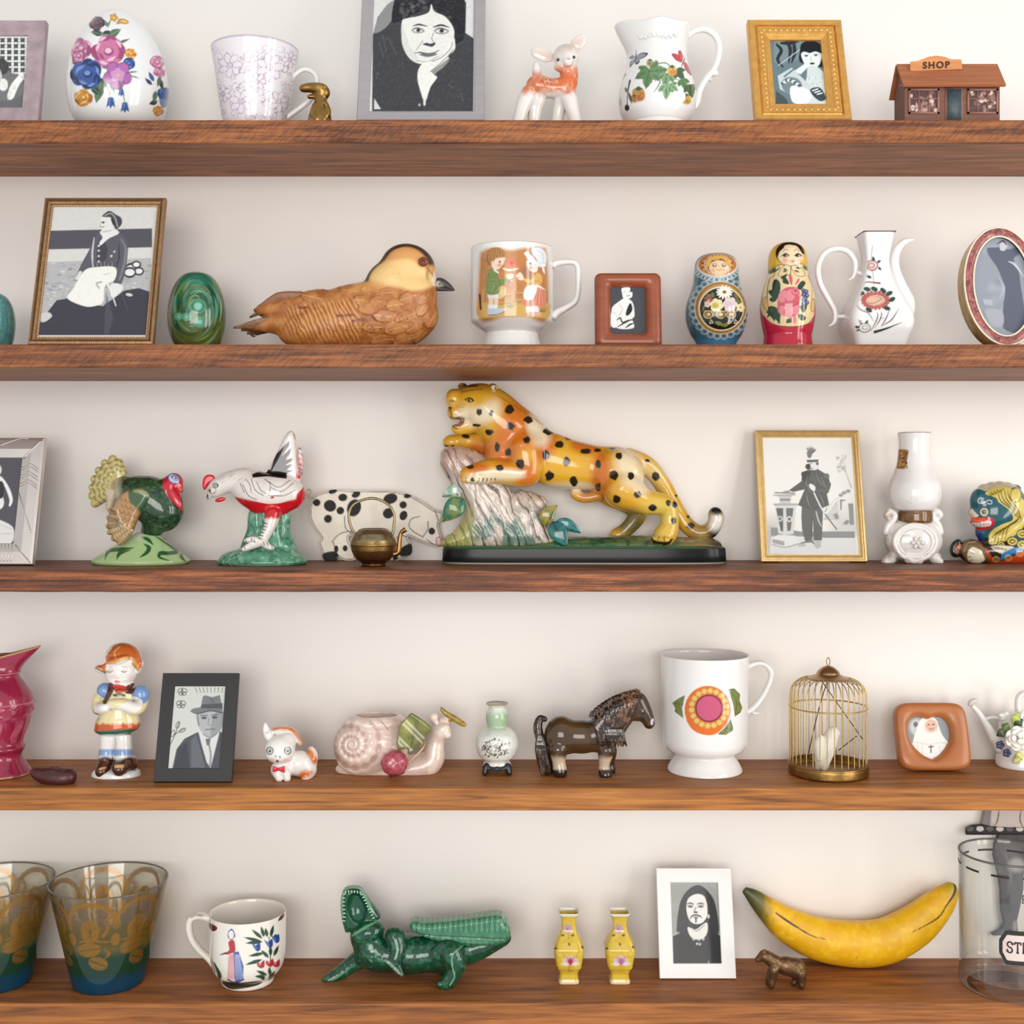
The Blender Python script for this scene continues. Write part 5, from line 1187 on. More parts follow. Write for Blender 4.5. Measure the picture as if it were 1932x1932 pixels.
p.line([(450, 610), (500, 588), (560, 590), (625, 598)], [3, 10, 16], (140, 56, 66))
for k in range(20): q = k * math.pi / 10; p.ell(585 + 108 * math.cos(q),752 + 66 * math.sin(q),24,15,(196,100,84),math.degrees(q)).ring(585 + 108 * math.cos(q),752 + 66 * math.sin(q),22,14,3.5,RB,math.degrees(q))
p.ell(580,752,82,46,(214,130,110)).ell(578,754,64,34,(232,190,160)).ring(578,752,74,40,5,(240,220,206),-8).line([(520,780),(580,776),(640,740)],5,RB)
for x,y in ((455,690),(510,652),(575,650),(655,665),(710,690),(735,745),(690,825),(525,840)): p.ell(x,y,33,20,GR,(x * 7) % 90 - 45)
for L_ in ([(405,760),(440,830),(520,870),(570,945)],[(610,840),(600,920),(545,1030)],[(645,840),(630,920),(580,1000)],[(715,830),(680,920),(635,990)],[(795,830),(730,930),(640,985)],[(620,910),(660,915)]): p.line(L_,[3,11,4],(96,44,56))
p.line([(580,1040),(680,1010),(820,955)],[26,18,4],GR).ring(487,1002,52,40,8,(90,40,48)).ring(490,1000,26,18,6,(90,40,48))
for l in ((470,970,425,925,34),(500,965,515,930,26),(440,1000,390,990,26),(440,1020,405,1030,18)): p.leaf(*l[:5],GR)
p.mask = None; p.field(sstep(3,0,np.abs(t.row0 - V[:,2] * t.k - 172)) * 0,(0,0,0)); t.add('pot_body',V,F,GLAZE,col=p.c)
P = spline([(-142, -142), (142, -142), (142, 142), (-142, 142)], 1, True); top = (t.row0 - 168) / t.k + 9 / t.k * 1.45
V,F = tube([(x / t.k,y / t.k,top) for x,y in [(-143,-143),(0,-146),(143,-143),(146,0),(143,143),(0,146),(-143,143),(-146,0)]],5 / t.k,6,closed=True,up=(0,0,1)); t.add('rim_line',V,F,plain('brown_rim',(120,74,66),.3))
V,F = px_tube(t,[(790,960,0),(855,870,0),(862,760,0),(806,620,0),(762,480,0),(758,370,0),(790,280,0),(850,222,0),(935,200,0)],[60,78,76,60,48,42,38,32,12],18,8); t.add('spout',V,F,WHITE)
V,F = px_tube(t,[(336,572,0),(380,545,0),(402,480,0),(395,390,0),(330,308,0),(225,284,0),(120,330,0),(65,450,0),(80,590,0),(150,730,0),(212,840,0),(220,920,0),(200,965,0),(160,990,0)],[6,18,25,27,28,28,27,27,27,27,27,25,20,6],16,8); t.add('handle',V,F,WHITE)
for j in ([(385,480,0),(470,520,0)],[(212,900,0),(330,900,0)]): V,F = px_tube(t,j,[16,22],10,3); t.add('handle_joint',V,F,WHITE)

# oval frame
t = Thing('picture_frame','oval picture frame with red mottled rim and dancing figure','picture frame',1,'I',1782,y=0.106)
f = Frame(t, 720, 88, 9, 150); h = f.h * t.k; n = 160; q = np.linspace(0, 2 * math.pi, n + 1)[:-1]
def oval(a, b): return np.stack([a * np.cos(q), h / 2 + b * np.sin(q)], 1)
GOLDE = plain('gold_edge',(190,164,112),.35,metal=.6,var=.2,vscale=120); MOTT = plain('mottled_red_rim',None,.3,coat=.3)
f.ring(oval(358, h / 2), oval(344, h / 2 - 14), [(0, -60), (.0, -4), (.5, 4), (1, 0)], GOLDE, 'gold_case')
f.T_save = f.T; O, I = oval(346, h / 2 - 12), oval(268, h / 2 - 92)
rows = [np.c_[(O + (I - O) * u) / t.k,np.full(n,c / t.k)] for u,c in [(i / 24,10 * math.sin(math.pi * i / 24)) for i in range(25)]]
V = f.pt(np.concatenate(rows)); F = grid_faces(n, 25, True); p = t.paint(V, F, (158, 84, 80), False)
p.speckle(6,.85,(92,60,58),.54).speckle(4,.6,(206,130,116),.6,3.0).speckle(3,.6,(60,50,44),.66,8.0); t.add('mottled_rim',V,F,MOTT,col=p.c)
CRE = plain('cream_edge', (236, 224, 200), .3, metal=.2)
for A_, B_ in ((350, h / 2 - 8), (266, h / 2 - 94)):
    V,F = tube(f.pt(np.c_[oval(A_,B_) / t.k,np.full(n,6 / t.k)]),9 / t.k,8,closed=True); t.add('cream_edge',V,F,CRE)
def ph(p):
    p.field(1.0, (150, 154, 164), False)
    for i in range(30):
        rg = random.Random(i); p.ell(rg.uniform(1520,2050),rg.uniform(200,1000),rg.uniform(20,60),rg.uniform(15,40),rg.choice(((170,172,180),(130,134,146),(186,186,190))),soft=14,a=.5)
    p.poly([(1700,270),(1740,220),(1770,235),(1780,290),(1860,270),(1930,240),(1900,320),(1840,380),(1880,480),(1900,600),(1940,1010),(1750,1010),(1745,800),(1760,650),(1700,480),(1650,400),(1610,340),(1600,280)],(98,100,116),smooth=True)
    p.ell(1745,262,34,44,(196,196,198),20).line([(1690,240),(1740,215),(1775,250)],[8,18,8],(70,70,84)).line([(1790,400),(1850,430),(1930,540)],[6,20,6],(200,200,204)).line([(1700,540),(1750,640),(1710,740)],[6,26,10],(176,178,186),a=.7)
    p.poly([(1560,740),(1640,750),(1650,800),(1570,790)],(176,178,184)).poly([(1580,840),(1730,850),(1740,980),(1650,980)],(168,170,178),smooth=True)
rr = 60; A,B = np.meshgrid(np.linspace(0,1,90),q); X = np.stack([266 * A * np.cos(B),h / 2 + (h / 2 - 94) * A * np.sin(B),0 * A - 26],-1).reshape(-1,3) / t.k
V = f.pt(X); F = grid_faces(90,n); F = np.concatenate([F,[[(n - 1) * 90 + i,(n - 1) * 90 + i + 1,i + 1,i] for i in range(89)]]); p = t.paint(V,F,(150,154,164),False); p.xyz = X; ph(p); t.add('photograph',V,F,PRINT,col=p.c)
V = f.pt(np.c_[oval(266,h / 2 - 94) / t.k,np.full(n,-18 / t.k)]); t.add('glass_pane',V,[tuple(range(n))],PANE,smooth=False)
V = f.pt(np.concatenate([np.c_[oval(352,h / 2 - 6) / t.k,np.full(n,z)] for z in (-f.T + .3,-f.T + 3)])); t.add('backing_board',V,[tuple(range(n))[::-1],tuple(range(n,2 * n))],FELT,smooth=False)

# ================================================================== third shelf
SILVER = plain('embossed_silver', (206, 198, 192), 0.3, metal=.85, bump=.12, bscale=60, var=.05, vscale=20)
t = Thing('picture_frame','embossed silver picture frame with pale dancing figure next to turkey','picture frame',2,'J',-150,base=1412)
f = Frame(t, 930, 180, 12, 55); h = f.h * t.k
f.rails([(0, -10), (6, 2), (30, 6), (120, 14), (205, 2), (212, -14)], SILVER)
def groove(pts,w=5): V,F = tube(f.pt(np.array([(a,b,12) for a,b in spline(pts,8)]) / t.k),np.r_[.2,[w / t.k] * (len(pts) * 8 - 9),.2][:len(spline(pts,8))] if False else w / t.k,6,flat=.6); t.add('embossed_line',V,F,SILVER)
for k in range(6): groove([(262,h - 300 - 30 * k - 22 * (k // 2)),(340,h - 270 - 30 * k - 22 * (k // 2)),(440,h - 330 - 30 * k - 22 * (k // 2))])
for k in range(4): groove([(150 + 34 * k, 30), (160 + 34 * k, 110), (140 + 34 * k, 205)])
groove([(270,h - 220),(440,h - 30)],6); groove([(280,190),(440,20)],6); groove([(20,h - 90),(200,h - 20),(300,h - 14)],7); groove([(255,h - 560),(360,h - 800),(420,h - 960)])
def ph(p):
    p.field(1.0, (88, 86, 92), False)
    p.poly([(-60,560),(0,550),(50,600),(100,690),(122,780),(100,838),(85,830),(90,770),(40,640),(0,640)],(236,233,230),smooth=True).ell(-10,490,24,46,(226,222,218)).ell(-8,800,46,70,(232,228,224))
    p.poly([(-80,960),(10,975),(128,1050),(110,1190),(-80,1200)],(222,218,216),smooth=True).line([(-40,1010),(40,1030),(110,1060)],4,(170,168,168)).line([(-40,1110),(110,1100)],5,(170,168,168)).poly([(0,600),(40,640),(20,760),(-30,740)],(60,58,64),smooth=True)
f.photo(205, 12, ph); f.back(BLACK)

# turkey
t = Thing('turkey_figurine','glazed ceramic turkey with fanned tail on pale green mound','figurine',2,'J',1352,base=1392)
m = SDF(t,1.4); m.ell(1352,1362,0,462,340,52,k=20).ell(1352,1370,0,448,325,150,k=30).ell(1370,1330,0,330,250,190,k=60).ell(1400,1250,0,200,160,170,k=70).floor(); V,F = m.mesh()
p = t.paint(V, F, (176, 206, 146)); GG = (48, 96, 52)
for L_ in ([(1005,1350),(1040,1270),(1130,1255),(1280,1240)],[(1120,1350),(1150,1290),(1250,1260)],[(1340,1330),(1400,1290),(1430,1240),(1380,1200)],[(1350,1130),(1420,1160),(1470,1210)],[(1480,1120),(1600,1200),(1700,1270),(1620,1290),(1540,1290),(1530,1330),(1620,1360)],[(1560,1150),(1650,1180)],[(1750,1270),(1740,1320),(1780,1370)],[(980,1270),(1040,1220),(1110,1190)]): p.line(L_,[6,34,40,8],GG)
p.line([(1300,1080),(1350,1090),(1330,1130)],60,(222,224,206),soft=10); p.field(sstep(1370,1410,p.V) * .4,(206,214,150)); t.add('mound',V,F,GLAZE,col=p.c)
m = SDF(t, 1.25)
m.ell(1420,770,0,265,215,225,(0,12,0),20).ell(1560,880,0,205,190,205,k=60).ell(1270,700,0,170,150,150,k=50).chain([(1520,760,0,150),(1600,690,-10,110),(1650,640,-20,86)],30)
m.ell(1668,615,-30,88,80,96,(0,10,0),20).chain([(1640,690,-70,62),(1690,770,-100,50),(1725,840,-120,26)],16).chain([(1725,640,-50,30),(1740,690,-55,18)],12).chain([(1480,1000,0,120),(1440,1110,0,90)],30).ell(1180,640,20,80,90,90,k=30)
V,F = m.mesh(); p = t.paint(V,F,(42,76,50),False); p.speckle(9,.75,(20,44,30),.5).speckle(5,.5,(110,140,90),.66,3.0)
p.field(sstep(1190, 1120, p.U) * .9, (200, 186, 160)); p.speckle(6, .3, (70, 100, 60), .6, 7.0)
p.mask = t.facing(V, p.nrm)
p.poly([(1560,640),(1590,530),(1660,508),(1740,540),(1765,620),(1745,700),(1730,760),(1760,850),(1735,875),(1680,830),(1600,730)],(198,32,52),smooth=True,soft=2)
p.ell(1665,572,62,46,(60,84,160),25).ell(1668,574,54,38,(196,206,228),25).ell(1680,570,36,22,(90,110,170),25).ell(1682,570,24,15,(230,232,238),25).ell(1686,570,11,12,(20,24,40)).line([(1640,560),(1680,545),(1715,575)],5,(40,50,100))
p.ell(1640,655,10,24,(236,150,150)).ell(1716,650,8,18,(236,150,150)).line([(1640,700),(1690,790),(1730,850)],[10,26,10],(224,80,90)); t.add('body',V,F,GLAZE,col=p.c)
m = SDF(t,1.2); m.slab([(1250,680),(1180,720),(1110,820),(1050,920),(1040,1020),(1070,1110),(1120,1190),(1200,1180),(1260,1110),(1300,1020),(1350,900),(1420,800),(1440,720),(1350,665)],-190,55,40,8)
for i,(a,b) in enumerate((((1060,880),(1110,900)),((1045,950),(1130,960)),((1040,1030),(1150,1010)),((1050,1090),(1180,1030)),((1090,1150),(1220,1050)),((1150,1190),(1260,1070)))): m.chain([(*a,-200,26),(*b,-235,22)],6)
V, F = m.mesh(1); p = t.paint(V, F, (182, 140, 90), False); p.mask = t.facing(V, p.nrm)
for j in range(5):
    for i in range(4):
        x,y = 1180 + 46 * i + 12 * (j % 2) - j * 6,760 + 58 * j + 16 * i; p.line([(x - 20,y),(x - 12,y + 26),(x + 10,y + 28),(x + 24,y + 8)],6,(124,76,44))
for i,(a,b) in enumerate((((1060,880),(1110,900)),((1045,950),(1140,970)),((1040,1030),(1160,1010)),((1050,1090),(1190,1030)),((1090,1150),(1220,1050)),((1150,1190),(1260,1070)))):
    p.line([(a[0] - 8,a[1] + 26),(b[0],b[1] + 24)],8,(70,56,40)); p.line([a,b],[30,34],(150,134,98) if i < 3 else (206,178,130),soft=4)
    for u in np.linspace(0,.9,6): x,y = a[0] + (b[0] - a[0]) * u,a[1] + (b[1] - a[1]) * u; p.line([(x - 4,y - 12),(x + 10,y + 14)],5,(84,64,42))
p.poly([(1235,690),(1300,660),(1400,680),(1460,750),(1430,830),(1350,890),(1290,840),(1240,780)],(66,96,60),smooth=True,soft=3).line([(1290,690),(1380,700),(1440,760)],[10,40,10],(176,180,130),soft=8); t.add('wing',V,F,GLAZE,col=p.c)
m = SDF(t, 1.2); root = (1140, 650)
tips = [(1075, 352), (1140, 390), (1180, 470), (990, 400), (925, 480), (880, 570), (858, 660), (852, 750), (880, 835)]
for a in tips: m.chain([(*root,30,40),((root[0] + a[0]) / 2,(root[1] + a[1]) / 2,40,46),(a[0] + (root[0] - a[0]) * .12,a[1] + (root[1] - a[1]) * .12,50,42)],7)
m.chain([(1050, 860, 30, 30), (1080, 740, 30, 40), (1130, 640, 30, 40)], 10)
V,F = m.mesh(1); p = t.paint(V,F,(196,182,116),False); dx,dy = p.U - root[0],p.V - root[1]; rr = np.hypot(dx,dy); an = np.arctan2(dy,dx)
p.field(sstep(.2,.8,np.sin(rr / 7.5 + 1.2 * np.cos(an * 13))) * sstep(90,130,rr) * sstep(300,270,rr) * .7,(110,92,44)); p.field(sstep(300,330,rr) * .8,(216,206,160)); p.field(sstep(90,60,rr) * .7,(104,66,48))
for a in tips: p.line([root, a], 6, (226, 214, 160), a=.7)
p.field(sstep(660, 700, p.V) * sstep(1010, 1040, p.U) * .8, (226, 206, 186)); t.add('tail_fan', V, F, GLAZE, col=p.c)

# hen
t = Thing('hen_figurine', 'white and red ceramic hen with black tail on green base', 'figurine', 2, 'K', 520, base=1062)
m = SDF(t, 1.3); m.ell(520, 1040, 0, 330, 210, 62, k=10).ell(520, 1010, 0, 300, 190, 76, k=30)
m.chain([(560,960,30,150),(575,830,30,95),(575,700,20,110)],40).chain([(420,960,10,60),(460,820,20,40),(470,690,10,50)],24).chain([(720,960,10,60),(670,830,20,44),(680,700,10,40)],24)
m.displace(lambda X,Y,Z: 1.6 * np.sin(np.arctan2(X,-Y - 10) * 9 + Z * .03) * sstep(20,40,Z)).floor(); V,F = m.mesh()
p = t.paint(V,F,(92,158,126),False); p.speckle(14,.7,(34,110,78),.5).speckle(8,.6,(168,206,180),.6,4.0); p.field(sstep(1062,1078,p.V) * .8,(206,216,196)); t.add('base',V,F,GLAZE,col=p.c)
m = SDF(t, 1.2)
m.ell(590,545,0,235,150,150,(0,-6,0),20).ell(440,500,0,150,120,125,k=50).chain([(400,440,0,84),(290,460,0,72),(215,490,0,60),(175,520,0,50)],20).chain([(150,545,0,34),(122,580,0,12)],12).ell(585,650,0,150,110,70,k=30).ell(740,560,0,90,100,100,k=30)
m.slab([(560,390),(625,260),(680,140),(728,88),(758,120),(775,260),(800,440),(700,470),(620,440)],10,46,34,20).slab([(765,330),(790,205),(826,280),(822,380),(800,420)],70,26,20,14)
m.chain([(600,690,-90,56),(570,800,-120,36),(520,890,-130,30)],16).chain([(520,890,-130,34),(430,930,-170,22),(380,955,-190,10)],14).chain([(520,890,-130,30),(560,930,-170,20),(600,945,-180,10)],12).chain([(500,890,-140,24),(440,880,-180,18),(395,890,-190,9)],10)
V, F = m.mesh(); N = normals_of(V, F)
p = t.paint(V, F, (236, 228, 220), False)
p.field(sstep(560,580,p.V - 40 * np.sin((p.U - 330) / 160)) * sstep(310,330,p.U) * sstep(740,715,p.V),(206,26,36)); p.field(sstep(760,775,p.U) * sstep(380,420,p.V) * sstep(700,680,p.V),(206,26,36)); p.field(sstep(762,770,p.U) * sstep(240,270,p.V) * sstep(430,400,p.V) * .6,(214,120,130))
p.mask = t.facing(V, p.nrm); BK = (26, 24, 24)
p.poly([(325,520),(420,580),(560,620),(700,600),(810,510),(820,440),(700,440),(560,380),(440,350),(340,440)],(236,228,220),smooth=True)
for a in ([(380,480),(420,560),(480,590)],[(440,440),(470,520),(530,560)],[(480,460),(510,520),(560,550)],[(540,440),(580,480),(570,560)],[(570,460),(640,500),(720,450)],[(580,500),(660,530),(745,470)],[(580,560),(680,560),(760,520)],[(400,440),(430,480),(440,540)],[(360,470),(390,540)]): p.line(a,5,(80,72,70))
p.poly([(445,405),(520,375),(580,370),(620,260),(720,155),(715,200),(665,270),(735,210),(720,260),(690,300),(745,285),(735,310),(690,340),(745,330),(700,375),(750,375),(700,400),(700,438),(560,420),(450,430)],BK)
for i in range(16): a = random.Random(i); x,y = a.uniform(180,380),a.uniform(380,470); p.line([(x,y),(x + 26,y - 18)],[2,9,2],(110,96,90),a=.7)
p.ell(180,486,22,18,(70,64,60)).ell(178,486,12,11,(230,224,214)).ell(178,486,6,6,BK).ring(158,522,26,22,5,(90,80,76)).ell(140,524,8,8,BK).line([(120,560),(128,600)],[16,4],(80,72,66))
for y0 in range(6): p.line([(535 - y0 * 8, 760 + y0 * 22), (562 - y0 * 8, 768 + y0 * 22)], [10, 3], BK)
for x,y in ((400,895),(440,880),(460,890),(530,910),(555,915),(390,940),(590,938)): p.line([(x,y - 10),(x + 6,y + 10)],5,BK)
p.line([(590, 575), (600, 572)], 16, (206, 26, 36), smooth=False); p.line([(752, 110), (765, 150)], 8, BK)
for y in (215, 250, 290, 330, 360, 385): p.line([(788, y), (818, y + 14)], [8, 3], (70, 60, 56))
t.add('body', V, F, GLAZE, col=p.c)
REDG = plain('red_glaze', (202, 26, 40), .15, coat=.3)
m = SDF(t,1.0); m.slab([(86,480),(95,430),(125,408),(168,415),(172,450),(130,480),(105,520),(92,510)],0,20,14,5); V,F = m.mesh(); t.add('comb',V,F,REDG)
m = SDF(t, 1.0); m.ell(215, 590, -20, 40, 18, 17, (0, -12, 0), 4); V, F = m.mesh(); t.add('wattle', V, F, REDG)

# flat spotted pig
t = Thing('pig_cutout','flat cream pig plaque with black spots behind the brass pot','plaque',2,'K',1340,base=1036)
O_ = [(905,560),(960,535),(1050,516),(1250,522),(1450,522),(1590,552),(1700,612),(1770,660),(1810,668),(1842,690),(1830,740),(1808,770),(1826,850),(1836,890),(1810,930),(1740,922),(1660,892),(1585,860),(1612,930),(1606,985),(1560,1010),(1500,1040),(1450,1044),(1430,1000),(1400,900),(1300,860),(1180,850),(1150,880),(1190,960),(1196,1030),(1110,1032),(1060,1000),(1066,1042),(970,1044),(950,960),(930,900),(950,870),(900,800),(866,720),(868,630)]
m = SDF(t, 1.15); m.slab(O_, 0, 16, 12, 2, smooth=True); V, F = m.floor().mesh()
p = t.paint(V,F,(234,226,212),False); p.speckle(20,.25,(206,190,170),.55); p.mask = t.facing(V,p.nrm,0,.3); OL = (70,58,48)
def inset(P, d):
    P = spline(P,5,True); T_ = np.roll(P,-2,0) - np.roll(P,2,0); T_ /= np.maximum(np.linalg.norm(T_,axis=1,keepdims=True),1e-6); return P + np.stack([-T_[:,1],T_[:,0]],1) * d
I_ = inset(O_, 13); p.line(np.r_[I_, I_[:1]], 5, OL, smooth=False)
for x,y,a,b in ((1035,530,32,17),(1108,574,33,28),(1205,553,33,22),(918,612,27,26),(1015,635,46,42),(1090,670,28,28),(1000,730,29,30),(1190,650,50,64),(1455,583,52,38),(1580,562,28,18),(1548,628,27,27),(1440,690,40,38),(1550,706,28,36),(1757,820,24,26)): p.ell(x,y,a,b,(24,21,20),(x % 60) - 30)
p.poly([(962,985),(1060,970),(1070,1040),(985,1045)],(24,21,20),smooth=True).poly([(1515,960),(1600,910),(1615,980),(1540,1005)],(24,21,20),smooth=True).ell(1125,945,18,22,(24,21,20)).ell(1060,950,16,26,(24,21,20)).ell(1490,1010,20,22,(24,21,20))
for a in ([(1668,712),(1610,730),(1590,780),(1620,820),(1690,862)],[(1730,750),(1725,810),(1690,862)],[(1120,710),(1130,800),(1180,840)],[(1030,900),(1060,860),(1110,830),(1180,820)],[(1040,900),(1050,960)],[(1720,882),(1770,915),(1800,918)],[(1780,670),(1805,740)],[(1500,870),(1530,850),(1570,860)]): p.line(a,6,OL)
p.ring(1808,895,20,32,8,(196,96,120)).ell(1808,895,14,24,(236,196,196)); t.add('pig_board',V,F,MATTE,col=p.c)
ang = np.linspace(0,9.0,40); V,F = tube([t.q(890 - 6 * a + 24 * math.cos(a),555 - 3 * a + 26 * math.sin(a),0) for a in ang],5 / t.k,8); t.add('curly_tail',V,F,plain('tail_wire',(190,176,156),.6))

# small brass kettle
t = Thing('brass_kettle', 'tiny round brass kettle with hoop handle before the pig', 'kettle', 2, 'K', 1332, base=1074)
V,F = lathe(t,[(86,1074),(92,1064),(84,1055),(130,1020),(160,960),(166,922),(170,915),(166,908),(160,880),(138,838),(104,806),(86,800),(80,806),(90,830),(60,850),(0,852)],1.3,smooth=False,dense=False,nf=64)
p = t.paint(V,F,(150,118,70),False); zz = p.V; p.field(sstep(920,880,zz) * .75,(150,140,112)); p.field(sstep(960,1050,zz) * .8,(84,52,30)); p.speckle(8,.4,(90,64,36),.58); t.add('pot',V,F,METALP,col=p.c)
V,F = px_tube(t,[(1212,850,0),(1172,800,0),(1152,700,0),(1195,620,0),(1318,580,0),(1430,618,0),(1482,700,0),(1478,800,0),(1468,850,0)],10,10,8); t.add('hoop_handle',V,F,plain('dull_brass',(150,134,100),.4,metal=.9,var=.2,vscale=200))
V,F = px_tube(t,[(1470,990,0),(1512,972,0),(1520,900,0),(1532,835,0),(1566,806,0)],[20,20,16,14,20],12,6); t.add('spout',V,F,BRASS)

# leopard group
t = Thing('leopard_figurine', 'large ceramic leopard leaping over a tree stump', 'figurine', 2, 'L', 955, base=1184)
def plinth(z0, z1, g):
    n = 120; a = np.linspace(0,2 * math.pi,n + 1)[:-1]; return [(g * (np.sign(math.cos(q)) * abs(math.cos(q)) ** .35) * 875 / t.k,g * np.sign(math.sin(q)) * abs(math.sin(q)) ** .6 * 160 / t.k,0) for q in a]
rows = [(1184,.985),(1180,.993),(1172,1),(1095,.995),(1085,.985),(1078,.965),(1074,.9),(1072,.6),(1072,0.01)]
V = np.concatenate([np.array(plinth(0,0,g)) + (0,0,(t.row0 - r) / t.k) for r,g in rows]); F = grid_faces(120,len(rows),True); F = np.concatenate([F,[[0,i + 1,i,i] for i in range(1,119)]])
p = t.paint(V,F,(24,25,26),False); zr = t.row0 - V[:,2] * t.k; p.field(sstep(1090,1080,zr),(66,104,66),False); p.field(sstep(1174,1181,zr) * .8,(214,210,196),False); p.field(sstep(600,800,V[:,0] * t.k) * sstep(1090,1080,zr),(70,62,46),False)
U,W = p.U,p.V; p.field(sstep(.6,.7,fbm(U / 30,W / 14)) * sstep(1150,1200,U) * sstep(1530,1480,U) * (np.abs(W - 1118) < 14) * (V[:,1] < 0),(230,228,220)); t.add('plinth',V,F,plain('plinth_glaze',None,.2,spec=.22),col=p.c)
m = SDF(t,1.5); m.ell(1350,1085,0,440,140,70,k=20).ell(950,1085,0,500,140,66,k=20).ell(1690,1085,0,120,110,60,k=20).displace(lambda X,Y,Z: 1.5 * (fbm(X / 12,Y / 12,Z / 6) - .5)).floor((t.row0 - 1082) / t.k); V,F = m.mesh()
p = t.paint(V,F,(46,96,66),False); p.speckle(16,.7,(110,120,70),.52).speckle(8,.6,(18,44,40),.56,5.0); p.field(sstep(1450,1650,p.U) * .8,(150,124,76)); p.field(sstep(1680,1790,p.U) * .9,(40,36,32)); p.field(sstep(1200,1320,p.U) * sstep(1050,1020,p.V) * .6,(176,160,110)); t.add('mossy_ground',V,F,GLAZE,col=p.c)
m = SDF(t, 1.35)
m.slab([(95,480),(200,470),(340,520),(400,600),(470,680),(530,790),(640,800),(690,830),(710,900),(760,1000),(850,1090),(110,1090),(170,970),(225,870),(210,790),(140,700),(70,570)],10,125,90,20)
m.chain([(560, 800, -40, 60), (650, 815, -60, 46), (690, 820, -50, 30)], 20)
def bark(X, Y, Z):
    u = X + Z * .42 + 26 * fbm(X / 26,Z / 50,Y / 30); return (2.2 * (np.abs(np.sin(u / 6.2)) - .5) + 1.3 * (np.abs(np.sin(u / 2.7 + Z / 30)) - .5)) * (.5 + noise(X / 18,Z / 40,Y / 18)) + 2.4 * (fbm(X / 6,Z / 26,Y / 6) - .5)
m.displace(bark).floor((t.row0 - 1085) / t.k); V, F = m.mesh(1)
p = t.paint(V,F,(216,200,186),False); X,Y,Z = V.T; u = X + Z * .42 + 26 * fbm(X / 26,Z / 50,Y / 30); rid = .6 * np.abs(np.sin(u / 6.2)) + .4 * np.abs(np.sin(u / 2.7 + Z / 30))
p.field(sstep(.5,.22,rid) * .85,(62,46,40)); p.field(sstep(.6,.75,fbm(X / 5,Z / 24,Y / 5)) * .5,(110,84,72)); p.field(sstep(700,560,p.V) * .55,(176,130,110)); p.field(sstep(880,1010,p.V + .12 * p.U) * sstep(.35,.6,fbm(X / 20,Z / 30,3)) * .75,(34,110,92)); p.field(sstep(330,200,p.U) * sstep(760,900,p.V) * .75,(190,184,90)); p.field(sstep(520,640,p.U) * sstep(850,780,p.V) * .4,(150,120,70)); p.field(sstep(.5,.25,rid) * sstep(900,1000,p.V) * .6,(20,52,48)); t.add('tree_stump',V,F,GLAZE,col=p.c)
def figleaf(P, w, c1, c2, fl=.25):
    P = spline([t.q(*a) for a in P],12); u = np.linspace(0,1,len(P)); r = max(w) * np.sin(math.pi * np.clip(u ** .8,.02,.985)) ** .8 / t.k; V,F = tube(P,r,24,flat=fl,up=(0,1,0)); p = t.paint(V,F,c1,False); p.field(sstep(.3,.6,fbm(V[:,0] / 9,V[:,2] / 9)) * .8,c2); p.line([t.uv(P[[0]])[0].tolist() + t.uv(P[[0]])[1].tolist(),t.uv(P[[-1]])[0].tolist() + t.uv(P[[-1]])[1].tolist()],5,(20,60,56),smooth=False); t.add('leaf',V,F,GLAZE,col=p.c)
figleaf([(215,760,-60),(160,740,-80),(80,775,-70)],[10,46,40,4],(230,230,222),(120,176,140)); figleaf([(212,790,-110),(150,850,-130),(85,930,-120)],[14,62,60,4],(40,116,90),(130,140,70)); figleaf([(720,960,-110),(730,890,-120),(790,830,-110)],[20,46,44,6],(176,150,60),(96,130,80)); figleaf([(760,930,-120),(800,1000,-140),(850,1080,-150)],[10,56,50,3],(24,100,100),(60,140,130)); figleaf([(770,950,-110),(850,950,-120),(935,1000,-110)],[8,40,34,3],(20,84,96),(60,140,130))
m = SDF(t, 1.35)
m.ell(560,430,0,175,135,225,(0,-32,0),20).ell(470,480,-20,130,120,180,(0,10,0),50).ell(760,550,0,240,130,165,(0,20,0),60).ell(960,590,0,200,115,142,(0,10,0),60).ell(1160,620,0,175,130,150,(0,25,0),60)
m.chain([(480,350,0,150),(380,250,0,130),(300,200,0,110)],40).ell(270,195,-10,130,112,108,k=20).chain([(205,245,-30,72),(160,258,-40,50)],24).ell(150,170,-30,50,60,60,k=30).ell(330,270,-40,100,80,80,k=30)
m.chain([(270,320,-20,56),(195,350,-30,34),(165,352,-34,24)],20).ell(172,312,-60,46,60,26,(0,-18,0),4,True)
m.ell(392, 108, -50, 34, 20, 32, k=8).ell(398, 112, -66, 16, 12, 18, k=5, cut=True).ell(205, 96, 40, 30, 20, 24, k=8)
m.chain([(585,480,-70,120),(610,610,-105,80),(560,632,-120,70),(420,620,-130,64),(300,632,-140,62)],26).ell(255,640,-145,66,56,56,k=20)
for i,(x,z) in enumerate(((215,-175),(240,-190),(275,-196),(310,-190))): m.chain([(x + 20,640,z + 20,26),(x,672,z,20)],8)
m.chain([(430, 500, 60, 100), (320, 450, 80, 64), (200, 430, 90, 54)], 24).ell(140, 440, 84, 58, 52, 48, k=16)
m.ell(1180,660,-90,140,70,165,(0,-25,0),40).chain([(1190,730,-95,118),(1310,800,-105,76),(1430,822,-105,56),(1478,840,-100,48),(1485,900,-100,44),(1480,980,-105,48),(1450,1020,-110,60)],24)
for i in range(4): m.chain([(1450, 1025, -120, 34), (1392 + 24 * i, 1046, -140 - 12 * i, 24)], 8)
m.chain([(1100,720,80,110),(1220,800,90,70),(1290,870,90,50),(1255,940,90,40),(1190,1000,90,34),(1150,1020,90,36)],24).chain([(900,760,0,30),(960,785,-10,26),(1050,770,-10,30)],14)
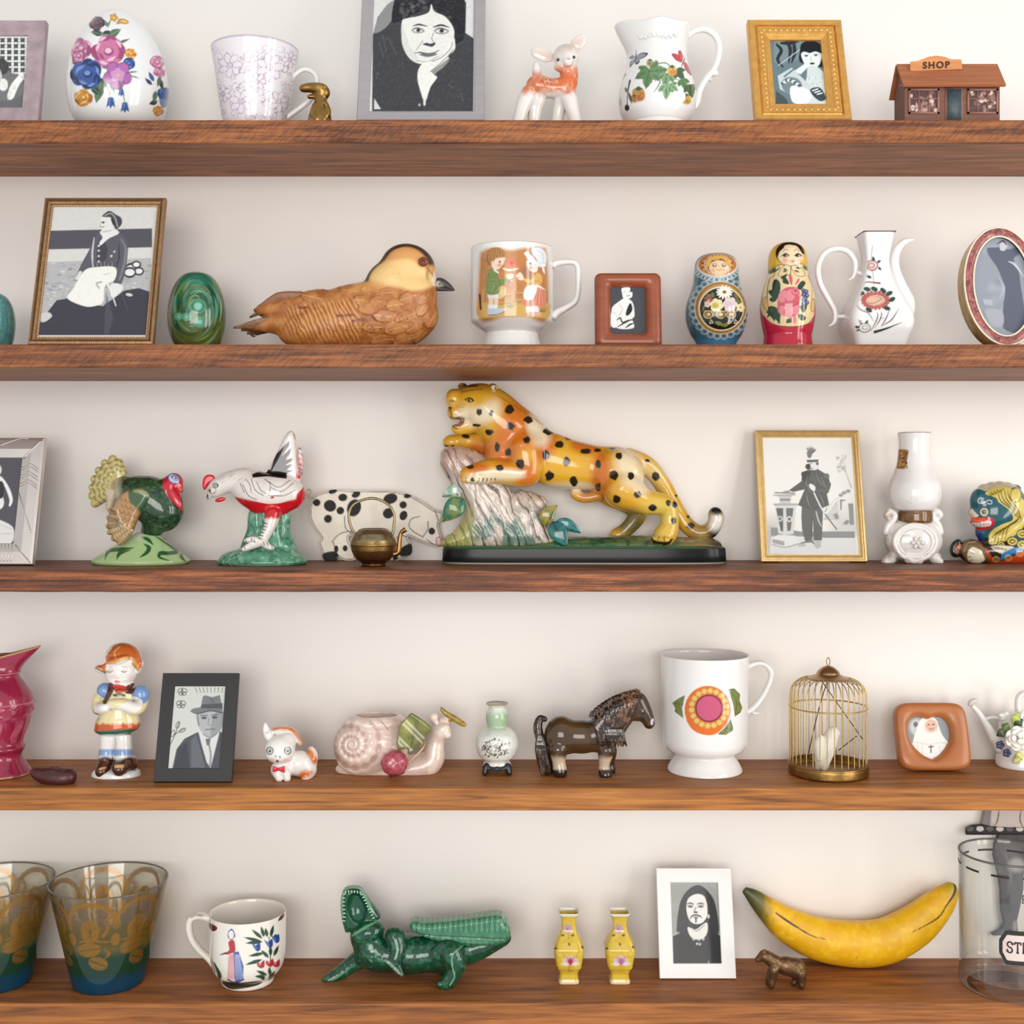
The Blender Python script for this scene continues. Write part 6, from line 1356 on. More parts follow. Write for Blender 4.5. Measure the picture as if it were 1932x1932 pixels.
m.chain([(1230,540,30,66),(1350,590,50,56),(1440,700,60,50),(1510,830,60,48),(1580,940,50,46),(1660,1000,30,46),(1735,985,10,44),(1772,920,0,42),(1766,878,0,38)],14)
m.chain([(650, 600, -150, 10), (650, 540, -150, 8), (600, 480, -150, 6)], 8, cut=True)
V, F = m.mesh(); p = t.paint(V, F, (228, 172, 52), False); U, W = p.U, p.V
n1 = fbm(V[:, 0] / 30, V[:, 1] / 30, V[:, 2] / 30)
def patch(x, y, a, b, c, w=.9, r=0): p.ell(x, y, a, b, c, r, soft=min(a, b) * .9 / t.k, a=w)
for q in ((560,330,110,160,-30),(470,470,90,130,0),(1060,640,60,150,0),(600,640,70,90,0),(300,600,70,40,0),(320,490,80,60,0),(720,470,60,110,20),(960,470,90,40,10)): patch(q[0],q[1],q[2],q[3],(214,110,36),.85,q[4])
for q in ((690,380,60,90,0),(1240,600,80,130,-20),(270,280,110,60,0),(380,230,60,70,0),(460,640,130,36,0),(860,720,160,34,0),(640,330,40,70,0),(1330,700,50,60,0),(310,670,90,40,0)): patch(q[0],q[1],q[2],q[3],(246,232,200),.8,q[4])
patch(300,150,110,60,(222,170,40),.7); patch(820,600,120,90,(236,180,40),.7); patch(1420,900,120,140,(226,200,90),.8); patch(1240,940,90,80,(110,104,62),.9); patch(1400,620,100,100,(226,206,140),.6); patch(980,780,60,30,(206,130,70),.8)
p.field(sstep(1560,1640,U) * .7,(130,110,70)); p.field(sstep(1690,1760,U) * sstep(930,990,W),(30,26,24)); patch(1770,930,50,60,(240,234,220),.9); patch(1775,860,40,30,(26,24,22),1.0); p.field(sstep(150,90,W) * sstep(420,360,U) * .3,(120,70,30))
p.mask = t.facing(V, p.nrm, -.1, .1); SP = (44, 38, 24)
spots = [(495,240,28,28),(613,302,29,22),(503,341,26,24),(738,372,33,24),(862,412,26,14),(803,453,26,22),(370,378,26,18),(418,472,17,30),(488,502,21,26),(601,428,22,24),(562,575,25,32),(720,519,27,28),(848,560,25,27),(965,497,34,18),(1040,490,25,11),(742,648,26,30),(893,683,26,30),(1043,577,17,25),(1173,525,22,22),(1137,643,30,31),(1244,647,20,24),(1042,717,18,26),(1288,764,22,23),(1155,793,24,28),(1380,845,26,20),(1398,650,26,26),(1478,815,15,22),(1514,826,17,20),(1345,556,20,10),(1510,925,16,22),(1615,958,26,20),(310,253,19,22),(383,260,13,18),(292,335,26,9),(250,590,24,15),(435,597,24,21),(225,403,26,12),(268,672,14,12),(1130,480,20,8),(1600,900,12,8),(1525,770,9,9)]
for i, (x, y, a, b) in enumerate(spots):
    rg = random.Random(i); p.poly([(x + a * (1 + rg.uniform(-.2,.22)) * math.cos(k * .571),y + b * (1 + rg.uniform(-.2,.22)) * math.sin(k * .571)) for k in range(11)],SP,soft=1)
p.ell(248,180,27,13,(40,30,22),8).ell(246,181,18,8,(206,176,90),8).ell(244,181,7,8,(16,12,10)).line([(218,176),(248,164),(276,182)],5,(30,22,18)).ell(138,186,13,8,(40,30,22)).ell(137,187,7,5,(206,176,90))
p.ell(128,228,11,7,(60,30,26)).line([(128,232),(138,262),(142,285)],4,(60,34,26)).line([(120,285),(170,292),(215,298)],5,(60,30,26)).line([(214,296),(205,325),(175,356),(150,345),(142,300)],6,(40,20,20)).ell(178,318,30,22,(170,84,70)).ell(186,325,18,14,(196,110,90))
for k in range(5): p.line([(120 + k * 3, 240 + 10 * k), (136, 246 + 8 * k)], 3, (60, 40, 30))
for k in range(4): p.line([(150 + 10 * k, 252 + 7 * k), (215 + 8 * k, 262 + 6 * k)], 2.5, (250, 246, 236))
for y in (215, 225): p.line([(170, y + 5), (220, y - 5)], 3, (190, 130, 50))
p.ell(400,108,15,22,(240,224,190)).line([(372,92),(402,84),(412,115)],6,(70,50,30)).line([(180,100),(230,88),(300,92)],[12,24,10],(96,64,30)).line([(200,130),(260,118),(330,110)],8,(170,110,40)).line([(420,150),(540,225),(700,330)],7,(120,84,40),a=.5)
for i in range(5): p.line([(310 + 24 * i, 665), (300 + 26 * i, 690)], [8, 2], (60, 40, 30))
p.line([(1368,1030),(1400,1062),(1470,1066),(1500,1040)],[10,26,20,10],(40,36,20)).line([(1420,1020),(1412,1050)],4,(60,50,24)).line([(1450,1020),(1452,1055)],4,(60,50,24)); p.line([(95,460),(120,466),(150,462)],10,(50,40,28))
t.add('body', V, F, GLAZE, col=p.c)

# soldier frame
PALEG = plain('pale_gold', (216, 184, 124), 0.34, metal=.6, bump=.15, bscale=300, var=.1, vscale=180)
t = Thing('picture_frame','pale gold picture frame with plumed soldier standing by pedestal','picture frame',2,'M',880,base=1752)
f = Frame(t, 1290, 140, 11, 70)
f.rails([(0,-8),(4,4),(26,8),(34,-4),(50,-2),(60,2),(76,-14),(92,-14),(94,-30)],PALEG); f.beads(52,0,8,17,PALEG,'rope_beading',1.3,.7)
def ph(p):
    p.field(1.0, (236, 233, 228), False); G = lambda v: (v, v - 1, v - 3)
    p.field(sstep(1040,1400,p.V) * .55 * sstep(700,400,p.U + 0),G(150)); p.field(sstep(900,1300,p.V) * sstep(1500,1350,p.V) * sstep(950,1200,p.U) * .35,G(150))
    p.poly([(350,1320),(500,1330),(700,1370),(1370,1370),(1370,1440),(960,1440),(350,1420)],G(150)).poly([(355,1440),(1375,1445),(1400,1640),(330,1640)],G(222)).line([(980,1442),(1370,1442)],7,G(120))
    p.line([(1015,1140),(1160,960),(1170,1230)],9,G(206)).poly([(1190,980),(1260,985),(1250,1000),(1215,1000),(1210,1110),(1195,1110)],G(140)).poly([(1290,1030),(1350,1030),(1362,1290),(1310,1290)],G(150)).poly([(1040,1150),(1160,990),(1165,1230),(980,1230)],G(196))
    for i in range(9): p.line([(1040 + 14 * i, 1140 - 14 * i), (1040 + 14 * i, 1220)], 4, G(226))
    for i in range(34):
        rg = random.Random(i); x = rg.uniform(1150,1260); p.ell(x,rg.uniform(450,650),rg.uniform(5,14),rg.uniform(5,12),G(rg.choice((170,190,205))),soft=3)
    p.line([(1215, 430), (1250, 600), (1300, 760), (1330, 830)], [4, 10, 16], G(180))
    for x,y in ((1140,1170),(1150,1200),(1260,1270),(1280,1250),(1200,930),(1240,900),(1290,880)): p.ell(x,y,26,18,G(140),soft=4)
    # pedestal
    p.poly([(400,1060),(660,1060),(625,1400),(520,1415),(440,1390)],G(214)).poly([(412,1086),(500,1086),(500,1370),(470,1365)],G(110)).poly([(535,1086),(625,1086),(590,1360),(550,1365)],G(120)).ell(462,1215,34,34,G(206)).ell(462,1215,20,20,G(130)).ell(575,1220,36,36,G(216)).ell(575,1220,20,20,G(120))
    p.poly([(380,1030),(680,1030),(690,1055),(390,1058)],G(176)).poly([(450,940),(600,940),(590,1030),(455,1030)],G(200)).poly([(370,920),(650,915),(600,950),(440,950)],G(196)).line([(400,898),(640,905)],14,G(120)).line([(380,930),(650,926)],5,G(110))
    for i in range(5): p.ell(475 + 24 * i, 985, 10, 12, G(110))
    p.poly([(365,1450),(440,1410),(640,1420),(700,1500),(520,1560),(365,1520)],G(230)).poly([(368,1460),(515,1490),(515,1545),(370,1510)],G(170)).line([(365,1525),(520,1562),(720,1510)],7,G(110))
    # soldier
    p.poly([(725,1060),(960,1080),(985,1100),(970,1480),(870,1480),(862,1230),(850,1500),(770,1500),(730,1350),(720,1200)],G(112),smooth=False).line([(860,1200),(845,1380),(870,1480)],5,G(70)).line([(900,1130),(930,1240),(965,1310)],[14,16,8],G(200))
    p.poly([(730,650),(800,620),(920,610),(1000,660),(1050,690),(1078,820),(1050,900),(1030,910),(1060,1050),(970,1090),(840,1115),(680,1050),(760,860),(620,890),(570,870),(720,760)],G(104),smooth=False)
    p.poly([(720,660),(760,640),(830,650),(790,760),(740,740)],G(84),smooth=True).poly([(990,670),(1050,670),(1058,720),(1010,720)],G(120),smooth=True)
    for a in ([(800,690),(780,780),(830,900)],[(900,660),(940,760),(1000,830)],[(960,700),(1000,800),(1040,850)],[(780,900),(800,1000),(840,1100)],[(930,900),(980,1000),(1000,1070)],[(860,700),(900,780)]): p.line(a,[3,12,3],G(146),a=.8)
    p.line([(1070,790),(1020,870),(890,870)],[26,46,34],G(110)).poly([(815,800),(850,795),(890,830),(880,880),(830,860)],G(232),smooth=True).poly([(490,890),(560,870),(590,885),(520,900)],G(160),smooth=True)
    p.line([(870,890),(940,1040),(1010,1160)],17,G(226)).line([(1010,1160),(1150,1345)],15,G(110)).line([(820,845),(870,895)],9,G(80)).line([(1030,1080),(1010,1130)],8,G(90))
    p.poly([(800,530),(920,530),(925,580),(900,620),(840,620),(820,590)],G(226),smooth=True).poly([(780,555),(825,550),(830,610),(790,615),(770,590)],G(84),smooth=True).poly([(895,530),(930,530),(925,570),(905,560)],G(90)).ell(840,545,10,6,G(120)).line([(830,605),(860,605)],10,G(110))
    p.poly([(785,470),(925,470),(930,498),(785,500)],G(236)).poly([(785,502),(930,500),(925,525),(790,530)],G(96)).line([(780,500),(932,498)],5,G(150))
    for i in range(26):
        rg = random.Random(i); a = rg.uniform(-2.6,-.5); L = rg.uniform(40,110); p.line([(830,440),(830 + L * .5 * math.cos(a) + 8,430 + L * .6 * math.sin(a)),(830 + L * .8 * math.cos(a),430 + L * math.sin(a))],[3,9,2],G(rg.choice((110,130,150))))
    p.poly([(790, 400), (850, 400), (840, 470), (800, 470)], G(130), smooth=True)
    p.poly([(685,1520),(740,1510),(780,1545),(690,1555)],G(190),smooth=True).poly([(875,1500),(950,1480),(955,1560),(900,1575)],G(190),smooth=True).line([(720,1510),(840,1490),(870,1520)],[14,30,14],G(130))
f.photo(92,22,ph,(236,233,228),step=.9); f.back(plain('brown_backing',(120,84,52),.7)); V = f.pt(np.array([(a,b,c) for c in (-66,-20) for a,b in ((-430,-16),(430,-16),(430,4),(-430,4))]) / t.k); V[:,2] = np.maximum(V[:,2],0.05); t.add('foot_strip',V,box((0,0,0),(1,1,1))[1],plain('brown_backing',(120,84,52),.7),smooth=False)

# little oil lamp vase
t = Thing('lamp_vase', 'white porcelain oil lamp shaped vase with scrolled base', 'vase', 2, 'N', 540, base=1752)
V,F = lathe(t,[(190,1120),(236,1104),(266,1076),(305,1000),(318,900),(300,790),(255,680),(215,570),(195,450),(184,330),(188,240),(198,178),(190,172),(176,240),(166,320),(150,380),(0,400)],1.2,cx=548)
p = t.paint(V, F, (243, 240, 236)); BRN = (158, 108, 58)
p.poly([(350, 370), (470, 375), (480, 400), (455, 520), (430, 610), (330, 605), (350, 480)], BRN, soft=2)
for i in range(24): rg = random.Random(i); p.ell(rg.uniform(350,460),rg.uniform(385,600),12,18,(206,160,90) if i % 2 else (110,70,36),rg.uniform(0,180))
for a in ([(480,980),(460,1020)],[(515,960),(505,1030)],[(560,1000),(570,960),(590,990)]): p.line(a,4,(200,190,184))
p.field(sstep(177, 170, p.V) * .6, (90, 80, 76)); t.add('chimney', V, F, GLAZE, col=p.c)
V,F = lathe(t,[(190,1262),(206,1240),(208,1160),(200,1118),(216,1104),(190,1096),(120,1110)],1.3,cx=560,smooth=False); p = t.paint(V,F,(130,92,52),False); p.speckle(7,.6,(90,58,34),.5); t.add('collar',V,F,GLAZE,col=p.c)
V,F = join([px_tube(t,[(345 + 52 * i,1094,-190 + 14 * (i - 4) ** 2 * .7),(371 + 52 * i,1078,-200 + 14 * (i - 3.5) ** 2 * .7),(397 + 52 * i,1094,-190 + 14 * (i - 3) ** 2 * .7)],[14,18,14],8,4) for i in range(8)]); t.add('scalloped_edge',V,F,WHITE)['kind'] = 'stuff'
m = SDF(t, 1.15)
m.ell(535,1480,0,350,215,270,k=20).ell(535,1350,0,300,190,130,k=40).chain([(260,1700,-40,70),(200,1735,-60,56)],24).chain([(800,1700,-40,70),(850,1735,-60,50)],24).chain([(270,1690,60,80),(230,1740,80,60)],24).chain([(800,1690,60,80),(840,1740,80,60)],24).chain([(480,1700,-150,60),(600,1710,-150,60)],24)
for sg, x0 in ((1, 535), (-1, 535)):
    c = lambda dx, y, z, r: (535 - sg * dx if sg > 0 else 535 + dx, y, z, r)
    m.chain([c(330,1380,-60,40),c(300,1290,-60,42),c(250,1230,-60,40),c(230,1170,-60,38),c(285,1130,-60,40),c(325,1170,-60,36),c(300,1215,-60,22)],8)
for r,w in ((250,26),(205,18)): m.chain([(560 + r * 1.02 * math.cos(a),1500 + r * .86 * math.sin(a),-215 + .00042 * (r * math.cos(a)) ** 2 + .0007 * (r * math.sin(a)) ** 2,w) for a in np.linspace(-2.0,5.0,22)],6,2)
for i in range(6): a = i * 1.047; m.ell(590 + 60 * math.cos(a),1510 + 54 * math.sin(a),-222,26,14,20,(0,math.degrees(a),0),4)
m.chain([(470,1690,-190,26),(535,1730,-190,30),(640,1700,-190,26)],8); m.ell(590,1510,-228,20,14,20,k=4).floor()
V,F = m.mesh(); p = t.paint(V,F,(240,236,230),False); p.field(sstep(360,220,p.U) * sstep(.35,.65,fbm(V[:,0] / 16,V[:,2] / 22,2)) * .55,(160,120,96)); p.field(sstep(1290,1240,p.V) * sstep(380,420,p.U) * sstep(760,700,p.U) * .6,(150,110,80)); p.mask = t.facing(V,p.nrm)
for a in ([(380,1500),(400,1430),(450,1405),(490,1415)],[(320,1570),(340,1630),(380,1660)],[(430,1570),(460,1600)],[(520,1690),(580,1702),(640,1690)],[(700,1640),(780,1650)],[(680,1350),(660,1370)],[(520,1340),(535,1370)]): p.line(a,[3,8,3],(110,92,84),a=.8)
for i in range(6): a = i * 1.047; p.ring(590 + 60 * math.cos(a),1510 + 54 * math.sin(a),30,22,4,(150,140,134),math.degrees(a),a=.8)
t.add('scrolled_base', V, F, GLAZE, col=p.c)

# guardian lion
t = Thing('lion_figurine','painted guardian lion with teal face and yellow mane beside lamp vase','figurine',2,'N',1660,base=1752)
m = SDF(t, 1.25)
m.ell(1520,1130,-30,270,230,320,(0,8,0),20).ell(1640,1060,0,260,250,280,k=50).ell(1290,1140,-60,80,90,60,k=40).ell(1380,1250,-100,150,120,80,k=40).chain([(1380,1380,-60,90),(1480,1460,-20,150)],40).ell(1340,1000,-60,110,130,160,k=40)
m.ell(1640,1600,20,420,260,190,k=40).ell(1800,1500,40,260,240,260,k=60).chain([(1250,1560,-80,90),(1200,1600,-90,105),(1300,1640,-100,120)],40).floor()
for i in range(5): m.ell(1400 + 90 * i, 850 - 34 * math.sin(i * .8), 20, 80, 90, 60, k=20)
V,F = m.mesh(); p = t.paint(V,F,(34,92,102),False); U,W = p.U,p.V; YL,YD,CRM = (226,206,110),(104,86,30),(232,222,196)
p.field(sstep(1440,1470,W - .12 * (U - 1500)),(44,34,26)); p.field(sstep(870,840,W + .1 * (U - 1500) + 20 * np.sin(U / 40)),(200,188,160))
p.mask = t.facing(V, p.nrm)
p.poly([(1410,910),(1520,830),(1600,820),(1720,850),(1850,960),(1900,1060),(1880,1300),(1700,1460),(1500,1530),(1450,1480),(1480,1370),(1600,1290),(1740,1230),(1720,1130),(1640,1060),(1570,1010),(1540,960)],YL,smooth=True)
for k in range(4): p.line([(1560 + 40 * k,900 - 12 * k),(1600 + 36 * k,1000 - 10 * k),(1700 + 34 * k,1080 + 6 * k),(1770 + 24 * k,1180 + 14 * k)],[6,20,8],YD)
for k in range(5): p.line([(1475 + 42 * k,1510 - 6 * k),(1510 + 44 * k,1420 - 24 * k),(1640 + 34 * k,1330 - 20 * k),(1790 + 12 * k,1260 - 20 * k)],[6,16,8],YD)
for k in range(5): p.line([(1415 + 34 * k,920 - 14 * k),(1450 + 34 * k,950 - 14 * k),(1490 + 36 * k,900 - 14 * k)],9,YD)
p.ell(1780, 930, 70, 90, YL).ring(1780, 930, 66, 86, 10, YD)
p.line([(1390,975),(1350,960),(1322,990),(1340,1026),(1400,1015),(1450,990),(1490,1005),(1480,1036),(1440,1030)],11,(222,232,230))
p.ell(1397,1134,54,56,(80,70,40)).ell(1397,1134,48,50,(236,228,190)).ell(1396,1132,29,30,(30,22,16)).ell(1402,1132,14,15,(236,230,216)).ell(1404,1132,7,8,(20,16,14))
p.poly([(1205,1190),(1215,1120),(1245,1090),(1290,1140),(1330,1180),(1280,1200)],(226,214,196),smooth=True).line([(1230,1170),(1275,1172)],[4,12,4],(40,30,26))
p.poly([(1200,1200),(1300,1205),(1440,1195),(1510,1210),(1525,1270),(1480,1330),(1390,1350),(1260,1340),(1225,1270)],(196,40,40),smooth=True).poly([(1215,1195),(1330,1200),(1430,1215),(1330,1250),(1240,1250)],(224,92,50),smooth=True).poly([(1240,1268),(1350,1262),(1470,1240),(1480,1280),(1430,1312),(1280,1315)],(240,232,226),smooth=True)
for x in (1270, 1310, 1345, 1390, 1420, 1450): p.line([(x, 1262), (x + 4, 1312)], 5, (150, 60, 60))
p.line([(1250,1290),(1460,1278)],5,(150,60,60)).poly([(1310,1370),(1360,1370),(1390,1480),(1350,1470),(1310,1420)],(30,64,130),smooth=True)
for x,y,r in ((1740,1490,60),(1860,1400,60),(1600,1530,40),(1860,1530,60)): p.ell(x,y,r + 12,r * .8 + 12,(34,28,22)).ell(x,y,r,r * .8,YL).ring(x,y,r * .5,r * .35,12,(34,28,22))
p.poly([(1480, 1560), (1560, 1540), (1760, 1560), (1640, 1640), (1560, 1620)], CRM, smooth=True)
for k in range(4): p.line([(1490 + 20 * k, 1560), (1600 + 30 * k, 1620 - 8 * k)], 6, (90, 80, 66))
p.poly([(1600,1720),(1620,1640),(1700,1590),(1800,1560),(1900,1600),(1900,1660),(1760,1640)],(44,130,190),smooth=True).poly([(1390,1580),(1440,1590),(1500,1690),(1580,1730),(1700,1700),(1800,1640),(1920,1600),(1920,1780),(1450,1780)],(206,74,40),smooth=True)
for x,y in ((1540,1710),(1690,1690),(1830,1640)): p.ring(x,y,40,34,9,(240,190,110)).ring(x,y,18,15,7,(240,190,110))
p.line([(1380, 1590), (1420, 1680), (1470, 1770)], [8, 22, 8], (240, 170, 80))
p.poly([(1130,1640),(1110,1560),(1160,1500),(1260,1480),(1340,1490),(1400,1580),(1460,1770),(1230,1770)],(120,96,60),smooth=True).line([(1150,1620),(1190,1520),(1290,1490)],10,(190,160,100)).poly([(1200,1620),(1250,1560),(1320,1580),(1370,1620),(1400,1740),(1240,1750),(1190,1690)],CRM,smooth=True)
for a in ((1215,1610,1270,1640),(1190,1680,1240,1680),(1215,1740,1250,1710)): p.line([a[:2],a[2:]],10,(120,96,60),smooth=False)
t.add('body', V, F, GLAZE, col=p.c)
m = SDF(t,1.1); m.ell(1100,1570,-90,60,50,60,k=10).chain([(1080,1500,-90,40),(1030,1550,-90,36),(1030,1630,-90,40),(1080,1650,-90,30)],14); V,F = m.floor().mesh(); p = t.paint(V,F,(30,24,22),False); p.mask = t.facing(V,p.nrm); p.ell(1095,1580,44,52,(190,110,60)); t.add('ball',V,F,GLAZE,col=p.c)

# ================================================================== fourth shelf
t = Thing('glazed_pitcher','crimson glazed pitcher with gold edged spout beside brown clog','pitcher',3,'O',18,base=1088)
V,F = lathe(t,[(196,1088),(214,1080),(206,1058),(172,1010),(146,965),(144,925),(164,895),(166,876),(150,850),(158,800),(192,700),(221,610),(226,545),(212,480),(168,410),(130,360),(120,332),(130,318),(120,304),(112,270),(120,225),(132,190),(126,188),(104,225),(92,290),(80,330),(0,340)],1.3)
k = t.k; zz = t.row0 - V[:,2] * k; R_ = np.maximum(np.hypot(V[:,0],V[:,1]),1e-6); w_ = sstep(330,185,zz) * np.clip(V[:,0] / R_,0,1) ** 1.3
V[:,0] += w_ * 160 / k; V[:,2] += w_ * 76 / k; V[:,1] *= 1 - .3 * w_; w2 = sstep(300,185,zz) * np.clip(-V[:,0] / R_,0,1) ** 2; V[:,2] -= w2 * 10 / k
th = np.arctan2(V[:, 0], -V[:, 1]); band = sstep(520, 550, zz) * sstep(850, 820, zz)
rel = band * (sstep(.1,.5,np.sin(8 * th + .5 * np.sin(zz / 30))) * sstep(640,700,zz) + sstep(680,600,zz) * sstep(.5,.62,fbm(th * 4.0,zz / 26.))); V[:,:2] *= (1 + .03 * rel)[:,None]
p = t.paint(V,F,(158,40,70),False); p.field(.6 * rel,(206,104,128)); p.speckle(12,.4,(122,26,52),.55); p.field(sstep(5,2,np.abs(zz - 540)) + sstep(5,2,np.abs(zz - 318)),(206,110,130))
GO = (190,150,90); p.field(sstep(204,192,zz),GO); p.field(sstep(1065,1076,zz) * sstep(.4,.5,fbm(th * 9,zz / 15)),(206,160,130)); p.field(sstep(1084,1088,zz),GO); t.add('pitcher_body',V,F,GLAZE,col=p.c)
V,F = px_tube(t,[(-90,330,0),(-200,290,0),(-280,400,0),(-250,600,0),(-170,720,0)],[22,24,22,22,26],12,6); t.add('handle',V,F,plain('crimson_glaze',(158,40,70),.14,coat=.3))

t = Thing('wooden_clog','tiny dark brown wooden clog in front of crimson pitcher','clog',3,'O',400,base=1158,empty=False)
m = SDF(t,1.0); m.chain([(252,1072,0,22),(300,1092,0,46),(400,1112,0,66),(490,1116,0,68),(528,1108,0,50)],14).ell(410,1060,0,70,50,26,k=14).ell(472,1040,0,84,46,46,k=4,cut=True).ell(490,1080,0,52,38,40,k=6,cut=True).floor(); V,F = m.mesh(); p = t.paint(V,F,(72,28,27),False); p.speckle(8,.4,(52,18,18),.5); t.add('',V,F,SATIN,col=p.c)

# girl figurine
t = Thing('girl_figurine','porcelain girl with orange cap and folded arms on white base','figurine',3,'O',885,base=1098)
m = SDF(t,1.2); m.ell(883,1098,0,188,140,52,k=6).ell(883,1075,0,180,134,36,k=10).floor(); V,F = m.mesh(); t.add('base',V,F,WHITE)
m = SDF(t, 1.15)
m.chain([(800,1000,-10,48),(782,1050,-60,46),(768,1075,-90,38)],14).chain([(940,990,-10,56),(920,1035,-70,54),(905,1055,-110,46)],14).chain([(975,990,10,60),(985,1020,0,56)],20).chain([(800,1000,20,50),(800,1060,10,50)],20)
m.chain([(812,960,0,62),(815,900,0,54),(820,800,0,60)],12).chain([(940,960,0,66),(938,900,0,60),(930,800,0,64)],12)
m.ell(890,735,0,172,128,56,(0,-5,0),10).ell(893,690,0,168,126,80,(0,-5,0),30).ell(900,610,0,140,110,100,k=40).ell(912,500,0,122,96,110,k=40)
m.ell(796,452,-6,60,62,58,k=14).ell(1066,482,-6,68,64,70,k=14).chain([(1084,530,-30,44),(1040,592,-90,44),(930,560,-130,40),(850,560,-140,34)],12).chain([(748,510,-20,40),(745,590,-70,42),(790,585,-140,38)],12).ell(800,585,-150,36,26,32,k=8).ell(845,555,-150,34,24,28,k=8)
m.ell(925,405,-60,96,60,44,k=14).ell(922,300,0,118,108,128,k=14).ell(885,340,-50,80,66,66,k=30).ell(885,348,-112,16,14,14,k=10)
m.ell(940,205,16,136,128,112,(0,20,0),8).chain([(1050,250,10,40),(1040,300,0,26)],10).chain([(830,260,-60,30),(790,290,-50,28),(738,286,-30,22)],14).chain([(830,235,-90,24),(900,225,-118,24),(960,205,-112,22)],12)
V,F = m.mesh(); p = t.paint(V,F,(243,238,232),False); U,W = p.U,p.V; n1 = fbm(V[:,0] / 8,V[:,1] / 8,V[:,2] / 8)
p.field(sstep(955,985,W + 14 * np.sin(U / 30)),(82,44,30)); p.field(sstep(890,910,W) * sstep(960,940,W),(134,164,206)); p.field(sstep(915,890,np.abs(W - 0) * 0 + W) * 0,(0,0,0))
ap = sstep(600,640,W) * sstep(800,780,W); p.field(ap,(40,104,84)); p.field(sstep(420,470,W) * sstep(745,735,W + .06 * (U - 890)),(240,226,176)); p.field(sstep(690,715,W + 40 * (n1 - .5)) * sstep(762,745,W + .06 * (U - 890)),(206,92,40)); p.field(sstep(760,740,U) * sstep(580,640,W) * sstep(700,660,W) * .8,(40,90,70))
p.mask = t.facing(V, p.nrm)
p.ell(796,452,62,60,(128,160,210),soft=3).ell(1070,478,74,78,(128,160,210),soft=3).poly([(830,395),(870,420),(850,480),(800,560),(780,540),(810,470)],(92,50,34),smooth=True).poly([(960,420),(1020,395),(1030,430),(1000,480),(950,470)],(92,50,34),smooth=True).poly([(860,410),(940,415),(960,440),(930,470),(880,470)],(196,62,46),smooth=True).poly([(860,480),(940,480),(945,498),(870,500)],(40,96,80),smooth=True)
p.poly([(1080,530),(1060,600),(1000,630),(880,600),(820,560),(760,560),(720,560),(720,620),(800,625),(880,590),(960,545),(1010,500)],(245,240,234),smooth=True,a=.95)
for a in ([(900,620),(890,700)],[(950,630),(960,700)],[(840,640),(820,700)],[(820,590),(850,600)]): p.line(a,5,(206,186,130),a=.7)
p.poly([(770,290),(730,275),(760,255),(800,200),(860,125),(930,90),(1020,110),(1070,190),(1076,270),(1050,290),(1030,250),(960,215),(880,235),(810,255),(800,320)],(214,110,50),smooth=True); p.field(sstep(230,120,W) * sstep(.45,.65,n1) * sstep(900,850,U) * .7,(150,84,40)); p.line([(800,250),(870,240),(930,215),(1000,210),(1050,270)],[12,26,14],(222,170,96)).line([(880,215),(870,160),(910,120)],9,(230,186,120)).line([(1010,250),(1050,300)],22,(206,150,80)).line([(730,285),(800,318)],14,(170,110,60))
for ex in (832,945): p.line([(ex - 26,306),(ex,316),(ex + 24,304)],7,(130,100,80)).line([(ex - 24,280),(ex,272),(ex + 22,280)],4,(200,160,130)).ell(ex,300,24,9,(226,214,206),a=.5)
p.ell(890,386,22,9,(206,96,84)).ell(850,350,22,16,(240,200,184),soft=6,a=.6).ell(990,355,24,18,(240,200,184),soft=6,a=.6).line([(882,350),(890,360),(902,352)],4,(206,160,140))
p.line([(855,960),(850,1070)],8,(40,22,16)).line([(760,1050),(800,1040)],18,(206,150,96)).line([(880,1030),(930,1028)],26,(216,164,110)); p.line([(878,820),(875,930)],6,(190,170,160)); t.add('figure',V,F,GLAZE,col=p.c)

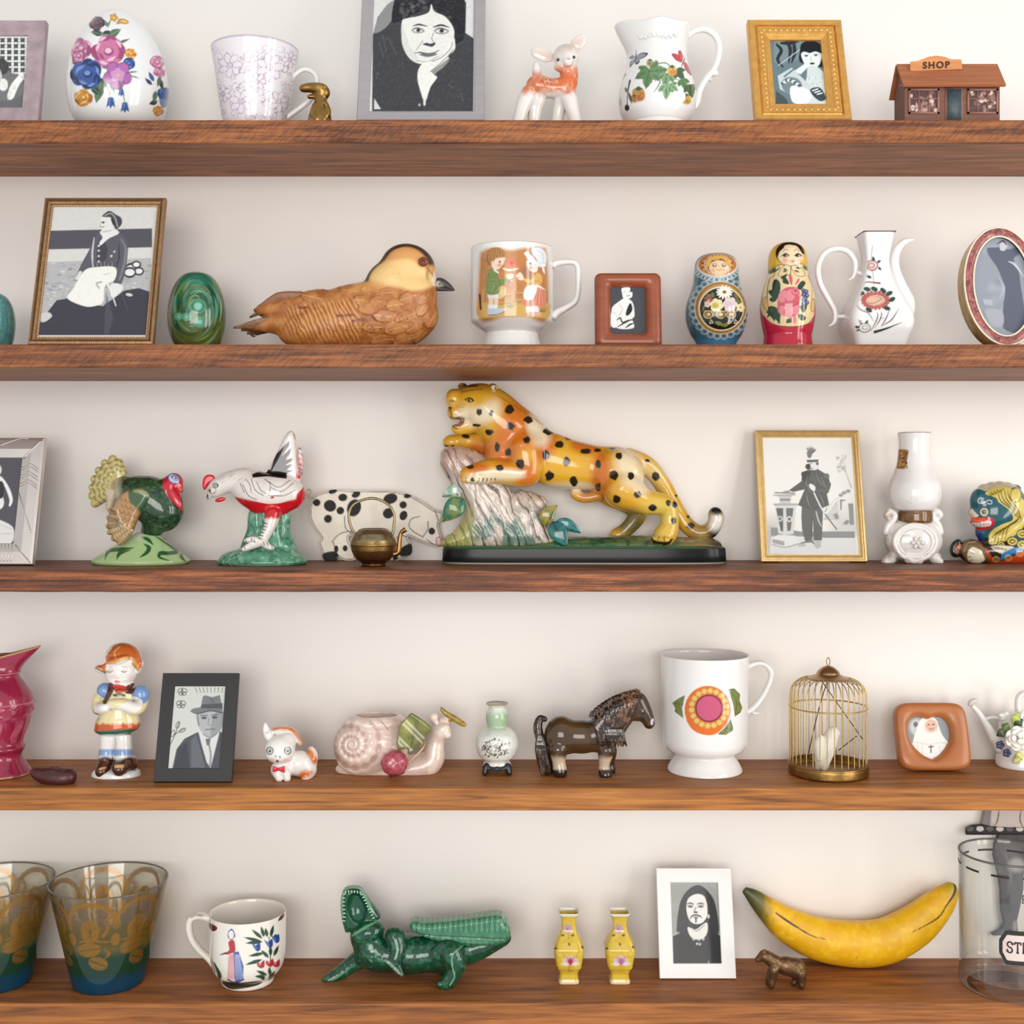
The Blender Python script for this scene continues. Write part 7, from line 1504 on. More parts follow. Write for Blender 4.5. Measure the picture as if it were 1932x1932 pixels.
# black frame
t = Thing('picture_frame','black picture frame with portrait of man in a felt hat','picture frame',3,'O',1462,base=1158)
f = Frame(t, 594, 322, 15, 34)
f.rails([(0, 0), (3, 3), (98, 3), (104, -14)], plain('black_wood_frame', (27, 25, 24), .45, bump=.1, bscale=300))
def ph(p):
    p.field(1.0, (206, 206, 200), False); K = (56, 56, 56)
    for i in range(9): p.line([(1465 + 30 * i,497 - 14 * min(i,3)),(1500 + 24 * i,440 + 12 * abs(i - 3))][::-1] if False else [(1500 + 26 * i,470),(1480 + 30 * i,430)],4,K)
    for bx_, by in ((1385, 465), (1375, 560)):
        for sx in (-1,1): p.ring(bx_ + sx * 18,by - 12,20,12,5,K,sx * 40).ring(bx_ + sx * 15,by + 14,14,10,5,K,-sx * 40)
        p.line([(bx_ - 6, by - 16), (bx_ + 6, by + 24)], 6, K)
    p.line([(1285, 880), (1330, 790), (1360, 690)], 5, K).line([(1320, 790), (1400, 745)], 5, K)
    for a in ((1340,740,1362,690),(1360,770,1412,742),(1305,800,1320,760)): p.ring((a[0] + a[2]) / 2,(a[1] + a[3]) / 2,26,12,5,K,math.degrees(math.atan2(a[3] - a[1],a[2] - a[0])))
    p.poly([(1310,1040),(1340,900),(1400,820),(1500,770),(1580,830),(1660,760),(1700,780),(1700,1060),(1300,1060)],(84,86,90)).poly([(1320,1040),(1350,900),(1420,840),(1440,1040)],(70,72,78)).poly([(1450,830),(1490,790),(1560,1040),(1450,1040)],(104,108,114))
    p.poly([(1505,760),(1530,740),(1590,830),(1660,740),(1665,780),(1600,1040),(1570,1000),(1530,860)],(212,212,208)).line([(1580,840),(1600,930),(1595,1030)],16,(150,152,154)).poly([(1560,820),(1600,820),(1590,870),(1570,870)],(110,112,116))
    p.poly([(1500,630),(1690,610),(1690,720),(1650,780),(1590,815),(1540,780),(1505,720)],(176,178,178),smooth=True).poly([(1620,640),(1690,620),(1690,720),(1640,790),(1600,800)],(138,140,142),smooth=True,a=.7)
    p.ell(1550,662,22,9,(80,82,86)).ell(1630,658,22,9,(80,82,86)).line([(1525,645),(1575,642)],7,(90,92,96)).line([(1605,642),(1655,636)],7,(90,92,96)).line([(1588,660),(1580,710),(1600,716)],5,(120,122,124)).line([(1560,752),(1600,748),(1630,746)],8,(110,108,110)).line([(1500,640),(1510,720)],8,(110,112,116)).line([(1540,785),(1595,812),(1650,780)],6,(120,122,124))
    p.poly([(1445,605),(1470,590),(1525,580),(1540,500),(1560,490),(1610,505),(1670,488),(1690,590),(1690,625),(1600,610),(1500,632)],(120,122,124),smooth=False).poly([(1530,560),(1690,550),(1690,590),(1525,590)],(84,86,90)).line([(1450,612),(1500,630),(1600,608),(1690,625)],7,(60,62,66)).line([(1600,510),(1620,545)],8,(90,92,96))
f.photo(100, 8, ph, step=1.0); f.back(BLACK, spread=.34)

# kitten
t = Thing('kitten_figurine','small white ceramic kitten with big eyes and red bow tie','figurine',3,'P',370,base=822)
m = SDF(t, 1.05)
m.ell(268,565,-50,132,112,122,k=10).ell(325,500,-20,84,80,84,k=20).ell(255,620,-90,104,80,62,k=30).ell(280,745,-30,92,90,90,k=30).ell(430,690,40,130,110,110,k=40).ell(500,740,50,88,90,95,k=30).chain([(530,690,70,58),(548,620,70,42),(535,572,70,26)],16)
m.chain([(170,455,-40,40),(148,400,-40,26),(140,345,-38,10)],12).ell(150,400,-66,16,14,36,(0,-10,0),4,True).chain([(225,410,-20,28),(300,395,-10,32),(380,420,0,30),(430,490,0,22),(450,520,0,14)],10)
m.chain([(250,780,-80,46),(262,820,-100,34)],10).chain([(320,780,-80,46),(330,822,-96,32)],10).chain([(500,790,0,60),(490,822,-20,40)],14).floor()
V,F = m.mesh(); p = t.paint(V,F,(244,239,232),False); n1 = fbm(V[:,0] / 7,V[:,1] / 7,V[:,2] / 7); OR = (216,116,44)
p.line([(215,395),(300,388),(380,408),(440,480),(455,530)],[26,40,40,30],(200,124,66),soft=5); p.line([(520,590),(545,620),(570,670)],54,OR,soft=6); p.line([(430,820),(480,790),(530,770)],[36,70,40],OR,soft=8); p.line([(430,520),(440,560)],30,(240,200,160),soft=6)
p.mask = t.facing(V, p.nrm)
for ex in (180,335): p.ell(ex,582,31,35,(20,22,24)).ell(ex,582,23,26,(238,240,236)).ell(ex,582,16,18,(150,160,160)).ell(ex - 2,582,10,11,(14,14,16)).ell(ex - 6,576,4,4,(250,250,250))
p.ell(232,628,7,7,(40,34,32)).ell(268,636,7,7,(40,34,32)).ell(245,672,13,11,(130,40,44)).ell(200,660,34,16,(240,196,190),soft=6,a=.8).ell(330,668,34,16,(240,196,190),soft=6,a=.8); t.add('body',V,F,GLAZE,col=p.c)
m = SDF(t,.9); m.slab([(203,715),(255,732),(310,712),(308,775),(255,752),(205,770)],-128,14,8,3,smooth=False).ell(256,742,-138,14,14,14,k=4); V,F = m.mesh(); t.add('bow_tie',V,F,REDG)

# snail planter
t = Thing('snail_planter','pink ceramic snail planter with green leaf and red radish','planter',3,'P',1150,base=772)
m = SDF(t, 1.3)
m.ell(1010, 540, 0, 278, 215, 275, k=10).ell(1150, 520, 0, 240, 205, 240, k=30).ell(1105, 330, 0, 262, 190, 92, k=20)
m.chain([(775,740,0,24),(850,745,0,60),(1000,740,0,100),(1300,740,0,110),(1500,720,0,110),(1595,650,0,92),(1610,560,0,72),(1630,470,0,64),(1665,410,-10,72)],20).chain([(1690,400,-30,62),(1715,440,-50,40)],16).chain([(1690,330,10,44),(1720,310,10,34)],14)
m.ell(1105, 230, 0, 246, 172, 60, k=6, cut=True).ell(1105, 400, 0, 215, 150, 220, k=6, cut=True)
cx_, cz_ = t.q(885, 535, -215)[[0, 2]]
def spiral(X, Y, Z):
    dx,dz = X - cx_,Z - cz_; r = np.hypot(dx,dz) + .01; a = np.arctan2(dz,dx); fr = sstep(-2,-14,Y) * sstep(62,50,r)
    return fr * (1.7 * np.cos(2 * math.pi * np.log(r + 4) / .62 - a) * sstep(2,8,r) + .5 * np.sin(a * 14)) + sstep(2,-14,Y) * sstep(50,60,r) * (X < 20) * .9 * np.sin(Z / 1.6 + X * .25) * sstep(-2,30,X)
m.displace(spiral).floor(); V, F = m.mesh(1)
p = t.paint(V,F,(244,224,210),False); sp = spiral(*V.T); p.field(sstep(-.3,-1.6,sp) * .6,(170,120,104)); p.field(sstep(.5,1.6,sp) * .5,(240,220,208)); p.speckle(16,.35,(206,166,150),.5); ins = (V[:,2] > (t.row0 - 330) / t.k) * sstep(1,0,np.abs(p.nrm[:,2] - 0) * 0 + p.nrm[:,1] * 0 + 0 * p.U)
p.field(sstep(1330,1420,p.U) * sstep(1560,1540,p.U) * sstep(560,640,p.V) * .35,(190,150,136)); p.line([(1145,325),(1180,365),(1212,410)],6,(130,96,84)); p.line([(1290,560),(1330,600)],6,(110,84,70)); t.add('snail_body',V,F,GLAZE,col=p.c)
m = SDF(t,1.1); m.ell(1600,292,-10,40,38,42,k=6).chain([(1610,320,-10,22),(1650,370,-10,26)],8); V,F = m.mesh(); t.add('horn',V,F,plain('pale_pink_glaze',(234,208,196),.15,coat=.3))
m = SDF(t,1.0); m.chain([(1668,212,0,12),(1700,250,0,20),(1780,300,0,26),(1850,345,0,22),(1874,358,0,12)],6).chain([(1720,312,5,28),(1765,300,0,22)],8); V,F = m.mesh(); p = t.paint(V,F,(176,146,52),False); p.speckle(6,.6,(120,92,36),.52); t.add('horn_leaf',V,F,GLAZE,col=p.c)
m = SDF(t,1.1); m.slab([(1390,265),(1440,275),(1572,370),(1560,430),(1520,530),(1440,590),(1390,600),(1370,560),(1300,560),(1285,480),(1310,360)],-222,22,14,10).displace(lambda X,Y,Z: 1.3 * np.sin((X + Z) / 7.0)); V,F = m.mesh()
p = t.paint(V,F,(132,134,66),False); p.speckle(14,.6,(100,96,50),.5); p.mask = t.facing(V,p.nrm); p.line([(1390,580),(1420,480),(1440,330)],[14,10,4],(92,82,44)).line([(1410,590),(1500,500),(1540,430)],[20,40,10],(110,92,64),soft=8).ell(1370,380,50,70,(160,160,88),20,soft=14); t.add('leaf',V,F,GLAZE,col=p.c)
V,F = px_tube(t,[(1380,690,-230),(1430,640,-235),(1500,570,-235),(1535,505,-225)],[10,11,9,4],10,6); t.add('stem',V,F,plain('stem_glaze',(196,160,130),.2,coat=.3))
m = SDF(t,1.1); m.ell(1262,690,-240,116,100,112,(0,10,0),6).chain([(1240,780,-240,30),(1230,808,-238,12)],10).displace(lambda X,Y,Z: 1.0 * np.sin(X / 3.4) * np.sin(Z / 3.4 + Y / 4)); V,F = m.mesh(); p = t.paint(V,F,(178,78,92),False); p.speckle(5,.4,(206,120,130),.56); p.field(sstep(770,800,p.V) * .8,(110,40,52)); t.add('radish',V,F,GLAZE,col=p.c)

# gourd vase
t = Thing('gourd_vase', 'little green and white gourd vase on a black carved stand', 'vase', 3, 'Q', 345, base=962)
V,F = lathe(t,[(118,890),(130,884),(132,868),(122,848),(128,830),(170,790),(202,710),(203,650),(180,580),(130,530),(98,508),(100,480),(109,430),(104,380),(86,345),(80,330),(86,312),(106,292),(102,287),(80,312),(70,340),(0,400)],.95)
p = t.paint(V,F,(240,240,232),False); zr = t.row0 - V[:,2] * t.k; p.field(sstep(560,490,zr + 20 * fbm(V[:,0] / 4,V[:,2] / 4,V[:,1] / 4)) * sstep(345,400,zr) * .8,(140,180,130)); p.speckle(3,.25,(120,164,110),.62); p.field(sstep(640,520,zr) * .25,(180,206,170)); p.field((np.hypot(V[:,0],V[:,1]) > 100 / t.k) * sstep(300,294,zr) * .9,(176,140,84)); p.mask = t.facing(V,p.nrm)
for i in range(90):
    rg = random.Random(i); a,r = rg.uniform(0,6.28),rg.uniform(0,1) ** .6; x,y = 330 + 140 * r * math.cos(a),720 + 90 * r * math.sin(a); p.ell(x,y,rg.uniform(5,13),rg.uniform(4,10),rg.choice(((40,74,56),(66,100,76),(120,90,76),(30,44,36),(206,196,186),(150,110,96))),rg.uniform(0,180))
for i in range(18): rg = random.Random(i + 50); x,y = rg.uniform(210,460),rg.uniform(660,790); p.line([(x,y),(x + rg.uniform(-30,30),y + rg.uniform(-24,24))],4,(60,50,44))
t.add('vase_body', V, F, GLAZE, col=p.c)
m = SDF(t, .9); m.ell(345, 895, 0, 150, 150, 22, k=4)
for sx in (-1, 1):
    for sy in (-1,1): m.chain([(345 + sx * 100,895,sy * 90,34),(345 + sx * 112,930,sy * 104,24),(345 + sx * 118,962,sy * 112,22)],10)
for sx in (-1, 1): m.chain([(345 + sx * 100, 905, -100, 18), (345, 915, -125, 20)], 8)
V, F = m.floor().mesh(); t.add('stand', V, F, plain('black_stand', (26, 30, 36), .3))

# pony
t = Thing('pony_figurine', 'glazed brown ceramic pony with shaggy mane', 'figurine', 3, 'Q', 1140, base=970)
m = SDF(t, 1.1)
m.ell(960,600,0,165,150,190,k=20).ell(1150,610,0,230,140,160,k=50).ell(1360,590,0,150,140,180,k=50).chain([(1400,520,0,160),(1520,390,0,130),(1640,290,0,104)],30).chain([(1690,270,0,92),(1750,370,0,76),(1798,462,0,54),(1804,484,0,46)],14).ell(1690,390,0,84,66,72,k=20)
m.chain([(930,730,-80,88),(935,830,-80,56),(945,905,-84,56),(950,960,-90,62)],18).chain([(870,760,80,80),(850,860,80,50),(855,950,80,54)],18).chain([(1390,740,-70,78),(1375,860,-74,46),(1372,930,-76,46),(1388,985,-90,58)],18).chain([(1420,740,70,76),(1420,860,70,44),(1430,940,70,50)],18)
m.chain([(1700,215,-40,22),(1712,178,-40,8)],6).chain([(1690,215,40,22),(1690,180,40,8)],6).floor(); V,F = m.mesh()
p = t.paint(V,F,(86,62,36),False); U,W = p.U,p.V; p.speckle(26,.45,(58,40,24),.48); p.field(sstep(730,850,W) * .6,(52,36,24)); p.field(sstep(790,850,W + 30 * fbm(V[:,0] / 5,V[:,2] / 5)) * sstep(940,915,W) * (V[:,1] < 0),(206,182,158)); p.field(sstep(925,940,W),(46,30,24)); p.field(sstep(1670,1760,U) * sstep(500,420,W) * .6,(62,46,36)); p.mask = t.facing(V,p.nrm)
p.ell(1834,466,15,32,(216,208,200),12).ell(1840,472,5,11,(40,30,26),10).ell(1745,375,17,24,(24,18,16),20).ell(1742,366,6,7,(220,216,210)).line([(1790,420),(1800,450),(1780,480)],[10,16,8],(40,28,24)).line([(1725,350),(1760,350)],6,(150,128,110)).line([(1780,510),(1830,520)],10,(40,30,26))
t.add('body', V, F, GLAZE, col=p.c)
def hair(items, c, c2, name):
    m = SDF(t, 1.0)
    for ch in items: m.chain(ch, 4, 3)
    V,F = m.floor().mesh(1); p = t.paint(V,F,c,False); n = fbm(V[:,0] / 3.2,V[:,2] / 9,V[:,1] / 3.2); p.field(sstep(.5,.72,n) * .85,c2); p.field(sstep(1480,1580,p.U) * sstep(520,400,p.V) * sstep(.4,.6,n) * .6,(160,104,66)); t.add(name,V,F,GLAZE,col=p.c)
st = []; rg = random.Random(8)
for i in range(46):
    u = i / 45.; x0, y0 = 1270 + 420 * u, 396 - 215 * u ** .85 + 14 * math.sin(i * 2.1) - 34 * math.sin(3.14 * u)
    L = 300 - 60 * u + rg.uniform(-30, 30); z0 = -40 + rg.uniform(-10, 20); dx = 60 - 110 * u
    st.append([(x0,y0,z0 + 40,24),(x0 + dx * .2 + rg.uniform(-10,10),y0 + L * .3,-140 + 20 * u,20),(x0 + dx * .6 + rg.uniform(-22,22),y0 + L * .65,-168 + 40 * u,18),(x0 + dx + rg.uniform(-26,26),y0 + L,-158 + 50 * u,9)])
for i in range(16): x = 1330 + 15 * i + rg.uniform(-12,12); st.append([(x,540,-160,16),(x + 12,620,-165,16),(x + 30 + rg.uniform(-20,20),700,-150,8)])
for i in range(14): u = i / 13; x0,y0 = 1262 + 430 * u,386 - 205 * u ** .85 - 34 * math.sin(3.14 * u); st.append([(x0,y0,-20,28),(x0 - 14,y0 + 20,60,26)])
hair(st, (44, 32, 26), (120, 94, 74), 'mane')
tl = [[(800,440,0,28),(755,440,0,36),(735,520,-10,44),(760,640,-20,44),(780,760,-30,44),(800,950,-30,42)]]
for i in range(12): x = rg.uniform(-40,60); tl.append([(750 + x * .3,600,-50,18),(760 + x,740,-60,18),(800 + x,950,-56,12)])
hair(tl, (44, 33, 28), (120, 96, 80), 'tail')

# pedestal mug with an orange flower
t = Thing('pedestal_mug', 'tall white pedestal mug with orange and pink flower print', 'mug', 3, 'R', 706, base=1632)
V,F = lathe(t,[(420,1632),(446,1630),(452,1616),(440,1582),(400,1512),(358,1456),(344,1428),(356,1410),(420,1394),(474,1356),(504,1290),(511,1200),(516,1000),(523,600),(531,250),(527,240),(520,250),(512,600),(500,1200),(460,1330),(300,1370),(0,1375)],1.1)
p = t.paint(V, F, (246, 243, 239)); 
p.ell(742,896,290,300,(246,240,226)).ell(742,896,280,290,(228,112,24)).poly([(480,1010),(560,1140),(700,1200),(840,1190),(960,1080),(900,1100),(740,1150),(580,1080)],(228,112,24),smooth=True)
for i in range(18): a = i * 2 * math.pi / 18 - .1; p.ell(758 + 214 * math.cos(a),878 + 214 * math.sin(a),37,35,(196,150,60)).ell(758 + 214 * math.cos(a),878 + 214 * math.sin(a),31,30,(230,194,106))
p.ell(758, 878, 170, 168, (112, 26, 60)).ell(758, 878, 152, 150, (206, 88, 122))
LF, LD = (122, 134, 62), (60, 66, 36)
for P_ in ([(466,720),(400,750),(312,812),(350,880),(338,915),(445,1000),(430,880)],[(990,640),(1070,640),(1136,710),(1128,780),(1162,870),(1140,930),(1072,978),(1050,820)],[(1020,1010),(1050,1110),(1045,1150),(960,1202),(860,1195),(950,1110)]):
    p.poly(P_,LD).poly([((x - np.mean([q[0] for q in P_])) * .9 + np.mean([q[0] for q in P_]),(y - np.mean([q[1] for q in P_])) * .92 + np.mean([q[1] for q in P_])) for x,y in P_],LF)
for a in ([(440,760),(390,830),(440,960)],[(350,820),(440,830)],[(1030,680),(1090,800),(1080,950)],[(1090,800),(1150,860)],[(1020,1040),(960,1150),(900,1190)],[(960,1120),(1040,1130)]): p.line(a,6,LD)
t.add('mug_body', V, F, GLAZE, col=p.c)
V,F = px_tube(t,[(1190,400,0),(1260,352,0),(1350,325,0),(1440,345,0),(1505,420,0),(1505,520,0),(1450,660,0),(1360,800,0),(1270,890,0),(1180,935,0)],[40,36,34,34,36,34,34,36,38,44],14,8,flat=1.6); t.add('handle',V,F,WHITE)
V,F = px_tube(t,[(1270,890,0),(1300,935,0),(1350,936,0),(1385,948,0)],[30,22,16,4],12,6,flat=1.8); t.add('handle_spur',V,F,WHITE)

# birdcage
WIRE = plain('brass_wire', (196, 168, 112), .35, metal=.8, var=.2, vscale=300)
t = Thing('birdcage', 'miniature brass wire birdcage with domed top', 'birdcage', 3, 'S', 420, base=980)
V,F = lathe(t,[(290,980),(303,976),(302,914),(298,902),(303,896),(295,892),(286,904),(284,944),(0,946)],2.0,smooth=False,dense=False,nf=72); t.add('base_tray',V,F,BRASS)
# wires: one shape shared by all bars
P = spline(np.array([(290,904),(291,700),(291,500),(288,380),(270,310),(220,262),(150,240),(85,232)],float),6); Pw = np.stack([P[:,0] / t.k,0 * P[:,0],(t.row0 - P[:,1]) / t.k],1)
V, F = tube(Pw, 4.2 / t.k, 6, up=(0, 1, 0)); w0 = t.add('bar', V, F, WIRE); NB = 34
for i in range(1, NB):
    w = w0.copy(); COL.objects.link(w); w.parent = t.root; w.rotation_euler = (0, 0, 2 * math.pi * i / NB)
w0.rotation_euler = (0, 0, .01)
for r, row, rd in ((294, 462, 6), (290, 395, 0)):
    if rd: a = np.linspace(0,2 * math.pi,73)[:-1]; V,F = tube(np.stack([r / t.k * np.cos(a),r / t.k * np.sin(a),np.full(72,(t.row0 - row) / t.k)],1),rd / t.k,6,closed=True,up=(0,0,1)); t.add('hoop',V,F,WIRE)
V,F = lathe(t,[(170,250),(172,244),(120,226),(90,212),(86,196),(58,168),(30,152),(8,146),(0,146)],2.0,dense=False,nf=48); t.add('roof_cap',V,F,plain('worn_brass',(176,140,98),.3,metal=.85,var=.2,vscale=150))
a = np.linspace(-.5,2 * math.pi - 2.64,30); V,F = px_tube(t,[(416,150,0),(406,112,0),(420,84,0),(434,112,0),(426,150,0)],3.4,6,8); t.add('hanging_loop',V,F,BRASS)
for q in ([(372,268,-40),(520,480,-60),(690,720,-70)],[(415,262,-20),(350,470,20),(268,820,60)],[(640,690,60),(500,800,40)]): V,F = px_tube(t,q,4.0,6,4); t.add('swing_wire',V,F,plain('dark_wire',(92,72,48),.4,metal=.8))
cage = t
t = Thing('bird_figurine','small white bird standing inside the brass birdcage','bird',3,'S',400,y=cage.o[1] * -1 + .004,z=cage.o[2] + (980 - 946) / cage.k * cage.s)
m = SDF(t,1.0); m.chain([(352,905,0,26),(360,850,0,44),(405,770,0,66),(445,690,0,50),(455,660,0,42)],12).chain([(460,655,-10,36),(492,668,-14,14),(504,674,-16,5)],8).chain([(352,860,-30,26),(345,760,-36,32),(362,700,-30,22)],10).chain([(350,890,0,30),(335,935,0,16)],10).chain([(430,800,-10,40),(400,900,0,26),(385,t.row0,0,20)],14); V,F = m.floor().mesh(); t.add('body',V,F,plain('white_bisque',(226,220,204),.6))

# heart frame
HONEY = plain('honey_wood', (172, 104, 54), 0.35, coat=.15, bump=.08, bscale=200, var=.1, vscale=14, stretch=(1, 1, 4))
t = Thing('picture_frame','honey coloured wooden frame with heart opening around nun photograph','picture frame',3,'S',1262,base=978)
f = Frame(t,566,428,16,70); h = f.h * t.k; n = 180; q = np.linspace(0,2 * math.pi,n + 1)[:-1]; C0 = (-22.0,h * .5)
def supere(A,B,e): r = (np.abs(np.cos(q) / A) ** e + np.abs(np.sin(q) / B) ** e) ** (-1 / e); return np.stack([r * np.cos(q),h / 2 + r * np.sin(q)],1)
HP = spline([(0,134),(60,152),(122,138),(160,72),(152,-30),(80,-125),(20,-165),(0,-172),(-20,-165),(-80,-125),(-152,-30),(-160,72),(-122,138),(-60,152)],8,True)
def hray(sc):
    out = []
    for a in q:
        d = np.array([math.cos(a), math.sin(a)]); best = 100
        P0,P1 = HP,np.roll(HP,-1,0); e = P1 - P0; den = d[0] * e[:,1] - d[1] * e[:,0]; den = np.where(np.abs(den) < 1e-9,1e-9,den)
        tt = (P0[:, 0] * e[:, 1] - P0[:, 1] * e[:, 0]) / den; uu = (P0[:, 0] * d[1] - P0[:, 1] * d[0]) / den
        ok = (tt > 0) & (uu >= 0) & (uu <= 1); best = tt[ok].max() if ok.any() else 100
        out.append((C0[0] + d[0] * best * sc, C0[1] + d[1] * best * sc))
    return np.array(out)
f.ring(supere(283,h / 2,6),hray(1.0),[(0,-40),(.02,-14),(.08,4),(.2,14),(.5,16),(.7,12),(.86,0),(.96,-24),(1,-44)],HONEY)
def ph(p):
    p.field(1.0, (150, 152, 156), False); WHT = (240, 236, 230)
    p.ell(1100,620,50,60,(206,206,206),soft=6).ell(1095,600,18,22,(120,120,122)).ell(1110,650,22,18,(170,170,172))
    p.poly([(1130,570),(1190,550),(1250,560),(1300,680),(1370,780),(1380,900),(1060,900),(1075,730)],WHT,smooth=True).ell(1215,610,46,50,(226,186,166)).line([(1190,606),(1200,602)],8,(90,60,50)).line([(1225,602),(1238,600)],8,(90,60,50)).line([(1200,632),(1216,640),(1234,630)],6,(170,90,80)).line([(1168,570),(1165,640),(1210,665),(1262,640),(1262,580)],9,(232,216,206))
    for a in ([(1110,740),(1115,860)],[(1330,740),(1320,860)],[(1075,735),(1200,755),(1300,740),(1365,780)],[(1145,760),(1150,880)],[(1280,760),(1290,870)]): p.line(a,5,(206,200,194))
    p.line([(1213, 765), (1214, 818)], 9, (90, 90, 90)).line([(1196, 775), (1232, 771)], 9, (90, 90, 90))
f.photo(0, 44, ph, step=.9, shape=(-200, 160, h * .5 - 185, h * .5 + 165))

# flowered watering can
t = Thing('porcelain_watering_can','white porcelain watering can decorated with roses and blue flowers','watering can',3,'S',1905,base=922)
V,F = lathe(t,[(172,922),(180,918),(182,896),(178,860),(172,780),(168,700),(160,600),(150,540),(120,520),(60,500),(0,496)],1.4); t.add('can_body',V,F,WHITE)
V,F = px_tube(t,[(1760,800,0),(1700,700,0),(1640,600,0),(1580,510,0),(1530,455,0)],[46,40,28,22,18],12,6); t.add('spout',V,F,WHITE)
m = SDF(t,1.0); m.chain([(1512,445,0,16),(1530,425,0,20),(1560,415,0,16)],6); V,F = m.mesh(); t.add('spout_head',V,F,plain('grey_porcelain',(206,198,192),.2))
V, F = px_tube(t, [(1630, 560, 0), (1690, 545, 0), (1770, 560, 0)], [12, 12, 16], 8, 4); t.add('brace', V, F, WHITE)
V,F = px_tube(t,[(1885,520,0),(1880,430,0),(1900,375,0),(1950,360,0),(2010,420,0),(2030,560,0)],[20,20,22,20,18,18],12,6,flat=1.4); t.add('handle',V,F,WHITE)
m = SDF(t,.9); m.ell(1765,545,-90,30,30,26,k=6).ell(1760,530,-110,26,16,18,k=6).ell(1790,520,-90,26,20,20,k=6); V,F = m.mesh(); t.add('bud',V,F,WHITE)
def petal_rose(x, y, z, r, name):
    parts = []
    for ring, (n_, R_, rr) in enumerate(((7, 1.0, .5), (5, .62, .42), (3, .3, .3))):
        for i in range(n_):
            a = i * 2 * math.pi / n_ + ring * .5; c = (x + R_ * r * math.cos(a) * .7,y + R_ * r * math.sin(a) * .7,z - ring * r * .22)
            P = [t.q(c[0] - math.sin(a) * rr * r,c[1] + math.cos(a) * rr * r,c[2] + 6),t.q(c[0] + math.cos(a) * rr * r * .5,c[1] + math.sin(a) * rr * r * .5,c[2] - 10),t.q(c[0] + math.sin(a) * rr * r,c[1] - math.cos(a) * rr * r,c[2] + 6)]; parts.append(tube(spline(P,5),np.array([4,16,22,26,26,26,26,22,16,10,4]) * .9 / t.k,8,flat=.35))
    V, F = join(parts); o = t.add(name, V, F, plain('rose_porcelain', (242, 238, 230), .25)); o['kind'] = 'stuff'
petal_rose(1885, 710, -185, 82, 'rose'); petal_rose(1935, 560, -120, 46, 'rose')
for a,c in (((1800,650,1720,690),(70,84,56)),((1820,640,1760,600),(96,116,66)),((1850,600,1890,510),(176,190,90)),((1860,620,1925,560),(60,80,50)),((1870,870,1930,830),(206,206,120)),((1860,850,1900,900),(196,200,120))):
    V,F = px_tube(t,[(a[0],a[1],-160),((a[0] + a[2]) / 2,(a[1] + a[3]) / 2,-185),(a[2],a[3],-165)],[8,40,4],12,8,flat=.3); t.add('leaf',V,F,plain('leaf_glaze_%d' % c[0],c,.3))
for x, y in ((1748, 760), (1800, 822)):
    m = SDF(t, .9)
    for i in range(5): a = i * 1.257; m.ell(x + 20 * math.cos(a), y + 20 * math.sin(a), -150, 15, 12, 15, k=3)
    V, F = m.mesh(); t.add('blue_flower', V, F, plain('navy_glaze', (48, 52, 92), .25))

# ================================================================== fifth shelf
def tinted_glass(name, rough=0.02, gold=True):
    """clear coloured glass; the mesh carries its tint, and gilding in the colour's alpha"""
    m = bpy.data.materials.new(name); m.use_nodes = True; nt = m.node_tree; N = nt.nodes; Lk = nt.links; b = N['Principled BSDF']; out = N['Material Output']
    at = N.new('ShaderNodeAttribute'); at.attribute_name = 'Col'
    t_ = N.new('ShaderNodeBsdfTransparent'); g = N.new('ShaderNodeBsdfGlossy'); g.inputs['Roughness'].default_value = rough; 
    x = N.new('ShaderNodeMixShader'); 
    lw = N.new('ShaderNodeLayerWeight'); lw.inputs['Blend'].default_value = .5; pw = N.new('ShaderNodeMath'); pw.operation = 'POWER'; pw.inputs[1].default_value = 3.0; Lk.new(lw.outputs['Facing'],pw.inputs[0])
    ab = N.new('ShaderNodeMath'); ab.operation = 'MULTIPLY_ADD'; ab.inputs[1].default_value = -.55; ab.inputs[2].default_value = 1.0; Lk.new(pw.outputs[0],ab.inputs[0])      # longer path through the wall seen edge on
    sc = N.new('ShaderNodeVectorMath'); sc.operation = 'SCALE'; Lk.new(at.outputs['Color'],sc.inputs[0]); Lk.new(ab.outputs[0],sc.inputs['Scale']); Lk.new(sc.outputs[0],t_.inputs[0])
    Lk.new(glass_fresnel(N, Lk, 0.05), x.inputs[0]); 
    sp = N.new('ShaderNodeSeparateColor'); Lk.new(at.outputs['Color'],sp.inputs[0]); en = N.new('ShaderNodeMath'); en.operation = 'MULTIPLY_ADD'; en.inputs[1].default_value = -.6; en.inputs[2].default_value = .58; en.use_clamp = True; Lk.new(sp.outputs[0],en.inputs[0])
    df = N.new('ShaderNodeBsdfDiffuse'); Lk.new(at.outputs['Color'],df.inputs[0]); tr = N.new('ShaderNodeBsdfTranslucent'); Lk.new(at.outputs['Color'],tr.inputs[0]); dm = N.new('ShaderNodeMixShader'); Lk.new(df.outputs[0],dm.inputs[1]); Lk.new(tr.outputs[0],dm.inputs[2])
    em = N.new('ShaderNodeMixShader'); Lk.new(en.outputs[0],em.inputs[0]); Lk.new(t_.outputs[0],em.inputs[1]); Lk.new(dm.outputs[0],em.inputs[2]); Lk.new(em.outputs[0],x.inputs[1]); Lk.new(g.outputs[0],x.inputs[2])
    b.inputs['Base Color'].default_value = rgba((156,112,48)); b.inputs['Metallic'].default_value = .75; b.inputs['Roughness'].default_value = .36
    y = N.new('ShaderNodeMixShader'); Lk.new(at.outputs['Alpha'],y.inputs[0]); Lk.new(x.outputs[0],y.inputs[1]); Lk.new(b.outputs[0],y.inputs[2]); Lk.new(y.outputs[0],out.inputs['Surface'])
    return m
TUMBLER = tinted_glass('gilded_coloured_glass')
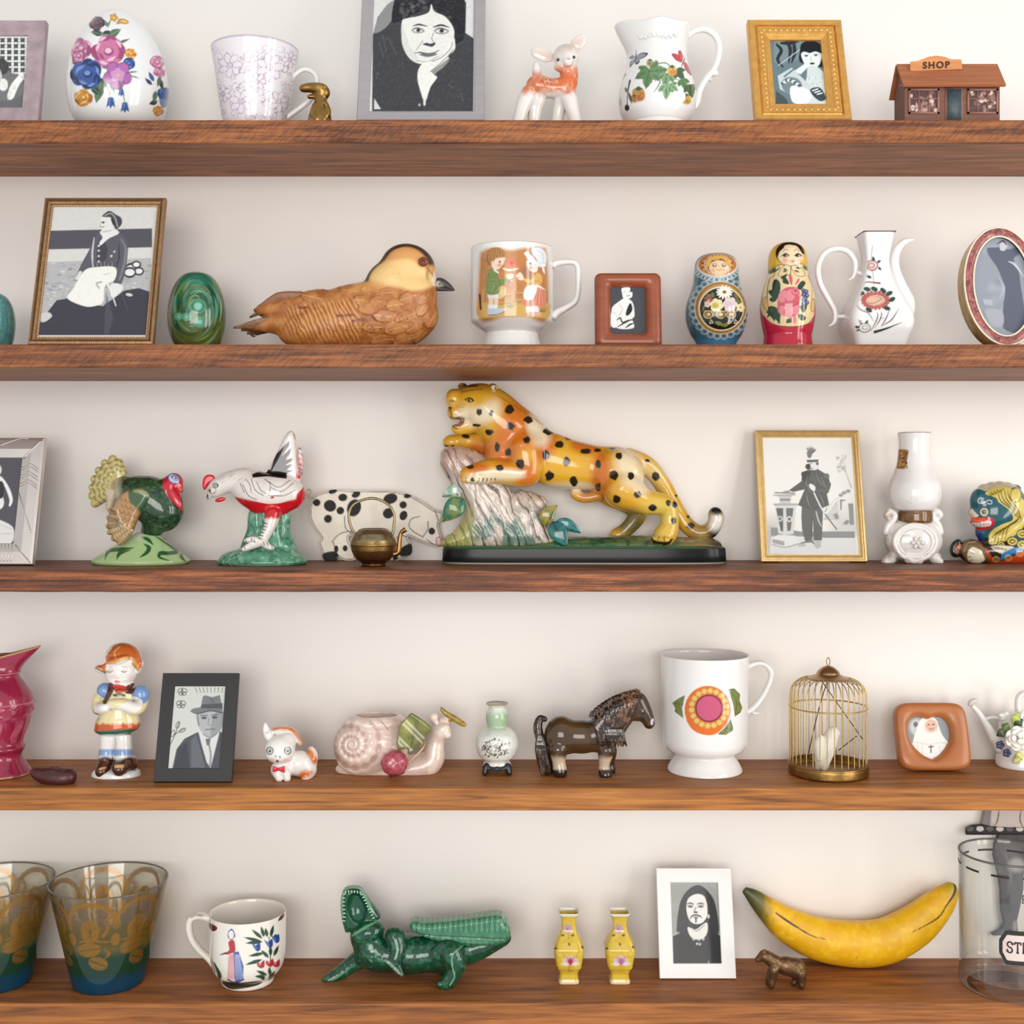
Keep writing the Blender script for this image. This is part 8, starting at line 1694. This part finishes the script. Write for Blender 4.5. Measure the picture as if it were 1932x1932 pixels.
def set_alpha(o, al):
    a = o.data.color_attributes['Col']; c = np.zeros(len(al) * 4,np.float32); a.data.foreach_get('color',c); c = c.reshape(-1,4); c[:,3] = al; a.data.foreach_set('color',c.ravel())
def tumbler(cx, base, label):
    t = Thing('glass_tumbler', label, 'glass', 4, 'T', cx, base=base, group='gilded tumblers')
    d = base - 836
    def wall(prof, inner):
        P = resample(np.array(prof,float),40.0 if inner else 5.0); n = 120 if inner else 220; a = np.linspace(0,2 * math.pi,n + 1)[:-1]
        V = np.stack([np.sin(a)[None] * P[:,:1] / t.k,-np.cos(a)[None] * P[:,:1] / t.k,np.repeat((t.row0 - P[:,1:] - d) / t.k,n,1)],-1).reshape(-1,3); F = grid_faces(n,len(P),True)
        th = np.tile(a, len(P)); row = np.repeat(P[:, 1], n); return V, F, th, row
    V, F, th, row = wall([(0.5, 836), (205, 836), (216, 831), (222, 816), (360, 200), (356, 196)], False)
    clear, amber, green, blue = lin((244, 243, 236)), lin((214, 182, 84)), lin((36, 92, 64)), lin((24, 100, 136))
    w1, w2, w3 = sstep(300, 420, row), sstep(480, 600, row), sstep(690, 760, row)
    c = clear * (1 - w1)[:,None] + amber * w1[:,None]; c = c * (1 - w2)[:,None] + green * w2[:,None]; c = c * (1 - w3)[:,None] + blue * w3[:,None]
    p = Paint(th / (2 * math.pi) * 7 * 250, row, (0, 0, 0), None, V, None, t.k)
    WG = (255, 255, 255)
    for i in range(-1, 9):
        x = i * 250
        p.line([(x - 118,400),(x - 110,310),(x - 60,250),(x,236),(x + 60,250),(x + 110,310),(x + 118,400)],[8,22,28,28,28,22,8],WG).ell(x - 10,410,52,78,WG,8).line([(x - 10,345),(x - 4,475)],7,(60,60,60)).line([(x - 34,380),(x - 8,420)],5,(60,60,60)).line([(x + 22,380),(x - 4,420)],5,(60,60,60))
        p.line([(x + 60,440),(x + 84,390),(x + 70,340),(x + 92,318),(x + 108,330)],[20,14,12,10,4],WG).ell(x - 26,530,72,46,WG,-10).line([(x - 90,540),(x + 40,520)],7,(60,60,60)).ell(x + 24,620,60,44,WG,20).line([(x - 20,600),(x + 70,640)],7,(60,60,60)).line([(x + 60,520),(x + 90,560),(x + 60,590)],[6,16,4],WG).line([(x - 80,480),(x,470),(x + 84,480)],12,WG)
        p.ell(x + 125, 470, 26, 40, WG, 0)
    gold = np.clip(p.c[:, 0], 0, 1) * sstep(690, 640, row) * (.75 + .5 * (fbm(th * 22, row / 9) - .4))
    o = t.add('outer_wall', V, F, TUMBLER, col=c); set_alpha(o, np.clip(gold, 0, 1))
    V, F, th, row = wall([(356, 196), (350, 200), (232, 745), (214, 757), (0.5, 757)], True); F = F
    o = t.add('inner_wall',V,F,TUMBLER,col=np.tile(lin((250,250,248)),(len(V),1))); set_alpha(o,np.zeros(len(V)))
    a = np.linspace(0,2 * math.pi,97)[:-1]; V,F = tube(np.stack([358 / t.k * np.cos(a),358 / t.k * np.sin(a),np.full(96,(t.row0 - 198 - d) / t.k)],1),5 / t.k,8,closed=True,up=(0,0,1)); t.add('rim',V,F,plain('smoky_rim',(96,88,74),.1,spec=.8))
tumbler(-32,840,'blue and green gilded tumbler farther away from the painted folk mug'); tumbler(683,839,'blue and green gilded tumbler standing right beside the painted folk mug')

# faience mug
t = Thing('faience_mug', 'small cream mug painted with a folk woman and flowers', 'mug', 4, 'T', 1556, base=838)
V,F = lathe(t,[(140,838),(158,834),(164,818),(166,796),(205,758),(229,700),(238,620),(240,520),(240,405),(236,398),(231,405),(230,520),(226,640),(190,730),(0,745)],1.0)
th = np.arctan2(V[:,0],-V[:,1]); V[:,:2] *= (1 - .014 * sstep(780,700,t.row0 - V[:,2] * t.k) * np.abs(np.sin(4 * th)))[:,None]
p = t.paint(V, F, (244, 238, 226)); NV = (44, 74, 150); RD = (176, 48, 58); GN = (40, 76, 58)
p.poly([(1395, 838), (1500, 846), (1640, 836), (1620, 862), (1520, 884), (1440, 884)], (56, 48, 40), smooth=True)
p.poly([(1428,690),(1470,650),(1500,655),(1530,820),(1480,846),(1430,826)],(236,214,214),smooth=False).poly([(1466,655),(1500,650),(1530,740),(1530,826),(1478,846)],(70,96,170))
for i in range(5): p.line([(1470 - i * 7, 670), (1472 - i * 10, 820)], 4, (206, 110, 110))
for i in range(5): p.line([(1478 + i * 6, 670), (1486 + i * 11, 830)], 4, (190, 200, 226))
p.line([(1430,826),(1480,846),(1532,826)],8,(40,60,130)).poly([(1436,590),(1470,580),(1480,640),(1470,655),(1430,670),(1415,660),(1440,640)],(186,62,66),smooth=True).line([(1420,660),(1385,670)],[12,16,6],(60,44,40)).ell(1452,548,18,26,(244,236,226)).ring(1452,545,20,30,4,(40,50,100)).line([(1438,525),(1455,510),(1470,530),(1476,560)],6,(60,90,170)).line([(1435,550),(1440,570)],3,(40,40,60)).line([(1470,850),(1500,852)],10,(40,36,40))
for a in ((1650,570,1580,510),(1650,590,1530,560),(1650,590,1540,598),(1660,560,1640,490),(1680,560,1668,500),(1700,560,1720,480),(1720,570,1740,540),(1660,660,1560,680),(1650,700,1540,735),(1690,690,1640,640),(1700,680,1700,610),(1720,680,1752,610),(1680,800,1610,770),(1670,810,1600,806),(1700,800,1690,750),(1690,830,1730,770),(1660,830,1640,800)): p.leaf(*a,24,GN)
p.line([(1690, 830), (1700, 700), (1690, 560)], 6, GN)
for x,y in ((1612,622),(1690,600),(1732,570)): p.poly([(x - 30,y - 24),(x - 6,y - 10),(x + 20,y - 30),(x + 24,y + 14),(x,y + 26)],NV,smooth=True).line([(x - 10,y - 10),(x,y + 14)],5,(120,150,210))
for x,y in ((1640,730),(1696,720),(1736,724)): p.poly([(x - 24,y - 14),(x - 4,y - 6),(x + 20,y - 26),(x + 22,y + 14),(x,y + 26),(x - 22,y + 12)],RD,smooth=True).ell(x - 6,y,8,8,(226,140,140))
p.poly([(1312,470),(1365,498),(1350,522),(1325,516)],(110,40,50),smooth=True).poly([(1786,410),(1760,430),(1748,460),(1780,440)],(110,40,50),smooth=True).line([(1345,720),(1380,800),(1370,830)],[8,26,8],GN).line([(1330,700),(1352,780)],[4,16,6],GN)
t.add('mug_body', V, F, GLAZE, col=p.c)
V,F = px_tube(t,[(1330,440,0),(1260,425,0),(1205,440,0),(1188,490,0),(1205,570,0),(1255,640,0),(1310,690,0),(1345,730,0)],[26,24,24,24,22,22,22,24],12,6,flat=1.3); p = t.paint(V,F,(244,238,226)); p.line([(1190,436),(1230,418),(1290,424)],[4,12,4],(110,60,60)); t.add('handle',V,F,GLAZE,col=p.c)

# crocodile
t = Thing('crocodile_figurine','green glazed ceramic crocodile with wide open jaws','figurine',4,'U',840,base=1018)
m = SDF(t, 1.2)
m.ell(600,790,0,220,180,165,k=20).ell(850,800,0,260,185,175,k=60).ell(1120,790,0,260,170,170,k=60).chain([(520,720,-10,165),(470,640,-20,140)],40).ell(490,600,-60,150,120,100,(0,-14,0),20)
m.slab([(262,250),(300,206),(365,196),(430,214),(500,306),(600,440),(590,480),(500,520),(400,560),(310,600),(280,560),(250,390)],-10,78,60,14).ell(392,400,-115,92,95,146,(0,-6,0),6,True)
m.chain([(730, 640, -130, 84), (760, 740, -170, 66), (745, 820, -200, 58), (720, 870, -215, 50)], 16)
for i in range(5): m.chain([(740,860,-215,30),(672 + 30 * i,870 + 26 * i,-240,17),(664 + 34 * i,896 + 26 * i,-246,8)],6)
m.chain([(460, 820, 40, 90), (350, 890, 10, 66), (230, 980, -10, 56), (150, 1030, -30, 46), (118, 1046, -40, 34)], 20)
m.ell(1200,800,-130,150,80,140,k=30).chain([(1240,800,-140,120),(1280,900,-165,76),(1230,1000,-180,62),(1190,1060,-195,50),(1180,1080,-200,40)],20).chain([(1190,1060,-190,36),(1130,1070,-215,30)],10)
m.chain([(1150,850,100,100),(1200,950,110,60),(1180,1000,100,50)],20).chain([(1250,780,40,140),(1450,740,20,110),(1650,680,0,60),(1720,650,0,40)],30)
def scal(X, Y, Z): return .8 * (fbm(X / 5, Y / 5, Z / 5) - .5)
m.displace(scal).floor(); V, F = m.mesh()
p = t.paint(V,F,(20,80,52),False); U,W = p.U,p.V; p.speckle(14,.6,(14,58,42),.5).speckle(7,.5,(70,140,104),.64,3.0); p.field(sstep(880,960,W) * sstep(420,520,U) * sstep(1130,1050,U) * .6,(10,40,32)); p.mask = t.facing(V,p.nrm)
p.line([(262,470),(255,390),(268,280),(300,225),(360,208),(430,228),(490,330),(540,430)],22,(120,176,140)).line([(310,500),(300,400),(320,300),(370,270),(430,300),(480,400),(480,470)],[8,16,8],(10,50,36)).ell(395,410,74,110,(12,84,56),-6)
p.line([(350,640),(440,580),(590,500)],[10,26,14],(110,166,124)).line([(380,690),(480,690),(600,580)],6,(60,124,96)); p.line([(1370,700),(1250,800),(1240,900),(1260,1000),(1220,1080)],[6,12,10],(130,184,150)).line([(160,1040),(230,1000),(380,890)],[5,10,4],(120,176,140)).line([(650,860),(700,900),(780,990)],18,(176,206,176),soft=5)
for i in range(12): rg = random.Random(i); p.ell(rg.uniform(490, 640), rg.uniform(770, 870), 9, 9, (96, 156, 120))
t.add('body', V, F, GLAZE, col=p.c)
tp = []
for (x0,y0),(nx,ny) in [((258 + 4 * math.sin(i),500 - 34 * i),(1,0)) for i in range(8)] + [((285 + 26 * i,236 - 8 * math.sin(i * .7)),(0,1)) for i in range(6)] + [((436 + 13 * i,262 + 26 * i),(-.8,.3)) for i in range(9)]:
    a,b = t.q(x0 + 8,y0 + 6,-92),t.q(x0 + 8 + nx * 26,y0 + 6 + ny * 26,-104); tp.append(tube([a,(a + b) / 2,b],np.array([9,7,1.5]) / t.k,6))
V, F = join(tp); o = t.add('teeth', V, F, plain('tooth_glaze', (160, 200, 170), .2)); o['kind'] = 'stuff'
m = SDF(t,1.1); m.slab([(868,530),(900,488),(1010,500),(1250,480),(1450,455),(1650,432),(1700,480),(1752,545),(1750,630),(1680,680),(1520,700),(1300,690),(1100,655),(930,590)],-40,110,50,14)
def scute(X, Y, Z):
    zt = (t.row0 - 560) / t.k - X * -.0; up = sstep(-1,4,Z - zt); return up * 3.0 * (np.abs(np.sin(X / 3.1)) - .3) * sstep(-22,-30,X * 0 + -26) + .9 * np.abs(np.sin(X / 3.6 + 1)) * sstep(0,-6,Z - zt) - 1.6 * sstep(1.6,.4,np.abs(Z - zt + 2 + X * .05)) - 1.4 * sstep(1.4,.3,np.abs(Z - zt + 16 + X * .05))
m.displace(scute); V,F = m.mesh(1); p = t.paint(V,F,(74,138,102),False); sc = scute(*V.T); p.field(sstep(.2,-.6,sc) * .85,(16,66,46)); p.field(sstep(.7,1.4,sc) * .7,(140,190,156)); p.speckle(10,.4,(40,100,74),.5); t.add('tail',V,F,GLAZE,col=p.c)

# pair of yellow vases
def loft(t, secs, n=140, e=6.0, step=1.7):
    a = np.linspace(0,2 * math.pi,721); ca,sa = np.cos(a),np.sin(a); L_ = resample(np.stack([np.sign(ca) * np.abs(ca) ** (2 / e),np.sign(sa) * np.abs(sa) ** (2 / e)],1),8.0 / n)[:-1]; n = len(L_)
    S = resample(np.array(secs,float),step * t.k); V = np.concatenate([np.stack([L_[:,0] * h / t.k,L_[:,1] * h / t.k,np.full(n,(t.row0 - r) / t.k)],1) for r,h in S]); F = grid_faces(n,len(S),True)
    V = np.concatenate([V,[[0,0,(t.row0 - S[0][0]) / t.k]]]); k = np.arange(n); return V,np.concatenate([F,np.stack([(k + 1) % n,k,np.full(n,len(V) - 1),np.full(n,len(V) - 1)],1)])
def yellow_vase(cx, label, seed, col2):
    t = Thing('square_vase', label, 'vase', 4, 'V', cx, base=1104, group='yellow vases')
    ax = lambda row, h: (row - h * .45, h)
    secs = [(1104,86),(1100,90),(1078,88),(1066,82),(1020,78),(985,92),(965,108),(900,118),(840,130),(800,132),(775,122),(730,104),(690,82),(650,66),(610,60),(570,62),(540,70),(512,86),(498,92),(496,84),(520,76),(560,52),(620,46)]
    V,F = loft(t,secs); p = t.paint(V,F,(222,190,62),False); zr = t.row0 - V[:,2] * t.k; p.speckle(14,.4,(200,160,40),.5); p.field(sstep(530,512,zr),(232,230,220)); p.field(sstep(1064,1080,zr),(232,214,176)); dx = cx - 335; p.mask = t.facing(V,p.nrm)
    for x,y,w in ((285,712,0),(370,712,0),(340,790,60),(225,825,0),(455,815,0),(230,995,0)): p.ell(x + dx,y,15,9,(54,56,40),w)
    p.line([(330,690),(335,740)],4,(90,90,50)).line([(280,860),(300,900)],4,(110,110,60)).line([(400,890),(430,850)],4,(110,110,60)).line([(345,980),(335,1020),(370,1020)],5,(110,100,50)).flower(325 + dx,655,42,6,(186,150,150),(160,110,120),10)
    bx_, by = 350 + dx, 925
    for a,L,c in ((-60,80,(236,216,214)),(60,80,(236,216,214)),(-30,78,(222,180,186)),(30,78,(222,180,186)),(0,74,(232,206,206))):
        r = math.radians(a); p.leaf(bx_,by + 40,bx_ + L * math.sin(r) * 1.1,by + 40 - L * math.cos(r) * 1.05 - 10,40,c,(190,130,140))
    p.ell(bx_,by + 14,24,30,col2,soft=4).leaf(bx_ - 10,by + 40,bx_ - 84,by + 34,34,(238,220,216)).leaf(bx_ + 10,by + 40,bx_ + 88,by + 30,34,(238,220,216)); t.add('vase_body',V,F,GLAZE,col=p.c)
yellow_vase(335,'yellow square vase with deep pink lotus next to crocodile',1,(176,60,96)); yellow_vase(776,'yellow square vase with mauve lotus next to white picture frame',2,(176,116,160))

# white frame
t = Thing('picture_frame','white picture frame with portrait of long haired bearded man','picture frame',4,'V',1458,base=1098)
f = Frame(t,664,128,14,40); f.rails([(0,0),(4,4),(116,4),(122,0),(124,-16)],plain('white_lacquer',(224,223,220),.3))
def ph(p):
    p.field(1.0,(150,150,146),False); p.field(.5 * sstep(.4,.7,fbm(p.U / 90,p.V / 90)),(176,176,172)); D = (52,52,52)
    p.poly([(1430,280),(1500,290),(1570,360),(1610,450),(1640,640),(1620,720),(1560,700),(1300,690),(1275,620),(1300,440),(1350,340)],D,smooth=True)
    p.poly([(1240,720),(1330,680),(1380,650),(1530,640),(1600,690),(1660,720),(1665,970),(1245,970)],(44,43,44),smooth=False)
    p.poly([(1370,640),(1440,660),(1530,600),(1540,680),(1500,740),(1430,745),(1385,710)],(222,218,212),smooth=True).poly([(1380,600),(1440,670),(1520,610),(1480,660),(1430,675)],(120,118,116),smooth=True,a=.8)
    p.poly([(1360,430),(1385,380),(1450,352),(1510,372),(1535,440),(1540,520),(1530,560),(1490,605),(1430,612),(1385,580),(1360,510)],(226,222,216),smooth=True)
    for ex in (1392,1482): p.ell(ex,458,27,13,(150,147,144),soft=3).ell(ex,464,20,6,(60,60,62)).line([(ex - 34,440),(ex,432),(ex + 32,442)],[5,12,5],(50,50,52))
    p.line([(1440,470),(1425,500),(1435,515)],10,(130,128,126)).ell(1438,512,20,9,(90,88,88)).line([(1390,570),(1405,545),(1440,535),(1475,545),(1490,560)],[5,14,14,5],(56,54,54)).ell(1440,556,24,8,(120,112,110)).line([(1440,570),(1440,600)],[16,10],(56,54,54)).ell(1550,548,10,18,(200,196,190))
    for x, y in ((1420, 745), (1465, 748), (1505, 745), (1450, 785), (1475, 788)): p.ell(x, y, 9, 11, (196, 194, 190))
    p.line([(1550, 940), (1555, 965)], 14, (150, 148, 146))
f.photo(122, 10, ph, step=.95); f.back(BLACK, spread=.2)

# banana
t = Thing('banana','large painted wooden banana leaning against the wall','banana',4,'W',960,base=826,empty=False)
P = spline([(105,205,0,26),(180,262,0,62),(300,370,0,100),(450,486,0,138),(700,600,0,170),(1000,644,0,184),(1250,618,0,182),(1480,500,0,168),(1640,360,0,138),(1740,250,0,100),(1792,180,0,56),(1808,160,0,14)],14); P = resample(P,8.5)
C = np.array([t.q(a[0],a[1],-20) for a in P]); V,F = tube(C,P[:,3] / t.k,130,flat=.8,up=(0,1,0)); V[:,2] -= V[:,2].min()
p = t.paint(V,F,(226,174,12),False); U,W = p.U,p.V; p.speckle(18,.45,(214,154,20),.5).speckle(9,.3,(240,206,70),.6,5.0); p.field(sstep(400,250,U + 40 * fbm(V[:,0] / 6,V[:,2] / 6)) * .92,(66,76,32)); p.field(sstep(250,150,U) * .6,(36,46,24)); p.field(sstep(1640,1780,U) * sstep(330,150,W) * .6,(150,150,40)); p.field(sstep(740,800,W) * .3,(190,120,20)); p.mask = t.facing(V,p.nrm)
p.line([(362,398),(450,460),(560,530),(660,585),(765,610)],[10,16,12,8,3],(54,28,18)).line([(1445,560),(1560,505),(1680,430),(1740,340),(1800,250),(1812,190),(1795,150)],[3,8,12,10,22,16,8],(54,28,18)).line([(1010,745),(1013,762)],4,(120,80,20)); t.add('',V,F,SATIN,col=p.c)

# little brass bear
t = Thing('bear_figurine', 'tiny dark brass bear cub in front of the banana', 'figurine', 4, 'W', 430, base=994)
m = SDF(t,.85); m.ell(460,830,0,120,62,76,(0,12,0),8).ell(530,850,0,72,62,86,k=20).chain([(370,810,0,58),(300,760,0,44),(262,740,0,40)],14).chain([(250,750,0,34),(218,770,0,20),(208,778,0,14)],10).ell(262,704,-22,14,10,14,k=5).ell(270,706,22,14,10,14,k=5)
m.chain([(345,850,-34,40),(335,920,-36,26),(322,990,-40,22)],12).chain([(340,850,34,38),(310,920,30,24),(300,968,30,20)],12).chain([(560,880,-34,44),(570,940,-36,28),(568,992,-40,24)],12).chain([(540,890,34,40),(520,940,34,24),(505,968,30,20)],12).displace(lambda X,Y,Z: .9 * (fbm(X / 2.5,Y / 2.5,Z / 2.5) - .5)).floor()
V,F = m.mesh(); t.add('body',V,F,plain('dark_bronze',(112,86,58),.36,metal=.8,bump=.3,bscale=700,var=.35,vscale=260))

# straws jar
JARG = tinted_glass('clear_jar_glass')
t = Thing('glass_jar', 'wide clear glass jar printed with black dashes and STR label', 'jar', 4, 'X', 778, base=1600)
def jwall(prof, name, tint):
    P = resample(np.array(prof, float), 30.0); n = 140; a = np.linspace(0, 2 * math.pi, n + 1)[:-1]
    V = np.stack([np.sin(a)[None] * P[:,:1] / t.k,-np.cos(a)[None] * P[:,:1] / t.k,np.repeat((t.row0 - P[:,1:]) / t.k,n,1)],-1).reshape(-1,3); F = grid_faces(n,len(P),True); o = t.add(name,V,F,JARG,col=np.tile(lin(tint),(len(V),1))); set_alpha(o,np.zeros(len(V)))
jwall([(.5,1600),(360,1600),(392,1594),(404,1566),(396,1400),(400,900),(404,452),(400,448)],'outer_wall',(253,254,253)); jwall([(400,448),(392,456),(388,900),(384,1466),(372,1488),(.5,1496)],'inner_wall',(253,253,252))
a = np.linspace(0,2 * math.pi,121)[:-1]; V,F = tube(np.stack([401 / t.k * np.cos(a),401 / t.k * np.sin(a),np.full(120,(t.row0 - 450) / t.k)],1),10 / t.k,8,closed=True,up=(0,0,1)); o = t.add('rim',V,F,JARG,col=np.tile(lin((170,172,166)),(len(V),1))); set_alpha(o,np.zeros(len(V)))
INK = plain('black_print', (34, 26, 26), .5); LAB = plain('pink_label_print', (216, 196, 188), .5)
def on_jar(th, row, R=403): return (R / t.k * math.sin(th), -R / t.k * math.cos(th), (t.row0 - row) / t.k)
for i in range(10):
    a0 = -1.35 + i * .63; P = [on_jar(x,548,404) for x in np.linspace(a0,a0 + .36,14)]; V,F = tube(P,10 / t.k,6,flat=.3); t.add('printed_dash',V,F,INK)
# label: an octagonal printed plate that follows the glass; th from measured columns
def th_of(x): return math.asin(max(-1, min(1, (x - 778) / 404.)))
def plate(pts, R, mat, name, parent=None):
    P = np.array(pts, float); xs = np.linspace(P[:, 0].min(), P[:, 0].max(), 40); ys = []
    for x in xs:
        c = []
        for i in range(len(P)):
            (ax, ay), (bx_, by) = P[i], P[(i + 1) % len(P)]
            if min(ax, bx_) <= x <= max(ax, bx_) and ax != bx_: c.append(ay + (by - ay) * (x - ax) / (bx_ - ax))
        ys.append((min(c), max(c)))
    V = np.array([on_jar(x,y,R) for x,(u,v) in zip(xs,ys) for y in (u,v)]); F = [(2 * i,2 * i + 1,2 * i + 3,2 * i + 2) for i in range(39)]; return t.add(name,V,F,mat,parent=parent)
T0, T1 = -.56, .62
lb = plate([(T0,1070),(T0 + .13,985),(T1 - .13,985),(T1,1070),(T1,1180),(T1 - .13,1270),(T0 + .13,1270),(T0,1180)],405,INK,'label'); plate([(T0 + .07,1085),(T0 + .155,1022),(T1 - .155,1022),(T1 - .07,1085),(T1 - .07,1168),(T1 - .155,1234),(T0 + .155,1234),(T0 + .07,1168)],406.5,LAB,'label_field',lb)
def glyph(strokes, th0, row0, sx, sy, w, name='lettering', parent=None):
    parts = []
    for s_ in strokes:
        P = spline(s_, 5) if len(s_) > 2 else np.array([s_[0], s_[1]], float); ww = w
        parts.append(tube([on_jar(th0 + x * sx / 404., row0 - y * sy, 408) for x, y in P], ww / t.k, 6, flat=.25))
    V, F = join(parts); o = t.add(name, V, F, INK, parent=parent); o['kind'] = 'stuff'
S_ = [[(.9,.8),(.7,1),(.3,1),(.1,.78),(.3,.55),(.7,.45),(.9,.22),(.7,0),(.3,0),(.08,.22)],[(.9,.98),(.9,.72)],[(.08,.3),(.08,.02)]]
T_ = [[(.5,0),(.5,1)],[(0,1),(1,1)],[(0,1),(0,.78)],[(1,1),(1,.78)],[(.3,0),(.7,0)]]; R_ = [[(.15,0),(.15,1)],[(.15,1),(.6,1),(.85,.76),(.6,.5),(.15,.5)],[(.5,.5),(.95,0)],[(0,0),(.32,0)],[(0,1),(.2,1)]]; P_ = [[(.15,0),(.15,1)],[(.15,1),(.6,1),(.85,.74),(.6,.48),(.15,.48)],[(0,0),(.32,0)]]
for g, x0 in ((S_, 0), (T_, 60), (R_, 122)): glyph(g, T0 + .15 + x0 / 404., 1165, 48, 84, 7, parent=lb)
glyph(P_, -.12, 748, 44, 62, 5)
jar = t
# paper cut-out figure
t = Thing('paper_figure','grey paper cutout of person in tights stuck on wall behind jar','cutout',4,'X',800,y=.0035,z=Z_EYE - (1510 + 1165 / 4.58 - HORIZON) * (D_WALL - .0035) / F_PX)
zmax = (shelf_top(3) - (SHELF[3][1] - SHELF[3][0]) * SHELF[3][2] / F_PX - .004 - t.o[2]) / t.s
ytop = max(60, t.row0 - zmax * t.k)
m = SDF(t, 1.1); Rb = t.row0
m.slab([(570,ytop),(540,200),(650,240),(690,300),(655,380),(650,480),(690,640),(710,780),(715,950),(740,1060),(700,1120),(632,1150),(640,1165),(760,1162),(860,1160),(855,1080),(850,1030),(880,900),(905,760),(910,600),(1010,620),(1040,800),(1040,1000),(1050,1160),(1160,1160),(1120,1080),(1110,800),(1100,400),(1060,280),(1120,200),(1100,ytop)],0,22,3,1,smooth=False)
V, F = m.mesh(1); p = t.paint(V, F, (88, 83, 86), False)
p.field(sstep(290,270,p.V),(176,168,160)); p.mask = t.facing(V,p.nrm,0,.3); p.poly([(640,60),(920,60),(910,250),(860,280),(800,250),(740,280),(660,230)],(192,180,172),smooth=True).line([(700,60),(690,160),(660,230)],[4,12,6],(90,82,82)).line([(900,60),(880,160),(905,230)],[4,12,6],(90,82,82)).line([(660,236),(740,282),(800,252),(860,282),(910,250)],7,(80,74,74)); p.poly([(570,60),(640,60),(620,230),(545,210)],(130,122,122)); p.field(.5 * sstep(.45,.65,fbm(p.U / 70,p.V / 90)) * (p.V > 300),(58,55,58)); p.ell(780,420,90,100,(126,118,116),soft=20,a=.5).ell(850,560,70,60,(190,184,178),soft=10,a=.7).line([(760,480),(800,600),(780,800)],[6,30,10],(140,134,134),soft=8,a=.6); p.line([(640,1150),(740,1150),(860,1150)],26,(66,62,64)); p.ell(840,1090,20,50,(160,152,150),soft=6)
t.add('figure', V, F, PRINT, col=p.c)
m = SDF(t,1.0); m.slab([(415,240),(470,215),(560,208),(640,225),(720,230),(800,235),(900,232),(1000,235),(1100,240),(1180,270),(1180,296),(410,296)],-26,16,3,1,smooth=False); V,F = m.mesh(1); p = t.paint(V,F,(60,56,58),False); p.mask = t.facing(V,p.nrm,0,.3)
for i in range(9): p.ell(450 + 86 * i,246,34,24,(196,190,186) if i % 2 else (96,92,92)).ring(450 + 86 * i,246,36,26,5,(40,36,38))
p.line([(410, 290), (1180, 292)], 10, (36, 32, 34)); t.add('tray', V, F, PRINT, col=p.c)
